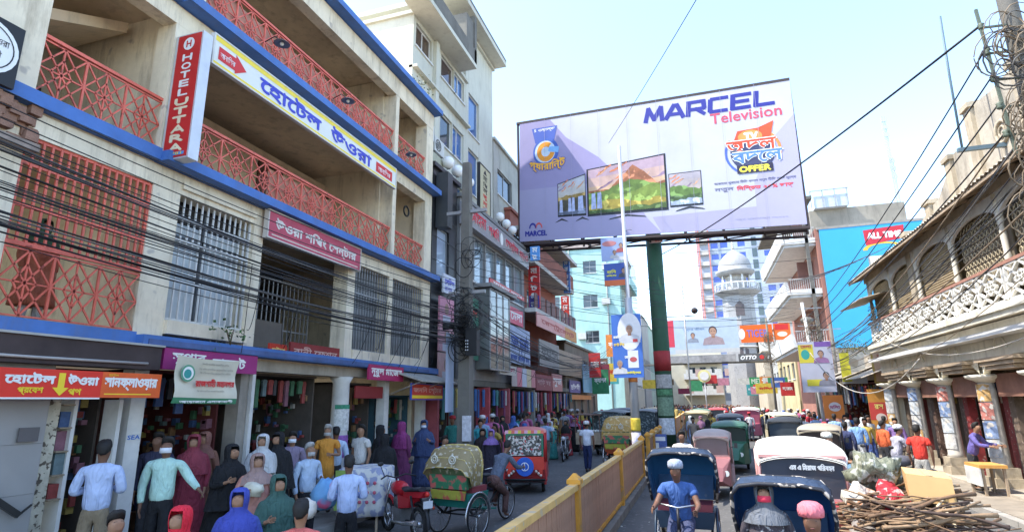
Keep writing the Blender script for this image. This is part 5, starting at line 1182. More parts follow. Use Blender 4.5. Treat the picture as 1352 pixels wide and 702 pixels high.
# ================================================================ right row beyond
blu = M((0.05, 0.38, 0.68), 0.6, 0.06, 0.5)
blb, fr = block('blue_painted_building', 'building with a bright blue advert painted on its side wall', 'building', 'C', 38, 7.7, 14.5, 0.14, 12.5, M((0.35, 0.32, 0.28), 0.9, 0.2, 0.7, streak=0.4), [], depth=13)
ad = panel('painted_advert', 'bright blue painted wall advert with a red ALL TIME mark', 'advert', (7.72, 37.9, 5.25), CAM_R, 6.6, 7.25, blu, 0.05)
flat(ad, [(2.4, 6.0), (4.4, 6.3), (4.5, 7.1), (2.35, 6.95)], M((0.55, 0.04, 0.06)), 0.01); text(ad, 'ALL TIME', (2.55, 6.4, 4.3, 6.75), wtxt, 0.02, 0.03)
disc(ad, 3.3, 5.7, 1.1, M((0.75, 0.5, 0.06)), 0.008, 0.45, 20, a0=0, a1=math.pi, r0=0.85); text(ad, 'FUN', (2.9, 4.9, 3.6, 5.3), ytxt, 0.02, 0.03); text(ad, 'CAKE', (3.2, 4.45, 4.1, 4.8), ytxt, 0.02, 0.03)
flat(ad, [(2.7, 3.2), (3.6, 3.2), (3.6, 4.1), (2.7, 4.1)], M((0.5, 0.05, 0.06)), 0.012)
mb = MB(); mb.box(8.7, 14.8, 45.0, 52, 12.66, 15.9); mb.build('roof_storey', M((0.3, 0.27, 0.22), 0.9, 0.25, 0.6, streak=0.5), blb)
mb = MB(); mb.box(9.0, 11.2, 44.5, 46, 15.91, 16.8); mb.build('water_tank', M((0.5, 0.55, 0.6)), blb)
mb = MB()
for k in range(4): mb.bar((8.8 + k * 0.8, 44.4, 15.9), (8.8 + k * 0.8, 44.4, 17.2), 0.07)
mb.bar((8.8, 44.4, 17.2), (11.3, 44.4, 17.2), 0.07); mb.build('roof_rail', steel, blb)
bal = empty('balcony_building', (8, 44, 0.14)); tag(bal, 'white balcony building with stacked balconies left of the blue wall', 'building')
mb = MB(); mb.box(7.5, 7.69, 38.0, 51, 0.14, 12.6); mb.build('side_wall', M((0.34, 0.16, 0.12), 0.9, 0.2, 0.6), bal)
for z in (5.2, 8.4, 11.6):
    mb = MB(); mb.box(5.7, 7.49, 38.2, 50, z, z + 0.18); mb.build('balcony_slab', whitep, bal)
    mb = MB(); mb.hexa([(5.55, 38.1, z + 0.18), (5.75, 38.1, z + 0.18), (5.75, 50, z + 0.18), (5.55, 50, z + 0.18)], [(5.45, 38.1, z + 1.0), (5.62, 38.1, z + 1.0), (5.62, 50, z + 1.0), (5.45, 50, z + 1.0)]); mb.box(5.76, 7.49, 38.1, 38.2, z + 0.18, z + 0.5); mb.build('balcony_front', M((0.68, 0.66, 0.62), 0.8, 0.15, 1, streak=0.3), bal)
    mb = MB()
    for k in range(14): mb.bar((5.8 + k * 0.12, 38.15, z + 0.5), (5.8 + k * 0.12, 38.15, z + 1.15), 0.03)
    mb.bar((5.7, 38.15, z + 1.15), (7.5, 38.15, z + 1.15), 0.05); mb.build('balcony_rail', M((0.5, 0.48, 0.45), 0.6), bal)
    mb = MB(); mb.box(6.6, 7.48, 40.0, 40.15, z + 0.2, z + 2.6); mb.build('cross_wall', M((0.25, 0.13, 0.1)), bal)
mb = MB(); mb.box(5.5, 7.6, 38.0, 50.5, 14.6, 14.8); mb.box(6.9, 7.1, 38.1, 38.3, 0.14, 14.6); mb.build('roof', conc, bal)
# low shops with tin awnings Y 26..38
for k, (y0, y1, z, lab) in enumerate(((26.4, 29.6, 3.0, 'near tin roofed stall past the arcade'), (29.7, 33.2, 3.1, 'middle tin roofed stall past the arcade'), (33.3, 37.8, 3.2, 'far tin roofed stall before the blue wall'))):
    s_ = shop('shop', lab, fr_right(7.4), y0, y1, z, 120 + k, dkr, depth=2)
    hanging(s_, fr_right(7.4), y0 + .1, y1 - .1, z - 0.2, -0.3, 9, 130 + k, 0.4, 1.0, cols=cl_cols)
    corrugated('tin_awning', (7.6, y0, z + 0.7), (7.6, y1, z + 0.7), (6.2, y0, z + 0.15), (6.2, y1, z + 0.15), 12, tin, s_)
    mb = MB(); mb.box(7.6, 9.5, y0, y1, z + 0.1, z + 1.2); mb.build('upper_wall', M((0.42, 0.36, 0.28), 0.9, 0.3, 1.5, streak=0.6), s_)
g_ = panel('sign_board', 'faded orange and white sign board above the stall past the arcade', 'sign', (6.85, 27.2, 3.0), (1, 0.0, 0), 1.35, 1.4, M((0.62, 0.42, 0.3), 0.6, 0.2, 1.5), 0.06, frame=M((0.5, 0.35, 0.1))); text(g_, 'ফ্যাশন হাউজ', (0.15, 0.9, 1.2, 1.15), M((0.5, 0.2, 0.15)), 0.006, 0.01); text(g_, 'েসলুন', (0.25, 0.25, 1.1, 0.5), rtxt, 0.006, 0.02)
g_ = panel('sign_board', 'yellow and grey sign board on the stall before the blue wall', 'sign', (6.2, 30.0, 3.0), CAM_R, 1.0, 1.4, M((0.45, 0.44, 0.4), 0.6, 0.2), 0.06); rect(g_, 0, 0.1, 0.4, 1.4, M((0.6, 0.55, 0.05)), 0.004); disc(g_, 0.55, 0.95, 0.2, M((0.3, 0.27, 0.22)), 0.006)
g_ = poster('big poster with a portrait and yellow blocks beyond the stalls', (4.5, 29.9, 2.65), CAM_R, 1.4, 2.3, (0.5, 0.5, 0.58), [('r', .0, .58, .45, .95, (0.65, 0.55, 0.06)), ('o', .2, .75, .13, .1, (0.05, 0.35, 0.3), .006), ('p', .66, .74, .24, (.05, .03, .05), (.3, .16, .3)), ('r', .15, .12, .6, .25, (0.62, 0.55, 0.05), .006), ('p', .74, .3, .25, (.03, .02, .02), (.25, .25, .3)), ('r', .5, .9, 1, 1, (0.2, 0.1, 0.35), .004)], [('েমলা', .08, .88, .4, .94, (.5, .1, .1))])
g_ = poster('orange advert board under the portrait poster', (5.1, 29.0, 1.5), CAM_R, 0.8, 1.0, (0.65, 0.2, 0.04), [('o', .55, .5, .3, .2, (0.6, 0.55, 0.55))], [('মিলা', .3, .42, .8, .58, (.4, .05, .15))])
g_ = poster('orange and red advert board at the far end column', (6.3, 26.6, 1.0), CAM_R, 0.62, 1.7, (0.55, 0.25, 0.05), [('r', .0, .3, 1, .7, (0.5, 0.06, 0.05)), ('o', .6, .35, .3, .1, (0.6, 0.5, 0.45), .006)], [('রস', .3, .55, .8, .65, (.8, .7, .2))])
# far right row
for k in range(6):
    y0 = 52 + k * 12
    block('street_building', ('yellow ochre', 'pale grey', 'sandy', 'white', 'cream', 'buff')[k] + ' building in the far right row, ' + ('first', 'second', 'third', 'fourth', 'fifth', 'last')[k] + ' past the balconies', 'building', 'R', 7.5 + (k % 2) * 0.8, y0, y0 + 11.5, 0.14, (7, 10, 8, 12, 9, 14)[k], M(((0.5, 0.42, 0.24), (0.45, 0.45, 0.43), (0.5, 0.44, 0.34), (0.6, 0.58, 0.52), (0.55, 0.5, 0.38), (0.5, 0.42, 0.3))[k], 0.85, 0.2, 0.5, streak=0.4), [(y0 + 0.8 + 2.7 * i, y0 + 2.3 + 2.7 * i, 4 + 3 * j, 5.3 + 3 * j) for i in range(4) for j in range(1)], depth=7)
# white block closing the street with its cluttered balconies
ce, fr = block('closing_building', 'sunlit cream building with stacked balconies at the end of the street', 'building', 'C', 118, -9, 4.2, 0.14, 12, M((0.58, 0.54, 0.42), 0.85, 0.15, 0.4), [(-2 + 2 * i, -0.8 + 2 * i, 4 + 3 * j, 5.6 + 3 * j) for i in range(3) for j in range(2)], depth=8)
for z in (3.3, 6.3, 9.3):
    mb = MB(); mb.box(-3, 4, 116.5, 117.99, z, z + 0.2); mb.box(-3, 4, 116.5, 116.6, z + 0.2, z + 1.1); mb.build('balcony', whitep, ce)
rr = random.Random(9)
for k in range(10):
    x = -2.5 + (k % 5) * 1.7; z = 3.6 + (k // 5) * 3.0
    mb = MB(); mb.box(x, x + 1.2, 112, 112.2, z, z + 1.3)
    tag(mb.build('hanging_board', M((0.6, 0.58, 0.52) if k % 3 else (0.5, 0.35, 0.3), 0.7, 0.2)), ('white', 'cream', 'pale')[k % 3] + ' board hung over the street end, ' + ('lower' if k < 5 else 'upper') + ' row place ' + ('one', 'two', 'three', 'four', 'five')[k % 5], 'board', 'pale boards over the street end')
# white tower with blue windows
tw = empty('white_tower_block', (10, 132, 0)); tag(tw, 'tall white tower block with rows of small blue windows', 'tower block')
fr = fr_cam(130); holes = []
for i, x in enumerate((4.6, 6.6, 10.2, 12.8, 15.4, 17.6)):
    for j in range(13):
        if i == 3: continue
        z = 7 + j * 2.55; holes.append((x, x + 1.5, z, z + 1.25))
mb = MB(); wall_holes(mb, fr, 1.8, 19.6, 0, 41, holes, 0.4); mb.build('wall', M((0.37, 0.42, 0.50), 0.7, 0.12, 0.2, streak=0.3), tw)
mb = MB(); mb.box(1.8, 19.6, 131.2, 142, 0, 41); mb.build('core', M((0.55, 0.58, 0.62), 0.7), tw)
bwin = glass((0.04, 0.09, 0.5), 0.2)
wme = MB().box(0, 1.5, 0, 0.06, 0, 1.25).box(0.7, 0.8, -0.05, -0.005, 0, 1.25).mesh('window', [bwin]); inv = WM[tw].inverted()
for h in holes: inst('window', wme, tw, inv @ Vector((h[0], 130.15, h[2])))
for j in range(14):
    mb = MB(); mb.box(2.0, 4.0, 129.2, 129.99, 5.6 + j * 2.55, 5.8 + j * 2.55); mb.box(2.0, 4.0, 129.2, 129.3, 5.8 + j * 2.55, 6.6 + j * 2.55); mb.build('balcony', M((0.5, 0.48, 0.45)), tw)
    mb = MB(); mb.box(13.0, 14.0, 129.93, 129.99, 7 + j * 2.55, 8.9 + j * 2.55); mb.build('stair_window', glass((0.05, 0.07, 0.07)), tw)
for x in (1.6, 2.0, 4.1):
    mb = MB(); mb.box(x, x + 0.22, 129.0, 129.19, 0, 41); mb.build('red_column', M((0.6, 0.2, 0.16)), tw)
# minaret
mn = empty('minaret', (6.3, 90, 0)); tag(mn, 'white tiled minaret with an open arched lantern and small dome', 'minaret')
mw_ = M((0.33, 0.325, 0.32), 0.7, 0.15, 1, fleck=(7, 0.36, (0.2, 0.2, 0.2)))
mb = MB(); mb.lathe([(2.3, 0), (2.3, 9.5), (2.6, 9.7), (2.3, 9.9), (2.2, 17.2), (3.3, 17.9), (3.3, 18.1)], (6.3, 90, 0), 8, False); mb.build('shaft', mw_, mn)
mb = MB(); mb.torus((6.3, 90, 19.0), 3.1, 0.08, 'Z', 16, 4)
for k in range(24): a = k * math.pi / 12; mb.bar((6.3 + 3.1 * math.cos(a), 90 + 3.1 * math.sin(a), 18.1), (6.3 + 3.1 * math.cos(a), 90 + 3.1 * math.sin(a), 19.0), 0.1)
mb.build('gallery_rail', whitep, mn)
for k in range(8):
    a = (k + 0.5) * math.pi / 4; mb = MB(); mb.tube([(6.3 + 2 * math.cos(a), 90 + 2 * math.sin(a), 18.1), (6.3 + 2 * math.cos(a), 90 + 2 * math.sin(a), 20.6)], 0.16, 6); mb.build('lantern_post', whitep, mn)
mb = MB(); mb.lathe([(1.5, 18.1), (1.5, 20.5)], (6.3, 90, 0), 8, False); mb.build('lantern_core', M((0.45, 0.43, 0.4)), mn)
mb = MB(); mb.lathe([(2.3, 20.4), (2.8, 20.9), (2.8, 21.1), (2.35, 21.3), (2.4, 21.8), (2.1, 22.8), (1.4, 23.6), (0.6, 24.2), (0.1, 24.6)], (6.3, 90, 0), 16); mb.build('dome', mw_, mn)
mb = MB(); mb.lathe([(0.1, 24.5), (0.25, 24.8), (0.08, 25.1), (0.2, 25.4), (0.03, 25.9)], (6.3, 90, 0), 8); mb.build('finial', M((0.5, 0.48, 0.4)), mn)
for z, h in ((14.2, 2.2), (8.5, 1.2)):
    mb = MB(); pts = [(6.0 - 0.3, z), (6.6 + 0.3, z), (6.9, z + h * .7), (6.3, z + h), (5.7, z + h * .7)]
    mb.poly([(p[0], 87.75, p[1]) for p in pts], (0, 0.2, 0)); mb.build('niche', M((0.12, 0.1, 0.1)), mn)
# overhead foot bridge with hoardings
br = empty('overhead_bridge', (2.5, 61, 6)); tag(br, 'foot bridge over the street carrying hoardings', 'bridge')
mb = MB(); mb.box(-7.5, 9, 60.3, 61.2, 5.86, 5.99); mb.build('deck', conc, br)
mb = MB(); mb.box(-3.2, 3.5, 60.05, 60.2, 6.0, 6.7); mb.build('fascia', M((0.3, 0.29, 0.28), 0.6, 0.4, 1.5), br)
for x in (-7.2, 8.7):
    mb = MB(); mb.box(x - 0.3, x + 0.3, 60.5, 61.5, 0, 5.6); mb.build('pier', conc, br)
g_ = panel('lettered_board', 'dark strip board with white italic letters on the bridge', 'sign', (3.7, 60.04, 5.95), CAM_R, 4.2, 0.75, M((0.1, 0.1, 0.1)), 0.03); text(g_, 'OTTO', (0.2, 0.2, 1.6, 0.55), wtxt, 0.01, 0.03, 0.3); text(g_, 'LOT', (2.6, 0.2, 3.8, 0.55), wtxt, 0.01, 0.03, 0.3); disc(g_, 2.1, 0.38, 0.2, rtxt, 0.008)
g_ = poster('wide pale blue hoarding with a seated figure on the bridge', (-3.0, 60.0, 6.9), CAM_R, 6.9, 3.4, (0.42, 0.5, 0.58), [('r', 0, .2, .12, 1, (0.55, 0.05, 0.08), .006), ('p', .66, .58, .15, (.05, .03, .03), (.34, .26, .27)), ('p', .38, .5, .08, (.03, .02, .02), (.25, .28, .33)), ('r', .12, .0, 1, .12, (0.5, 0.5, 0.48), .005)], [('সুন্দর জীবন', .25, .65, .55, .75, (.2, .3, .45))])
g_ = poster('bright orange hoarding with blue letters on the bridge', (4.1, 60.0, 7.75), CAM_R, 2.9, 1.7, (0.7, 0.13, 0.02), [('o', .04, .5, .1, .3, (0.7, 0.7, 0.7))], [('TIGER', .2, .3, .85, .72, (.12, .16, .55))])
g_ = poster('smaller orange and red hoarding at the right of the bridge', (7.1, 60.1, 7.9), CAM_R, 1.5, 1.6, (0.65, 0.14, 0.03), [('r', .1, .6, .9, .95, (0.5, 0.03, 0.03)), ('o', .5, .35, .3, .15, (0.7, 0.6, 0.5), .005)], [])
g_ = panel('street_sign', 'green and red sign hanging over the far traffic', 'sign', (4.6, 62, 3.6), CAM_R, 2.0, 0.9, M((0.03, 0.25, 0.1)), 0.1); text(g_, 'METRO', (0.2, 0.3, 1.8, 0.75), M((0.5, 0.6, 0.5)), 0.006, 0.02); rect(g_, 0.3, 0.0, 1.9, 0.2, M((0.6, 0.04, 0.04)))

# more hanging signs, wires' poles and awnings along the far rows
rr = random.Random(31); cn = (('red', (.5, .04, .04)), ('blue', (.06, .14, .42)), ('yellow', (.6, .45, .06)), ('green', (.04, .22, .1)), ('white', (.55, .55, .52)), ('orange', (.6, .2, .04)), ('maroon', (.25, .03, .06)), ('pink', (.5, .2, .25)), ('teal', (.06, .3, .3)), ('brown', (.2, .12, .07)))
for k in range(10):
    y = 50.5 + k * 1.05 + (k > 5) * 12; z = rr.uniform(2.6, 3.6); x = 7.0 - (k % 3) * .5; w = rr.uniform(.9, 1.9); h = rr.uniform(.7, 1.6)
    g_ = panel('hanging_sign', '%s sign in the cluster over the far right pavement' % cn[k][0], 'sign', (x - w, y, z), CAM_R, w, h, M(cn[k][1], .6, .3, 3), .05, group='signs over the far right pavement'); text(g_, ('দোকান', 'ফ্যাশন', 'মিলন', 'বাজার')[k % 4], (w * .15, h * .4, w * .85, h * .65), wtxt if k not in (2, 4) else rtxt, .01, .01)
for k in range(10):
    y = 42.5 + k * 1.9; z = rr.uniform(2.8, 6.4); w = rr.uniform(.7, 1.5); h = rr.uniform(.7, 2.0); x = -8.3 + rr.uniform(0, .5)
    g_ = panel('hanging_sign', '%s sign in the cluster over the far left pavement' % cn[(k * 3) % 10][0], 'sign', (x, y, z), CAM_R, w, h, M(cn[(k * 3) % 10][1], .6, .3, 3), .05, group='signs over the far left pavement'); text(g_, ('দোকান', 'ফ্যাশন', 'মিলন', 'বাজার')[k % 4], (w * .15, h * .4, w * .85, h * .65), wtxt if (k * 3) % 10 not in (2, 4) else rtxt, .01, .01)
for k in range(8):
    x = -6.0 + k * 1.6; y = 64 + (k % 3) * 6; z = rr.uniform(3.0, 4.4); w = rr.uniform(1.2, 1.6)
    g_ = panel('banner', '%s banner strung over the crowd past the bridge' % cn[(k * 7 + 2) % 10][0], 'banner', (x, y, z), CAM_R, w, rr.uniform(.6, 1.3), M(cn[(k * 7 + 2) % 10][1], .6, .35, 3), .02, group='banners past the bridge')
# ================================================================ PEOPLE
SKIN = [M(c, 0.6, 0.08, 3) for c in ((0.22, 0.11, 0.065), (0.28, 0.15, 0.09), (0.16, 0.08, 0.05))]
HAIR = M((0.015, 0.013, 0.012), 0.7, 0.2, 20); GREYH = M((0.35, 0.34, 0.33), 0.8, 0.2, 20)
ph = M((0.3, 0.3, 0.3))
def skinned(pts, edges, root=0, sub=2):
    """pts: list of ((x,y,z), rx[, ry]); grows one continuous surface over the skeleton"""
    bm = bmesh.new(); lay = bm.verts.layers.skin.verify(); vs = []
    for i, p in enumerate(pts):
        v = bm.verts.new(p[0]); v[lay].radius = (p[1], p[2] if len(p) > 2 else p[1]); v[lay].use_root = (i == root); vs.append(v)
    for a, b in edges: bm.edges.new((vs[a], vs[b]))
    me = bpy.data.meshes.new('skel'); bm.to_mesh(me); bm.free()
    o = bpy.data.objects.new('skel', me); COL.objects.link(o)
    s = o.modifiers.new('s', 'SKIN'); s.use_smooth_shade = True; s.branch_smoothing = 0.6
    o.modifiers.new('u', 'SUBSURF').levels = sub
    dg = bpy.context.evaluated_depsgraph_get(); dg.update()
    out = bpy.data.meshes.new_from_object(o.evaluated_get(dg))
    bpy.data.objects.remove(o); bpy.data.meshes.remove(me)
    out.materials.clear(); out.materials.append(ph)
    for p in out.polygons: p.use_smooth = True
    return out
HIPZ = 0.90
ARMS = {'down': ((.07, .02, -.28), (.05, -.05, -.52)), 'bent': ((.08, .03, -.27), (-.05, -.22, -.24)), 'hold': ((.09, -.04, -.26), (.02, -.28, -.18)),
        'bar': ((.1, -.14, -.22), (.1, -.40, -.24)), 'up': ((.12, -.12, -.10), (.0, -.24, .06)), 'out': ((.16, -.04, -.22), (.30, -.16, -.34)), 'swing': ((.06, .10, -.27), (.06, .10, -.52)), 'carry': ((.07, .0, -.29), (.06, -.04, -.56))}
LEGS = {'stand': (((.095, -.01, .48), (.10, .02, .07)), ((.095, -.01, .48), (.11, .02, .07))),
        'walk': (((.09, -.14, .50), (.09, -.20, .08)), ((.09, .04, .48), (.09, .30, .13))),
        'step': (((.09, -.06, .49), (.09, -.10, .07)), ((.09, .0, .48), (.09, .12, .10))),
        'sit': (((.12, -.42, .86), (.12, -.44, .46)), ((.12, -.42, .86), (.12, -.44, .46))),
        'ride': (((.12, -.36, .78), (.13, -.22, .40)), ((.12, -.34, .62), (.13, -.26, .22))),
        'squat': (((.16, -.36, .86), (.12, -.14, .5)), ((.16, -.36, .86), (.12, -.14, .5)))}
def skeleton(legs, arms, lean):
    """joint positions shared by body and clothes; facing -Y"""
    la = lambda x, y, z: (x, y - lean * max(0, z - HIPZ), z)
    J = {'pelvis': (0, 0, .93), 'waist': la(0, 0, 1.08), 'chest': la(0, 0, 1.28), 'neckb': la(0, .01, 1.43), 'yoke': la(0, .01, 1.385), 'neck': la(0, 0, 1.455), 'neck2': la(0, -.005, 1.505), 'jaw': la(0, -.02, 1.545), 'mid': la(0, -.005, 1.61), 'top': la(0, .005, 1.69), 'nose': la(0, -.10, 1.60)}
    for s, sd in ((1, 'l'), (-1, 'r')):
        e, h = ARMS[arms[0 if s > 0 else 1]]; sh = la(s * .185, .01, 1.385); J['sh' + sd] = sh
        J['el' + sd] = (sh[0] + s * e[0], sh[1] + e[1], sh[2] + e[2]); J['wr' + sd] = (sh[0] + s * h[0], sh[1] + h[1], sh[2] + h[2])
        k, a = LEGS[legs][0 if s > 0 else 1]; J['hip' + sd] = (s * .085, 0, .88); J['kn' + sd] = (s * k[0], k[1], k[2]); J['an' + sd] = (s * a[0], a[1], a[2]); J['toe' + sd] = (s * (a[0] + .015), a[1] - .15, a[2] - .045)
    return J
_pm = {}
def mix3(a, b, t): return tuple(a[i] + (b[i] - a[i]) * t for i in range(3))
def body_meshes(legs, arms, lean, sleeve, long):
    key = (legs, arms, lean); J = skeleton(legs, arms, lean)
    if key not in _pm:
        P = [(J['pelvis'], .15, .11), (J['waist'], .13, .10), (J['chest'], .15, .11), (J['yoke'], .12, .075), (J['neck'], .052), (J['jaw'], .088, .100), (J['mid'], .108, .125), (J['top'], .095, .112), (J['nose'], .022), (J['neck2'], .056)]
        E = [(0, 1), (1, 2), (2, 3), (3, 4), (4, 9), (9, 5), (5, 6), (6, 7), (6, 8)]
        for s, sd in ((1, 'l'), (-1, 'r')):
            k = len(P); wr = Vector(J['wr' + sd]); el = Vector(J['el' + sd]); d = (wr - el).normalized()
            side = d.cross(Vector((s, 0, 0.2))).normalized()
            P += [(J['sh' + sd], .055), (tuple(el), .04), (tuple(wr), .027), (tuple(wr + d * .06), .034, .018)]
            E += [(3, k), (k, k + 1), (k + 1, k + 2), (k + 2, k + 3)]
            for f, (o_, ln) in enumerate(((-.028, .062), (-.010, .075), (.010, .072), (.028, .055))):
                q = len(P); b = wr + d * .095 + side * o_
                P += [(tuple(b), .009), (tuple(b + d * ln * .55 + Vector((-s * .01, -.006, 0))), .0085), (tuple(b + d * ln + Vector((-s * .022, -.012, 0))), .007)]
                E += [(k + 3, q), (q, q + 1), (q + 1, q + 2)]
            q = len(P); b = wr + d * .045 + side * -.036
            P += [(tuple(b), .011), (tuple(b + d * .035 + side * -.018), .010), (tuple(b + d * .062 + side * -.02), .008)]
            E += [(k + 3, q), (q, q + 1), (q + 1, q + 2)]
            k = len(P); P += [(J['hip' + sd], .085), (J['kn' + sd], .052), (J['an' + sd], .036), (J['toe' + sd], .036, .022)]; E += [(0, k), (k, k + 1), (k + 1, k + 2), (k + 2, k + 3)]
        _pm[key] = skinned(P, E, 0, 2)
    ks = key + ('s', sleeve, long)
    if ks not in _pm:
        mix = lambda a, b, t: tuple(a[i] + (b[i] - a[i]) * t for i in range(3))
        low = .84 if not long else .55
        P = [((0, 0, low), .178 + .03 * bool(long), .14 + .04 * bool(long)), (J['waist'], .165, .135), (J['chest'], .192, .145), (J['yoke'], .18, .135), (J['neckb'][:2] + (J['neckb'][2] + .045,), .068, .066)]; E = [(0, 1), (1, 2), (2, 3), (3, 4)]
        for sd in 'lr':
            k = len(P); t = .55 if sleeve == 'half' else 1.0
            P += [(J['sh' + sd], .082), (mix(J['sh' + sd], J['el' + sd], t), .07 if t < 1 else .06)]; E += [(3, k), (k, k + 1)]
            if t == 1.0: P.append((mix(J['el' + sd], J['wr' + sd], .95), .044)); E.append((k + 1, k + 2))
        _pm[ks] = skinned(P, E, 0, 2)
    kt = (legs, 't')
    if kt not in _pm:
        P = [((0, 0, 1.0), .15, .115), ((0, 0, .90), .17, .13)]; E = [(0, 1)]
        for sd in 'lr':
            k = len(P); P += [(mix3(J['hip' + sd], J['kn' + sd], .14), .115), (J['kn' + sd], .078), (tuple(J['an' + sd][i] + (0, 0, .01)[i] for i in range(3)), .064)]; E += [(1, k), (k, k + 1), (k + 1, k + 2)]
        if legs in ('sit', 'ride', 'squat'): P[0] = ((0, .01, .98), .18, .16); P[1] = ((0, 0, .89), .19, .17)
        _pm[kt] = skinned(P, E, 0, 2)
    if legs in ('sit', 'ride', 'squat') and not _pm.get((legs, 'fixed')):
        mb = MB(); mb.ball((0, .01, .92), .17, 14, 1.05, .9, .8)
        for sd in 'lr':
            kn = Vector(J['kn' + sd]); hp = Vector(J['hip' + sd]); an = Vector(J['an' + sd])
            mb.tube([hp + Vector((0, .03, .02)), hp.lerp(kn, .3), hp.lerp(kn, .85), kn + (kn - (hp + an) / 2) * .03, kn.lerp(an, .15), kn.lerp(an, .6), an + Vector((0, 0, .02))], [.105, .1, .08, .076, .074, .066, .06], 12)
        _pm[kt] = mb.mesh('trousers', ph); _pm[(legs, 'fixed')] = 1
    return _pm[key], _pm[ks], _pm[kt], J
def cinst(name, me, root, mat, scale=None, loc=(0, 0, 0)):
    o = inst(name, me, root, loc, scale=scale)
    o.material_slots[0].link = 'OBJECT'; o.material_slots[0].material = mat
    return o
def _robe(z0, r0, seed, mid=.17):
    r = random.Random(seed); ph1, ph2 = r.uniform(0, 6), r.uniform(0, 6); mb = MB(); n = 36; rings = []
    for j in range(13):
        t = j / 12; z = 1.42 - t * (1.42 - z0); R_ = (.15 + .05 * min(1, t * 4)) if t < .25 else mid + .03 + (r0 - mid - .03) * ((t - .25) / .75) ** 1.3
        amp = .05 * t * t + .008
        rings.append([((R_ * (1 + amp * (math.sin(7 * a + ph1 + t * 2) + .7 * math.sin(11 * a + ph2)))) * math.cos(a) * 1.1, R_ * (1 + amp * (math.sin(7 * a + ph1 + t * 2) + .7 * math.sin(13 * a))) * math.sin(a) * .85, z) for a in (2 * math.pi * k / n for k in range(n))])
    rings = [[Vector(p) for p in q] for q in rings]; mb.loft(rings, True, True)
    return mb.mesh('robe', ph)
def _veil(seed, length, face=True):
    r = random.Random(seed); p1 = r.uniform(0, 6); mb = MB(); n = 28
    prof = [(.02, 1.755, 0), (.07, 1.74, 0), (.098, 1.71, 0), (.108, 1.66, 0), (.108, 1.60, 0), (.10, 1.545, 0), (.095, 1.50, 0), (.14, 1.45, .0), (.205, 1.40, .0), (.235, 1.30, 0), (.25, 1.20, 0), (.26, 1.10 , 0), (.29, .95, 0), (.32, .8, 0)]
    prof = [p for p in prof if p[1] >= length]
    rings = []
    for (R_, z, _) in prof:
        f = max(0, (1.5 - z)) * .12
        rings.append([Vector(((R_ * (1 + f * math.sin(6 * a + p1) + f * .6 * math.sin(11 * a))) * math.cos(a) * (1.0 if z > 1.48 else 1.08), R_ * (1 + f * math.sin(6 * a + p1)) * math.sin(a) * (1.05 if z > 1.48 else .75) + (.012 if z > 1.48 else 0), z)) for a in (2 * math.pi * k / n - math.pi / 2 for k in range(n))])
    mb.loft(rings, True, False)
    if face:
        keep_f, keep_m, keep_s = [], [], []
        for f_, m_, s_ in zip(mb.f, mb.m, mb.sm):
            c = sum((mb.v[i] for i in f_), Vector()) / len(f_)
            if 1.555 < c.z < 1.70 and c.y < 0 and abs(math.atan2(c.x, -c.y)) < .62: continue
            keep_f.append(f_); keep_m.append(m_); keep_s.append(s_)
        mb.f, mb.m, mb.sm = keep_f, keep_m, keep_s
    me = mb.mesh('veil', ph); return me
def _hair(bald=0):
    mb = MB(); n = 20; rings = []; r = random.Random(4)
    for j in range(9):
        t = j / 8; ang = t * 2.15; R_ = .094 * math.sin(max(.08, min(ang, 2.0))); z = 1.635 + .112 * math.cos(ang)
        rings.append([Vector((R_ * math.cos(a) * (.92 - .05 * t), R_ * math.sin(a) * (1.08 - .26 * t * max(0, -math.sin(a))) + .014, z + (.115 * t * max(0, -math.sin(a)) ** .6) + .035 * t * (abs(math.cos(a)) ** 3))) * 1.0 + Vector((r.uniform(-.004, .004), r.uniform(-.004, .004), r.uniform(-.012, .012) * t)) for a in (2 * math.pi * k / n for k in range(n))])
    mb.loft(rings, True, True); return mb.mesh('hair', ph)
def _cap():
    mb = MB(); mb.lathe([(.118, 1.645), (.122, 1.69), (.112, 1.735), (.07, 1.762), (.01, 1.77)], (0, .008, 0), 16, True, .9, 1.02); return mb.mesh('cap', ph)
def _mask():
    mb = MB(); P = []
    for j in range(4):
        for i in range(7):
            a = -1.0 + 2.0 * i / 6; P.append((.088 * math.sin(a), -.012 - (.098 + (.02 if j in (1, 2) else 0) * math.cos(a)) * math.cos(a) * 1.0, 1.535 + j * .023))
    mb.add(P, [(j * 7 + i, j * 7 + i + 1, j * 7 + i + 8, j * 7 + i + 7) for j in range(3) for i in range(6)], True); return mb.mesh('face_mask', ph)
def _eye():
    mb = MB(); mb.ball((0, 0, 0), .0075, 8); return mb.mesh('eye', ph)
def _mouth():
    mb = MB(); mb.ball((0, -.086, 1.557), .02, 8, 1.15, .35, .3)
    return mb.mesh('mouth', ph)
def _brow():
    mb = MB(); mb.bar((-.045, -.082, 1.645), (-.016, -.092, 1.648), .006, .008); return mb.mesh('eyebrow', ph)
def _shoe():
    mb = MB(); mb.ball((0, -.05, 0), .05, 8, 1.0, 2.4, .8); return mb.mesh('shoe', ph)
HAIRM, CAPM, MASKM, EYEM, SHOEM = _hair(), _cap(), _mask(), _eye(), _shoe()
MOUTHM, BROWM = _mouth(), _brow()
ROBES = [_robe(.03, .34, 1), _robe(.03, .30, 2), _robe(.30, .28, 3)]; VEILS = [_veil(1, .79), _veil(2, 1.09), _veil(3, 1.29), _veil(4, .79, False)]
def cloth(c, pat=None): return M(c, 0.85, 0.2, 5, fleck=pat, fold=0.75)
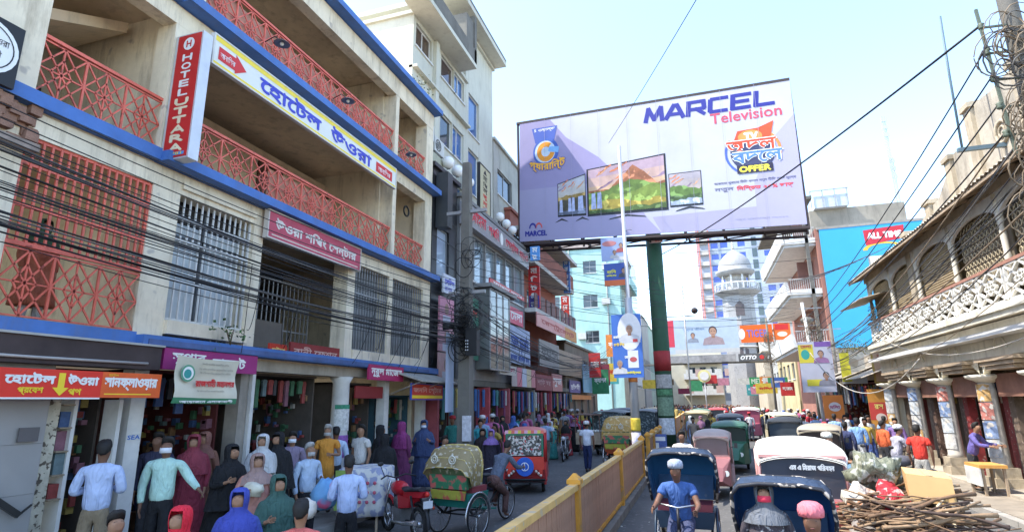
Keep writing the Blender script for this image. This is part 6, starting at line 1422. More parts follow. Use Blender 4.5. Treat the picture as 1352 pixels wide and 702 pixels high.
def person(label, x, y, rz=0.0, z=0.0, h=1.68, kind='man', top=(.5, .5, .5), bottom=(.03, .03, .035), legs='stand', arms=('down', 'down'), lean=0.0, sleeve='full', long=False, skin=1, hair=HAIR, mask=None, cap=None, near=True, group=None, pat=None, veil=None, vl=0):
    r = empty('person', (x, y, z), rz); tag(r, label, 'person', group)
    s = h / 1.74; r.scale = (s, s, s); WM[r] = WM[r] @ Matrix.Scale(s, 4)
    bm_, sh, tr, J = body_meshes(legs, arms, lean, sleeve, long)
    cinst('body', bm_, r, SKIN[skin])
    if kind == 'man':
        cinst('shirt', sh, r, cloth(top, pat)); cinst('trousers', tr, r, cloth(bottom))
    else:
        cinst('sleeves', sh, r, cloth(top, pat)); cinst('robe', ROBES[{'burqa': 0, 'robe': 1, 'kameez': 2}.get(kind, 1)], r, cloth(top, pat))
        if kind == 'kameez': cinst('trousers', tr, r, cloth(bottom))
        if veil is not None: cinst('head_scarf', VEILS[vl], r, cloth(veil), loc=(0, -lean * .6, 0))
    off = (0, -lean * .72, 0)
    if veil is None:
        if cap: cinst('cap', CAPM, r, cloth(cap), loc=off)
        cinst('hair', HAIRM, r, hair, loc=off)
    if mask: cinst('face_mask', MASKM, r, M(mask), loc=off)
    if near and kind != 'x' and vl != 3:
        for sx in (1, -1): cinst('eye', EYEM, r, HAIR, loc=(sx * .032, -.092 - lean * .72, 1.62))
    if near and not mask and vl != 3: cinst('mouth', MOUTHM, r, M((.13, .045, .04), .6), loc=(0, -lean * .72, 0))
    if near and vl != 3:
        for sx in (1, -1): cinst('eyebrow', BROWM, r, HAIR, loc=(0, -lean * .72, 0), scale=(sx, 1, 1))
    if hair is GREYH: cinst('beard', MASKM, r, GREYH, loc=(0, -lean * .72, -.022))
    if legs in ('stand', 'walk', 'step') and kind in ('man', 'kameez'):
        for sd in 'lr': cinst('shoe', SHOEM, r, M((0.03, 0.025, 0.02), 0.5), loc=(J['an' + sd][0], J['an' + sd][1] - .02, J['an' + sd][2] - .035))
    return r
BACK = math.pi        # facing away from the camera (towards +Y)
PV = 0.22             # pavement height on the left
W_ = (.62, .64, .66); LB = (.33, .46, .68); BK = (.012, .012, .014)
person('man in a light blue shirt and khaki trousers seen from behind at the left shop', -7.3, 5.6, -2.4, PV, 1.72, top=(.42, .5, .7), bottom=(.22, .17, .11), skin=2, arms=('bent', 'bent'))
person('man in a mint shirt, black trousers and white face mask facing the street', -7.1, 6.35, 0.6, PV, 1.72, top=(.42, .62, .54), bottom=BK, mask=(.6, .62, .66), arms=('out', 'down'), legs='step', skin=2)
person('child in a bright red head scarf at the bottom left edge', -4.42, 4.17, 0.3, 0, 1.5, 'robe', top=(.6, .02, .03), veil=(.62, .02, .04), vl=0)
person('dark haired person cut off by the bottom edge near the khaki trousers', -5.0, 4.04, 1.2, 0, 1.46, top=(.3, .26, .28))
person('woman in a royal blue head scarf and robe near the bottom edge', -4.63, 5.08, 0.5, 0, 1.52, 'burqa', top=(.05, .08, .3), veil=(.05, .07, .34), vl=0, arms=('bent', 'bent'))
person('woman in a long black robe stooping beside the blue scarfed woman', -7.0, 7.35, 1.3, 0.1, 1.68, 'burqa', top=BK, veil=BK, vl=0, lean=.2, arms=('hold', 'hold'))
person('woman in maroon standing inside the shop under the banner', -8.0, 7.65, 0.7, PV, 1.68, 'robe', top=(.22, .03, .05), veil=(.24, .04, .06), vl=1)
person('shopper in brown behind the maroon woman under the banner', -8.25, 8.1, 0.3, PV, 1.7, 'robe', top=(.2, .09, .06), veil=(.22, .1, .08), vl=2)
person('dark dressed shopkeeper in the doorway left of the maroon woman', -8.2, 7.15, 0.6, PV, 1.74, top=(.03, .03, .06), skin=2)
person('barefaced person in peach cloth with a cream bundle beside the black robed woman', -6.32, 7.23, 0.9, 0, 1.66, 'robe', top=(.42, .2, .16), veil=(.3, .2, .18), vl=2, arms=('hold', 'hold'))
person('person in a pale grey scarf behind the peach clothed person', -7.1, 8.2, 0.5, PV, 1.66, 'robe', top=(.4, .4, .4), veil=(.5, .5, .5), vl=1)
person('woman in a dark green head scarf carrying a white bundle', -4.91, 6.0, 1.0, 0, 1.54, 'burqa', top=(.04, .09, .075), veil=(.04, .095, .08), vl=0, arms=('hold', 'hold'))
person('bearded man in a pale blue shirt turned to the right', -6.7, 8.93, 1.2, 0, 1.7, top=(.42, .52, .66), bottom=BK, skin=1, hair=GREYH, arms=('bent', 'down'))
person('woman in black robes behind the pale blue shirted man', -7.0, 8.45, 0.2, PV, 1.68, 'burqa', top=BK, veil=BK, vl=0)
person('boy with a white mask behind the pale blue shirted man', -7.45, 9.4, 0.6, PV, 1.64, top=(.25, .2, .28), mask=(.65, .68, .72))
person('bearded man in an orange shirt on the pavement', -7.6, 10.7, 0.5, PV, 1.72, top=(.62, .26, .04), hair=GREYH, long=True, sleeve='half', bottom=(.3, .3, .3), arms=('bent', 'down'))
person('woman in a grey vest over coral sleeves at the bottom centre left', -3.59, 4.72, -2.7, 0, 1.5, 'kameez', top=(.6, .13, .11), pat=None, arms=('bent', 'bent'), bottom=(.5, .1, .1))
person('man in a light blue shirt with a raised arm and dark trousers seen from behind', -5.0, 7.6, -2.5, 0, 1.62, top=(.42, .5, .72), bottom=BK, arms=('bent', 'bent'), skin=2)
person('man in a white T-shirt facing the street beyond the orange shirt', -7.2, 11.35, -0.2, PV, 1.7, top=(.55, .53, .5), sleeve='half')
person('man in pale blue partly behind the white T-shirt man', -7.6, 11.0, -2.4, PV, 1.66, top=(.4, .5, .66), skin=2)
person('woman in black robes left of the plum robed woman', -6.7, 11.5, -2.6, 0.05, 1.66, 'burqa', top=BK, veil=BK, vl=0)
person('second black robed woman beside the cloth covered cart', -7.1, 12.0, 2.3, PV, 1.66, 'burqa', top=(.02, .015, .03), veil=BK, vl=1)
person('woman in a plum robe and scarf on the pavement', -7.1, 13.0, 2.9, PV, 1.7, 'robe', top=(.14, .03, .09), veil=(.2, .03, .13), vl=1)
person('woman in a navy blue robe with a mask facing the street', -7.2, 14.4, 0.3, PV, 1.7, 'burqa', top=(.05, .07, .15), veil=(.04, .06, .14), vl=0, mask=(.45, .5, .6), arms=('hold', 'hold'))
person('man in a bright blue shirt bending behind the cycle rickshaw', -6.3, 13.4, 1.2, 0, 1.58, top=(.06, .2, .5), lean=.35)
person('man in a teal shirt beside the cable pole', -6.7, 17.3, 0.5, PV, 1.62, top=(.05, .33, .36), near=False)
person('woman in a lilac scarf left of the red auto rickshaw', -5.75, 15.7, 0.2, 0, 1.62, 'robe', top=(.03, .025, .04), veil=(.24, .14, .36), vl=2)
person('woman in black with a red bag left of the red auto rickshaw', -6.2, 16.2, 0.3, 0, 1.62, 'burqa', top=BK, veil=(.03, .02, .02), vl=1)
person('man in a white T-shirt and dark jeans walking away up the left lane', -3.93, 20.4, BACK - 0.1, 0, 1.68, top=(.62, .64, .72), bottom=(.02, .03, .09), legs='step', sleeve='half', cap=(.65, .65, .65), skin=2)
# person in terracotta behind the red lattice on the first floor
person('figure in terracotta cloth behind the red lattice on the first floor', -8.6, 5.25, 1.5, 3.44, 1.5, 'kameez', top=(.35, .12, .07), bottom=(.4, .42, .45), veil=(.05, .1, .05), vl=2)
# right side
person('man in a red T-shirt seen from behind on the right', 4.95, 16.9, 2.6, 0, 1.7, top=(.6, .045, .03), bottom=(.4, .38, .34), sleeve='half', skin=2)
person('man in a grey shirt wearing a white and black helmet on the right', 4.6, 17.6, 1.9, 0, 1.66, top=(.34, .33, .38), cap=(.7, .7, .72), lean=.25, arms=('bar', 'bar'))
person('man in a sky blue shirt farther along the right kerb', 5.0, 26.6, 2.9, 0, 1.75, top=(.24, .38, .6), skin=2)
person('man in a blue shirt and white trousers walking away on the right', 4.75, 21.9, 2.9, 0, 1.72, top=(.2, .35, .62), bottom=(.5, .5, .5), legs='walk', skin=2)
person('man in a dark navy shirt holding an orange bag on the right', 4.05, 20.2, 2.6, 0, 1.66, top=(.04, .05, .12), skin=2)
person('man in an orange shirt beyond the helmeted man', 5.3, 21.2, 2.0, 0, 1.66, top=(.6, .12, .04))
person('vendor in a purple checked shirt leaning behind the right stall', 6.25, 17.6, 0.9, .14, 1.6, top=(.12, .1, .3), lean=.3, arms=('bar', 'bar'))
person('man in a striped blue shirt squatting by the right motorcycle', 2.9, 14.6, 2.6, -.42, 1.62, top=(.1, .18, .26), legs='squat', lean=.5, arms=('bar', 'bar'))
person('man in brown with a white cap beside the white roofed auto', 2.35, 13.7, 0.5, 0, 1.66, top=(.4, .17, .1), cap=(.6, .6, .55), sleeve='half', lean=.1, arms=('bar', 'bar'), legs='step', bottom=(.3, .1, .08))
# pavement crowd further on, every one its own colour and place
tops = [((.02, .02, .02), 'black'), ((.5, .5, .52), 'white'), ((.35, .05, .06), 'dark red'), ((.08, .2, .45), 'blue'), ((.45, .12, .25), 'pink'), ((.05, .25, .22), 'green'), ((.5, .35, .08), 'mustard'), ((.2, .12, .3), 'purple'), ((.28, .38, .55), 'pale blue'), ((.25, .2, .16), 'brown'), ((.3, .3, .32), 'grey')]
spots_left = []
places = ['under the striped cloths', 'by the clothes shop', 'below the pink fascia', 'near the maroon shop', 'before the brown building', 'by the kerb past the red auto']
k = 0
combos = set()
def crowd(n, xr, yr, zz, side, places, seed, faces):
    r = random.Random(seed); made = []
    for i in range(n):
        for _t in range(60):
            x = r.uniform(*xr); y = yr[0] + (yr[1] - yr[0]) * ((i + r.random()) / n)
            if all((x - a) ** 2 + (y - b) ** 2 > .3 for a, b in made): break
        made.append((x, y))
        pl_ = places[min(len(places) - 1, int((y - yr[0]) / (yr[1] - yr[0]) * len(places)))]
        for _t in range(80):
            c, cn = r.choice(tops); wom = r.random() < .4; hd = r.choice(('black', 'white', 'bare', 'red', 'blue'))
            if (cn, wom, hd, pl_) not in combos: break
        combos.add((cn, wom, hd, pl_))
        vcol = {'black': (.02, .02, .02), 'white': (.55, .55, .55), 'red': (.45, .04, .05), 'blue': (.06, .12, .35)}
        if wom:
            v = vcol.get(hd, (.25, .12, .2)); hn = hd if hd in vcol else 'wine'
            person('woman in %s with a %s head scarf %s' % (cn, hn, pl_), x, y, r.choice(faces) + r.uniform(-.6, .6), zz, r.uniform(1.52, 1.64), 'robe', top=c, veil=v, vl=r.choice((0, 1, 2)), near=False, group='shoppers ' + side)
        else:
            person('man in a %s shirt%s %s' % (cn, {'black': ' and black trousers', 'white': ' and a white cap', 'bare': '', 'red': ' and a red cap', 'blue': ' and blue jeans'}[hd], pl_), x, y, r.choice(faces) + r.uniform(-.6, .6), zz, r.uniform(1.62, 1.74), top=c, near=False, legs=r.choice(('stand', 'step', 'walk')), sleeve=r.choice(('half', 'full')),
                   cap=vcol.get(hd) if hd in ('white', 'red') else None, bottom={'blue': (.04, .07, .2)}.get(hd, r.choice(((.02, .02, .02), (.12, .1, .08), (.06, .07, .1)))), group='shoppers ' + side, arms=r.choice((('down', 'down'), ('bent', 'down'), ('swing', 'down'))), skin=r.randrange(3))
crowd(34, (-8.0, -6.9), (17.2, 36), PV, 'on the left pavement', places[:5], 3, (0, math.pi))
crowd(12, (-6.7, -5.9), (18, 32), 0, 'on the left pavement', ['out by the clothes shop', 'by the small motorcycle', 'out below the pink fascia'], 4, (0, math.pi))
crowd(26, (-7.6, -3.0), (33, 60), 0, 'far along the left lane', ['before the low brown building', 'in front of the teal building'], 5, (0, math.pi))
crowd(34, (3.9, 6.6), (22, 48), 0, 'on the right side', ['by the tin roofed stalls', 'under the portrait poster', 'below the blue wall', 'beyond the blue wall'], 6, (0, math.pi))
crowd(40, (-1.2, 5.0), (24, 60), 0, 'in the far traffic', ['between the autos', 'before the bridge', 'under the bridge'], 7, (0, math.pi))
# distant mass of people past the bridge
mm = MB(); r_ = random.Random(12)
for i in range(300):
    x = r_.uniform(-6.8, 6.0); y = r_.uniform(63, 112); h = r_.uniform(1.5, 1.75); mm.cm = r_.randrange(6)
    mm.lathe([(.1, 0), (.16, .3), (.17, .8), (.22, h * .78), (.18, h * .84), (.06, h * .86)], (x, y, 0), 6); mm.cm = 6; mm.ball((x, y, h * .93), .11, 6)
tag(mm.build('distant_crowd', [cloth(c) for c in ((.02, .02, .02), (.5, .5, .5), (.4, .06, .06), (.08, .18, .4), (.4, .3, .1), (.25, .3, .35))] + [SKIN[2]]), 'dense distant crowd filling the far end of the street', 'crowd', kind='stuff')
# ================================================================ VEHICLES
chrome = M((0.5, 0.5, 0.5), 0.25, 0.15, 5, metal=0.8); rubber = M((0.02, 0.02, 0.02), 0.85, 0.2, 5); blackm = M((0.02, 0.02, 0.022), 0.5, 0.2, 4)
seatm = M((0.03, 0.03, 0.035), 0.6, 0.2, 4); rust = M((0.2, 0.11, 0.06), 0.8, 0.3, 6)
def R3(root, p):   # local -> world for a root with a z-rotation
    return WM[root] @ Vector(p)
class LB_:
    """builds parts in a root's own space"""
    def __init__(s, root): s.r = root
    def part(s, name, mat, fn, parent=None, label=None, kind=None):
        mb = MB(); fn(mb)
        par = parent or s.r
        if parent is not None:
            d = (WM[parent].inverted() @ WM[s.r]); mb.v = [d @ v for v in mb.v]
        o = mb.build(name, mat, par, local=True)
        if label: o['label'] = label
        if kind: o['kind'] = kind
        return o
def wheel(L, x, y, r, w=0.04, spokes=18, steer=0.0, hubr=0.03, disc_=None, parent=None):
    rt = Matrix.Translation((x, y, r)) @ Matrix.Rotation(steer, 4, 'Z')
    def tf(mb): mb.v = [rt @ v for v in mb.v]
    def tyre(mb): mb.torus((0, 0, 0), r - w / 2, w / 2, 'X', 28, 6); tf(mb)
    t = L.part('wheel', rubber, tyre, parent)
    def rim(mb): mb.torus((0, 0, 0), r - w * 1.05, w * .3, 'X', 26, 5); tf(mb)
    L.part('rim', chrome, rim, t)
    def sp(mb):
        mb.tube([(-.04, 0, 0), (.04, 0, 0)], hubr, 8)
        if disc_: mb.tube([(-disc_, 0, 0), (disc_, 0, 0)], r * .62, 16)
        else:
            for k in range(spokes):
                a = 2 * math.pi * k / spokes; b = a + (.35 if k % 2 else -.35)
                mb.bar((.03 if k % 2 else -.03, hubr * math.cos(b), hubr * math.sin(b)), (0, (r - w) * math.cos(a), (r - w) * math.sin(a)), .004)
        tf(mb)
    L.part('spokes', chrome, sp, t)
    return t
def cycle_rickshaw(lab, x, y, rz, hood_c=(.05, .2, .45), body_c=(.05, .2, .15), front=True, hood_up=True, group='cycle rickshaws', trim=(.6, .5, .1), decor=None, scale=1.0, name='cycle_rickshaw'):
    """front towards -Y in local space"""
    r = empty(name, (x, y, 0), rz); tag(r, lab, 'rickshaw', group); r.scale = (scale,) * 3; WM[r] = WM[r] @ Matrix.Scale(scale, 4); L = LB_(r)
    wheel(L, .44, .35, .36, .035, 24); wheel(L, -.44, .35, .36, .035, 24); wheel(L, 0, -1.35, .34, .035, 22)
    for s in (1, -1): L.part('mudguard', chrome if decor else M(body_c, .4), lambda mb: mb.torus((s * .44, .35, .36), .40, .022, 'X', 14, 4, -.2, 3.0))
    bm_ = M(body_c, .45, .12, 3)
    def fr_(mb):
        mb.tube([(0, -1.15, .75), (0, -1.28, .5), (0, -1.35, .34)], .018, 6); mb.tube([(0, -1.12, .98), (0, -1.16, .72)], .02, 6)
        mb.tube([(0, -1.14, .85), (0, -.6, .78), (0, -.55, .3)], .018, 6); mb.tube([(0, -1.16, .75), (0, -.55, .3)], .02, 6)
        for s in (1, -1): mb.tube([(0, -.55, .3), (s * .3, .0, .36), (s * .34, .35, .36)], .018, 6)
        mb.tube([(-.46, .35, .36), (.46, .35, .36)], .015, 6); mb.tube([(.0, -.6, .78), (0, -.58, .92)], .016, 6)
        for s in (1, -1): mb.tube([(s * .03, -1.28, .62), (s * .03, -1.35, .34)], .01, 5)
        for s in (1, -1): mb.bar((s * .34, .35, .36), (s * .36, .1, .55), .03); mb.bar((s * .34, .35, .36), (s * .36, .6, .55), .03)
    L.part('frame', blackm, fr_)
    L.part('handlebar', chrome, lambda mb: mb.tube([(-.27, -.93, 1.0), (-.2, -1.08, 1.02), (0, -1.13, .99), (.2, -1.08, 1.02), (.27, -.93, 1.0)], .012, 6))
    L.part('driver_saddle', seatm, lambda mb: mb.ball((0, -.57, .95), .1, 10, .9, 1.3, .4))
    def pd(mb):
        mb.tube([(-.09, -.55, .3), (.09, -.55, .3)], .012, 6); mb.torus((.05, -.55, .3), .09, .008, 'X', 16, 4)
        for s in (1, -1): mb.bar((s * .09, -.55, .3), (s * .09, -.55 + s * .1, .3 - s * .12), .015); mb.box(s * .09, s * .17, -.58 + s * .1, -.52 + s * .1, .29 - s * .12, .31 - s * .12)
    L.part('pedals', chrome, pd)
    L.part('seat_box', bm_, lambda mb: mb.hexa([(-.38, .02, .52), (.38, .02, .52), (.38, .58, .52), (-.38, .58, .52)], [(-.42, -.02, .76), (.42, -.02, .76), (.44, .64, .76), (-.44, .64, .76)]))
    L.part('footboard', M(body_c, .5, .2, 3), lambda mb: mb.hexa([(-.34, -.42, .36), (.34, -.42, .36), (.36, .02, .42), (-.36, .02, .42)], [(-.34, -.42, .39), (.34, -.42, .39), (.36, .02, .45), (-.36, .02, .45)]))
    L.part('passenger_seat', M((.25, .05, .06), .5, .2, 4), lambda mb: mb.box(-.39, .39, .0, .48, .761, .86))
    bk = L.part('seat_back', M((.03, .09, .2) if not decor else (.12, .16, .08), .5, .3, 6, fleck=(9, .4, trim) if decor else (9, .3, (.12, .16, .2))), lambda mb: mb.hexa([(-.40, .50, .86), (.40, .50, .86), (.40, .56, .86), (-.40, .56, .86)], [(-.42, .62, 1.2), (.42, .62, 1.2), (.42, .68, 1.2), (-.42, .68, 1.2)]))
    if decor:
        L.part('back_panel', M((.4, .38, .06), .5, .3, 5, fleck=(7, .42, (.5, .1, .08))), lambda mb: mb.hexa([(-.36, .66, .66), (.36, .66, .66), (.36, .685, .66), (-.36, .685, .66)], [(-.40, .68, .82), (.40, .68, .82), (.40, .705, .82), (-.40, .705, .82)]))
        L.part('painted_panel', M((.05, .2, .1), .5, .3, 6, fleck=(6, .45, (.5, .12, .1))), lambda mb: mb.hexa([(-.40, .60, .84), (.40, .60, .84), (.40, .69, .84), (-.40, .69, .84)], [(-.42, .66, 1.08), (.42, .66, 1.08), (.42, .715, 1.08), (-.42, .715, 1.08)]))
    # hood: hoops + fabric between, opening to the front
    hm = M(hood_c, .6, .12, 4, bump=.1, fleck=(11, .40, trim) if decor else None); rimm = M((.02, .022, .03), .6, .2, 6, fleck=(14, .42, (.4, .35, .3)))
    if hood_up: hoops = [(.0, -.30, .86, 1.60), (.12, -.05, 1.0, 1.66), (.3, .30, 1.05, 1.62), (.55, .62, 1.0, 1.40), (.62, .70, .9, 1.05)]
    else: hoops = [(.3, .34, 1.0, 1.58), (.46, .58, 1.0, 1.54), (.56, .74, .98, 1.38), (.60, .82, .95, 1.22)]
    rings = []
    for (yb, yt, zb, zt) in hoops:
        hw = .50; zt0 = .9
        P = [(-hw + .04, yb, zt0), (-hw, yb * .5 + yt * .5, (zt0 + zt) / 2), (-hw + .02, yt, zt - .12), (-hw + .10, yt, zt - .03), (-.2, yt, zt), (.2, yt, zt), (hw - .10, yt, zt - .03), (hw - .02, yt, zt - .12), (hw, yb * .5 + yt * .5, (zt0 + zt) / 2), (hw - .04, yb, zt0)]
        rings.append([Vector(p) for p in P])
    def hd(mb):
        mb.loft(rings, True, False, False); mb.cm = 1; mb.loft([[p * .985 + Vector((0, .003, .003)) for p in q] for q in rings][::-1], True, False, False)
    h = L.part('hood', [hm if decor else M((.03, .05, .09), .55, .3, 5, fold=.5), hm], hd)
    def ed(mb):
        mb.tube([p + Vector((0, -.005, 0)) for p in rings[0]], .022, 6)
        for q in rings[1:]: mb.tube([p * 1.0 for p in q], .009, 4)
    L.part('hood_edge', rimm if not decor else M((.45, .35, .12), .6, .3, 9, fleck=(12, .4, (.6, .6, .6))), ed, h)
    if decor:
        def orn(mb):
            for s in (1, -1):
                mb.torus((s * .2, .845, 1.36), .07, .012, 'Y', 14, 4); mb.torus((s * .2, .845, 1.36), .035, .01, 'Y', 10, 4); mb.bar((s * .2, .83, 1.47), (s * .2, .84, 1.43), .02)
        L.part('hood_ornament', M((.6, .58, .5), .5, .2, 6), orn, h)
    elif False:
        def fringe(mb):
            for i in range(15):
                xx = -.4 + i * .8 / 14; mb.add([(xx - .03, rings[0][4].y - .01, rings[0][4].z - .02), (xx + .03, rings[0][4].y - .01, rings[0][4].z - .02), (xx, rings[0][4].y - .01, rings[0][4].z - .09 - .02 * (i % 2))], [(0, 1, 2)])
        o = L.part('hood_fringe', M((.08, .2, .45), .6), fringe, h); o['kind'] = 'stuff'
    L.part('axle_lamp', M((.6, .1, .05), .4), lambda mb: mb.ball((.3, .72, .5), .03, 8))
    return r, L
# V1 : blue hooded rickshaw facing us by the barrier, with its puller
v1, L1 = cycle_rickshaw('blue hooded cycle rickshaw beside the yellow barrier, facing the camera', -.38, 9.35, -.04, hood_c=(.03, .14, .32), body_c=(.03, .05, .08))
person('rickshaw puller in a blue shirt and pale cap beside the yellow barrier', -.40, 8.55, -.1, -.08, 1.64, top=(.05, .11, .3), bottom=(.05, .06, .12), legs='ride', arms=('bar', 'bar'), lean=.32, cap=(.3, .33, .4), skin=2, sleeve='half')
v2, L2 = cycle_rickshaw('deep blue hooded cycle rickshaw nearest the camera on the right lane', .70, 6.85, -.16, scale=.95, hood_c=(.02, .09, .28), body_c=(.1, .05, .05))
person('rickshaw puller in a pink cap at the bottom edge right of centre', .80, 5.72, -.15, -.12, 1.62, top=(.35, .12, .12), legs='ride', arms=('bar', 'bar'), lean=.25, cap=(.65, .17, .2), skin=2)
person('passenger in a grey scarf and red mask inside the nearest blue rickshaw', .52, 6.72, -.1, -.0, 1.52, 'robe', top=(.06, .05, .06), veil=(.12, .13, .15), mask=(.6, .04, .08), legs='sit', vl=2, pat=(20, .4, (.4, .4, .4)), arms=('bent', 'bent'))
# rickshaw on the left road seen from behind
v3, L3 = cycle_rickshaw('decorated green cycle rickshaw with a folded tan hood seen from behind', -4.38, 10.75, BACK - .22, hood_c=(.23, .18, .09), body_c=(.02, .17, .13), hood_up=False, decor=True, trim=(.45, .4, .3))
person('rickshaw puller seated out of sight beyond the folded tan hood', -4.2, 11.6, BACK - .2, -.05, 1.6, top=(.1, .12, .16), legs='ride', arms=('bar', 'bar'), lean=.9, bottom=(.12, .06, .05), skin=2)
cycle_rickshaw('orange and gold decorated rickshaw beyond the barrier by the pale pole', -2.9, 21.6, BACK - .1, hood_c=(.4, .25, .07), body_c=(.5, .1, .04), hood_up=True, decor=True, trim=(.55, .45, .25), scale=1.1)
# ---------------------------------------------------------------- auto rickshaws
def auto(lab, x, y, rz, body=(.5, .05, .04), roof=(.3, .05, .05), w=1.15, ln=2.5, h=1.72, rear=None, group='auto rickshaws', glassc=None, open_side=True, name='auto_rickshaw', frontc=None, detail=True, roofdecor=None):
    """front towards -Y"""
    r = empty(name, (x, y, 0), rz); tag(r, lab, 'auto rickshaw', group); L = LB_(r); hw = w / 2
    bm_ = M(body, .35, .1, 3, streak=.15); rm = M(roof, .5, .12, 3, streak=.15)
    for s in (1, -1): wheel(L, s * (hw - .08), ln - .55, .24, .10, disc_=.05)
    wheel(L, 0, .28, .24, .10, disc_=.05)
    L.part('floor', blackm, lambda mb: mb.box(-hw + .05, hw - .05, .5, ln, .28, .38))
    def bod(mb):
        for s in (1, -1):
            mb.hexa([(s * hw - .03, .75, .36), (s * hw + .03, .75, .36), (s * hw + .03, ln, .36), (s * hw - .03, ln, .36)], [(s * hw - .03, .85, .72), (s * hw + .03, .85, .72), (s * hw + .03, ln, .8), (s * hw - .03, ln, .8)])
            mb.torus((s * (hw - .02), ln - .55, .26), .31, .04, 'X', 12, 5, -.1, math.pi + .1)
        mb.box(-hw + .03, hw - .03, ln - .06, ln, .36, .88)
    L.part('body', bm_, bod)
    def nose(mb):
        mb.loft([[Vector(p) for p in q] for q in ([(-.2, 0, .45), (.2, 0, .45), (.24, .1, .75), (-.24, .1, .75)], [(-.38, .2, .32), (.38, .2, .32), (.42, .22, .95), (-.42, .22, .95)], [(-hw + .02, .55, .32), (hw - .02, .55, .32), (hw - .04, .42, 1.0), (-hw + .04, .42, 1.0)])], False)
    L.part('front_cowl', M(frontc or body, .35, .1, 3), nose)
    z0 = h
    def rf(mb):
        rings = []
        for (yy, zz, k) in ((.30, z0 - .14, .90), (.45, z0 - .05, .97), (1.0, z0, 1.0), (ln - .3, z0, 1.0), (ln - .02, z0 - .08, .98)):
            rings.append([Vector((hw * k * math.cos(a) * (1 if abs(math.cos(a)) < .9 else 1.02), yy, zz - .10 + .12 * math.sin(a))) for a in (math.pi * i / 10 for i in range(11))])
        mb.loft(rings, True, False, False); mb.loft([[p + Vector((0, 0, -.025)) for p in q] for q in rings][::-1], True, False, False)
    L.part('roof', rm, rf)
    if roofdecor:
        def rd(mb):
            for i in range(12):
                xx = -hw + .06 + i * (w - .12) / 11; mb.cm = i % 3; mb.hexa([(xx - .05, ln - .0, z0 - .14), (xx + .05, ln - .0, z0 - .14), (xx + .05, ln + .03, z0 - .14), (xx - .05, ln + .03, z0 - .14)], [(xx - .04, ln - .04, z0 - .04), (xx + .04, ln - .04, z0 - .04), (xx + .04, ln, z0 - .04), (xx - .04, ln, z0 - .04)])
        L.part('roof_trim', [M((.6, .12, .08), .5), M((.6, .45, .06), .5), M((.6, .3, .4), .5)], rd)
    for s in (1, -1):
        for P_q in ([(s * (hw - .05), .42, 1.0), (s * (hw - .06), .36, z0 - .12)], [(s * hw, ln - .03, .8), (s * hw, ln - .05, z0 - .1)], [(s * hw, 1.25, .7), (s * hw, 1.25, z0 - .1)]): L.part('roof_post', bm_, lambda mb: mb.tube(P_q, .024, 5))
    gm = M(glassc, .1, .2, 1, spec=.8) if glassc else glass((.06, .08, .1), .08)
    def ws(mb): mb.add([(-hw + .08, .41, 1.0), (hw - .08, .41, 1.0), (hw - .09, .34, z0 - .14), (-hw + .09, .34, z0 - .14), (-hw + .08, .425, 1.0), (hw - .08, .425, 1.0), (hw - .09, .355, z0 - .14), (-hw + .09, .355, z0 - .14)], [(0, 1, 2, 3), (7, 6, 5, 4), (0, 4, 5, 1), (3, 2, 6, 7)])
    L.part('windshield', gm, ws)
    L.part('windshield_sill', bm_, lambda mb: mb.bar((-hw + .05, .4, 1.0), (hw - .05, .4, 1.0), .04)); L.part('windshield_header', bm_, lambda mb: mb.bar((-hw + .06, .335, z0 - .13), (hw - .06, .335, z0 - .13), .04))
    for s in (1, -1):
        L.part('headlight', M((.7, .7, .65), .15), lambda mb: mb.tube([(s * .3, .09, .62), (s * .3, .2, .62)], .07, 12))
        L.part('tail_light', M((.6, .05, .03), .3), lambda mb: mb.box(s * (hw - .12) - .05, s * (hw - .12) + .05, ln + .001, ln + .02, .5, .62))
        L.part('mirror', blackm, lambda mb: (mb.bar((s * hw, .4, 1.2), (s * (hw + .12), .34, 1.25), .012), mb.box(s * (hw + .12) - .04, s * (hw + .12) + .04, .32, .34, 1.2, 1.32)))
    def seats(mb): mb.box(-hw + .1, hw - .1, ln - .75, ln - .3, .38, .7); mb.hexa([(-hw + .1, ln - .3, .6), (hw - .1, ln - .3, .6), (hw - .1, ln - .18, .6), (-hw + .1, ln - .18, .6)], [(-hw + .1, ln - .22, 1.15), (hw - .1, ln - .22, 1.15), (hw - .1, ln - .12, 1.15), (-hw + .1, ln - .12, 1.15)]); mb.box(-.3, .3, .75, 1.05, .38, .68)
    L.part('seats', seatm, seats)
    if rear:
        rear(L, hw, ln, z0)
    else:
        L.part('rear_panel', rm, lambda mb: mb.box(-hw + .03, hw - .03, ln - .05, ln - .02, .88, 1.1))
        L.part('rear_window', glass((.05, .06, .06)), lambda mb: mb.box(-hw + .06, hw - .06, ln - .04, ln - .03, 1.1, z0 - .12))
    L.part('bumper', blackm, lambda mb: (mb.tube([(-hw, ln + .05, .38), (hw, ln + .05, .38)], .025, 6)))
    return r, L
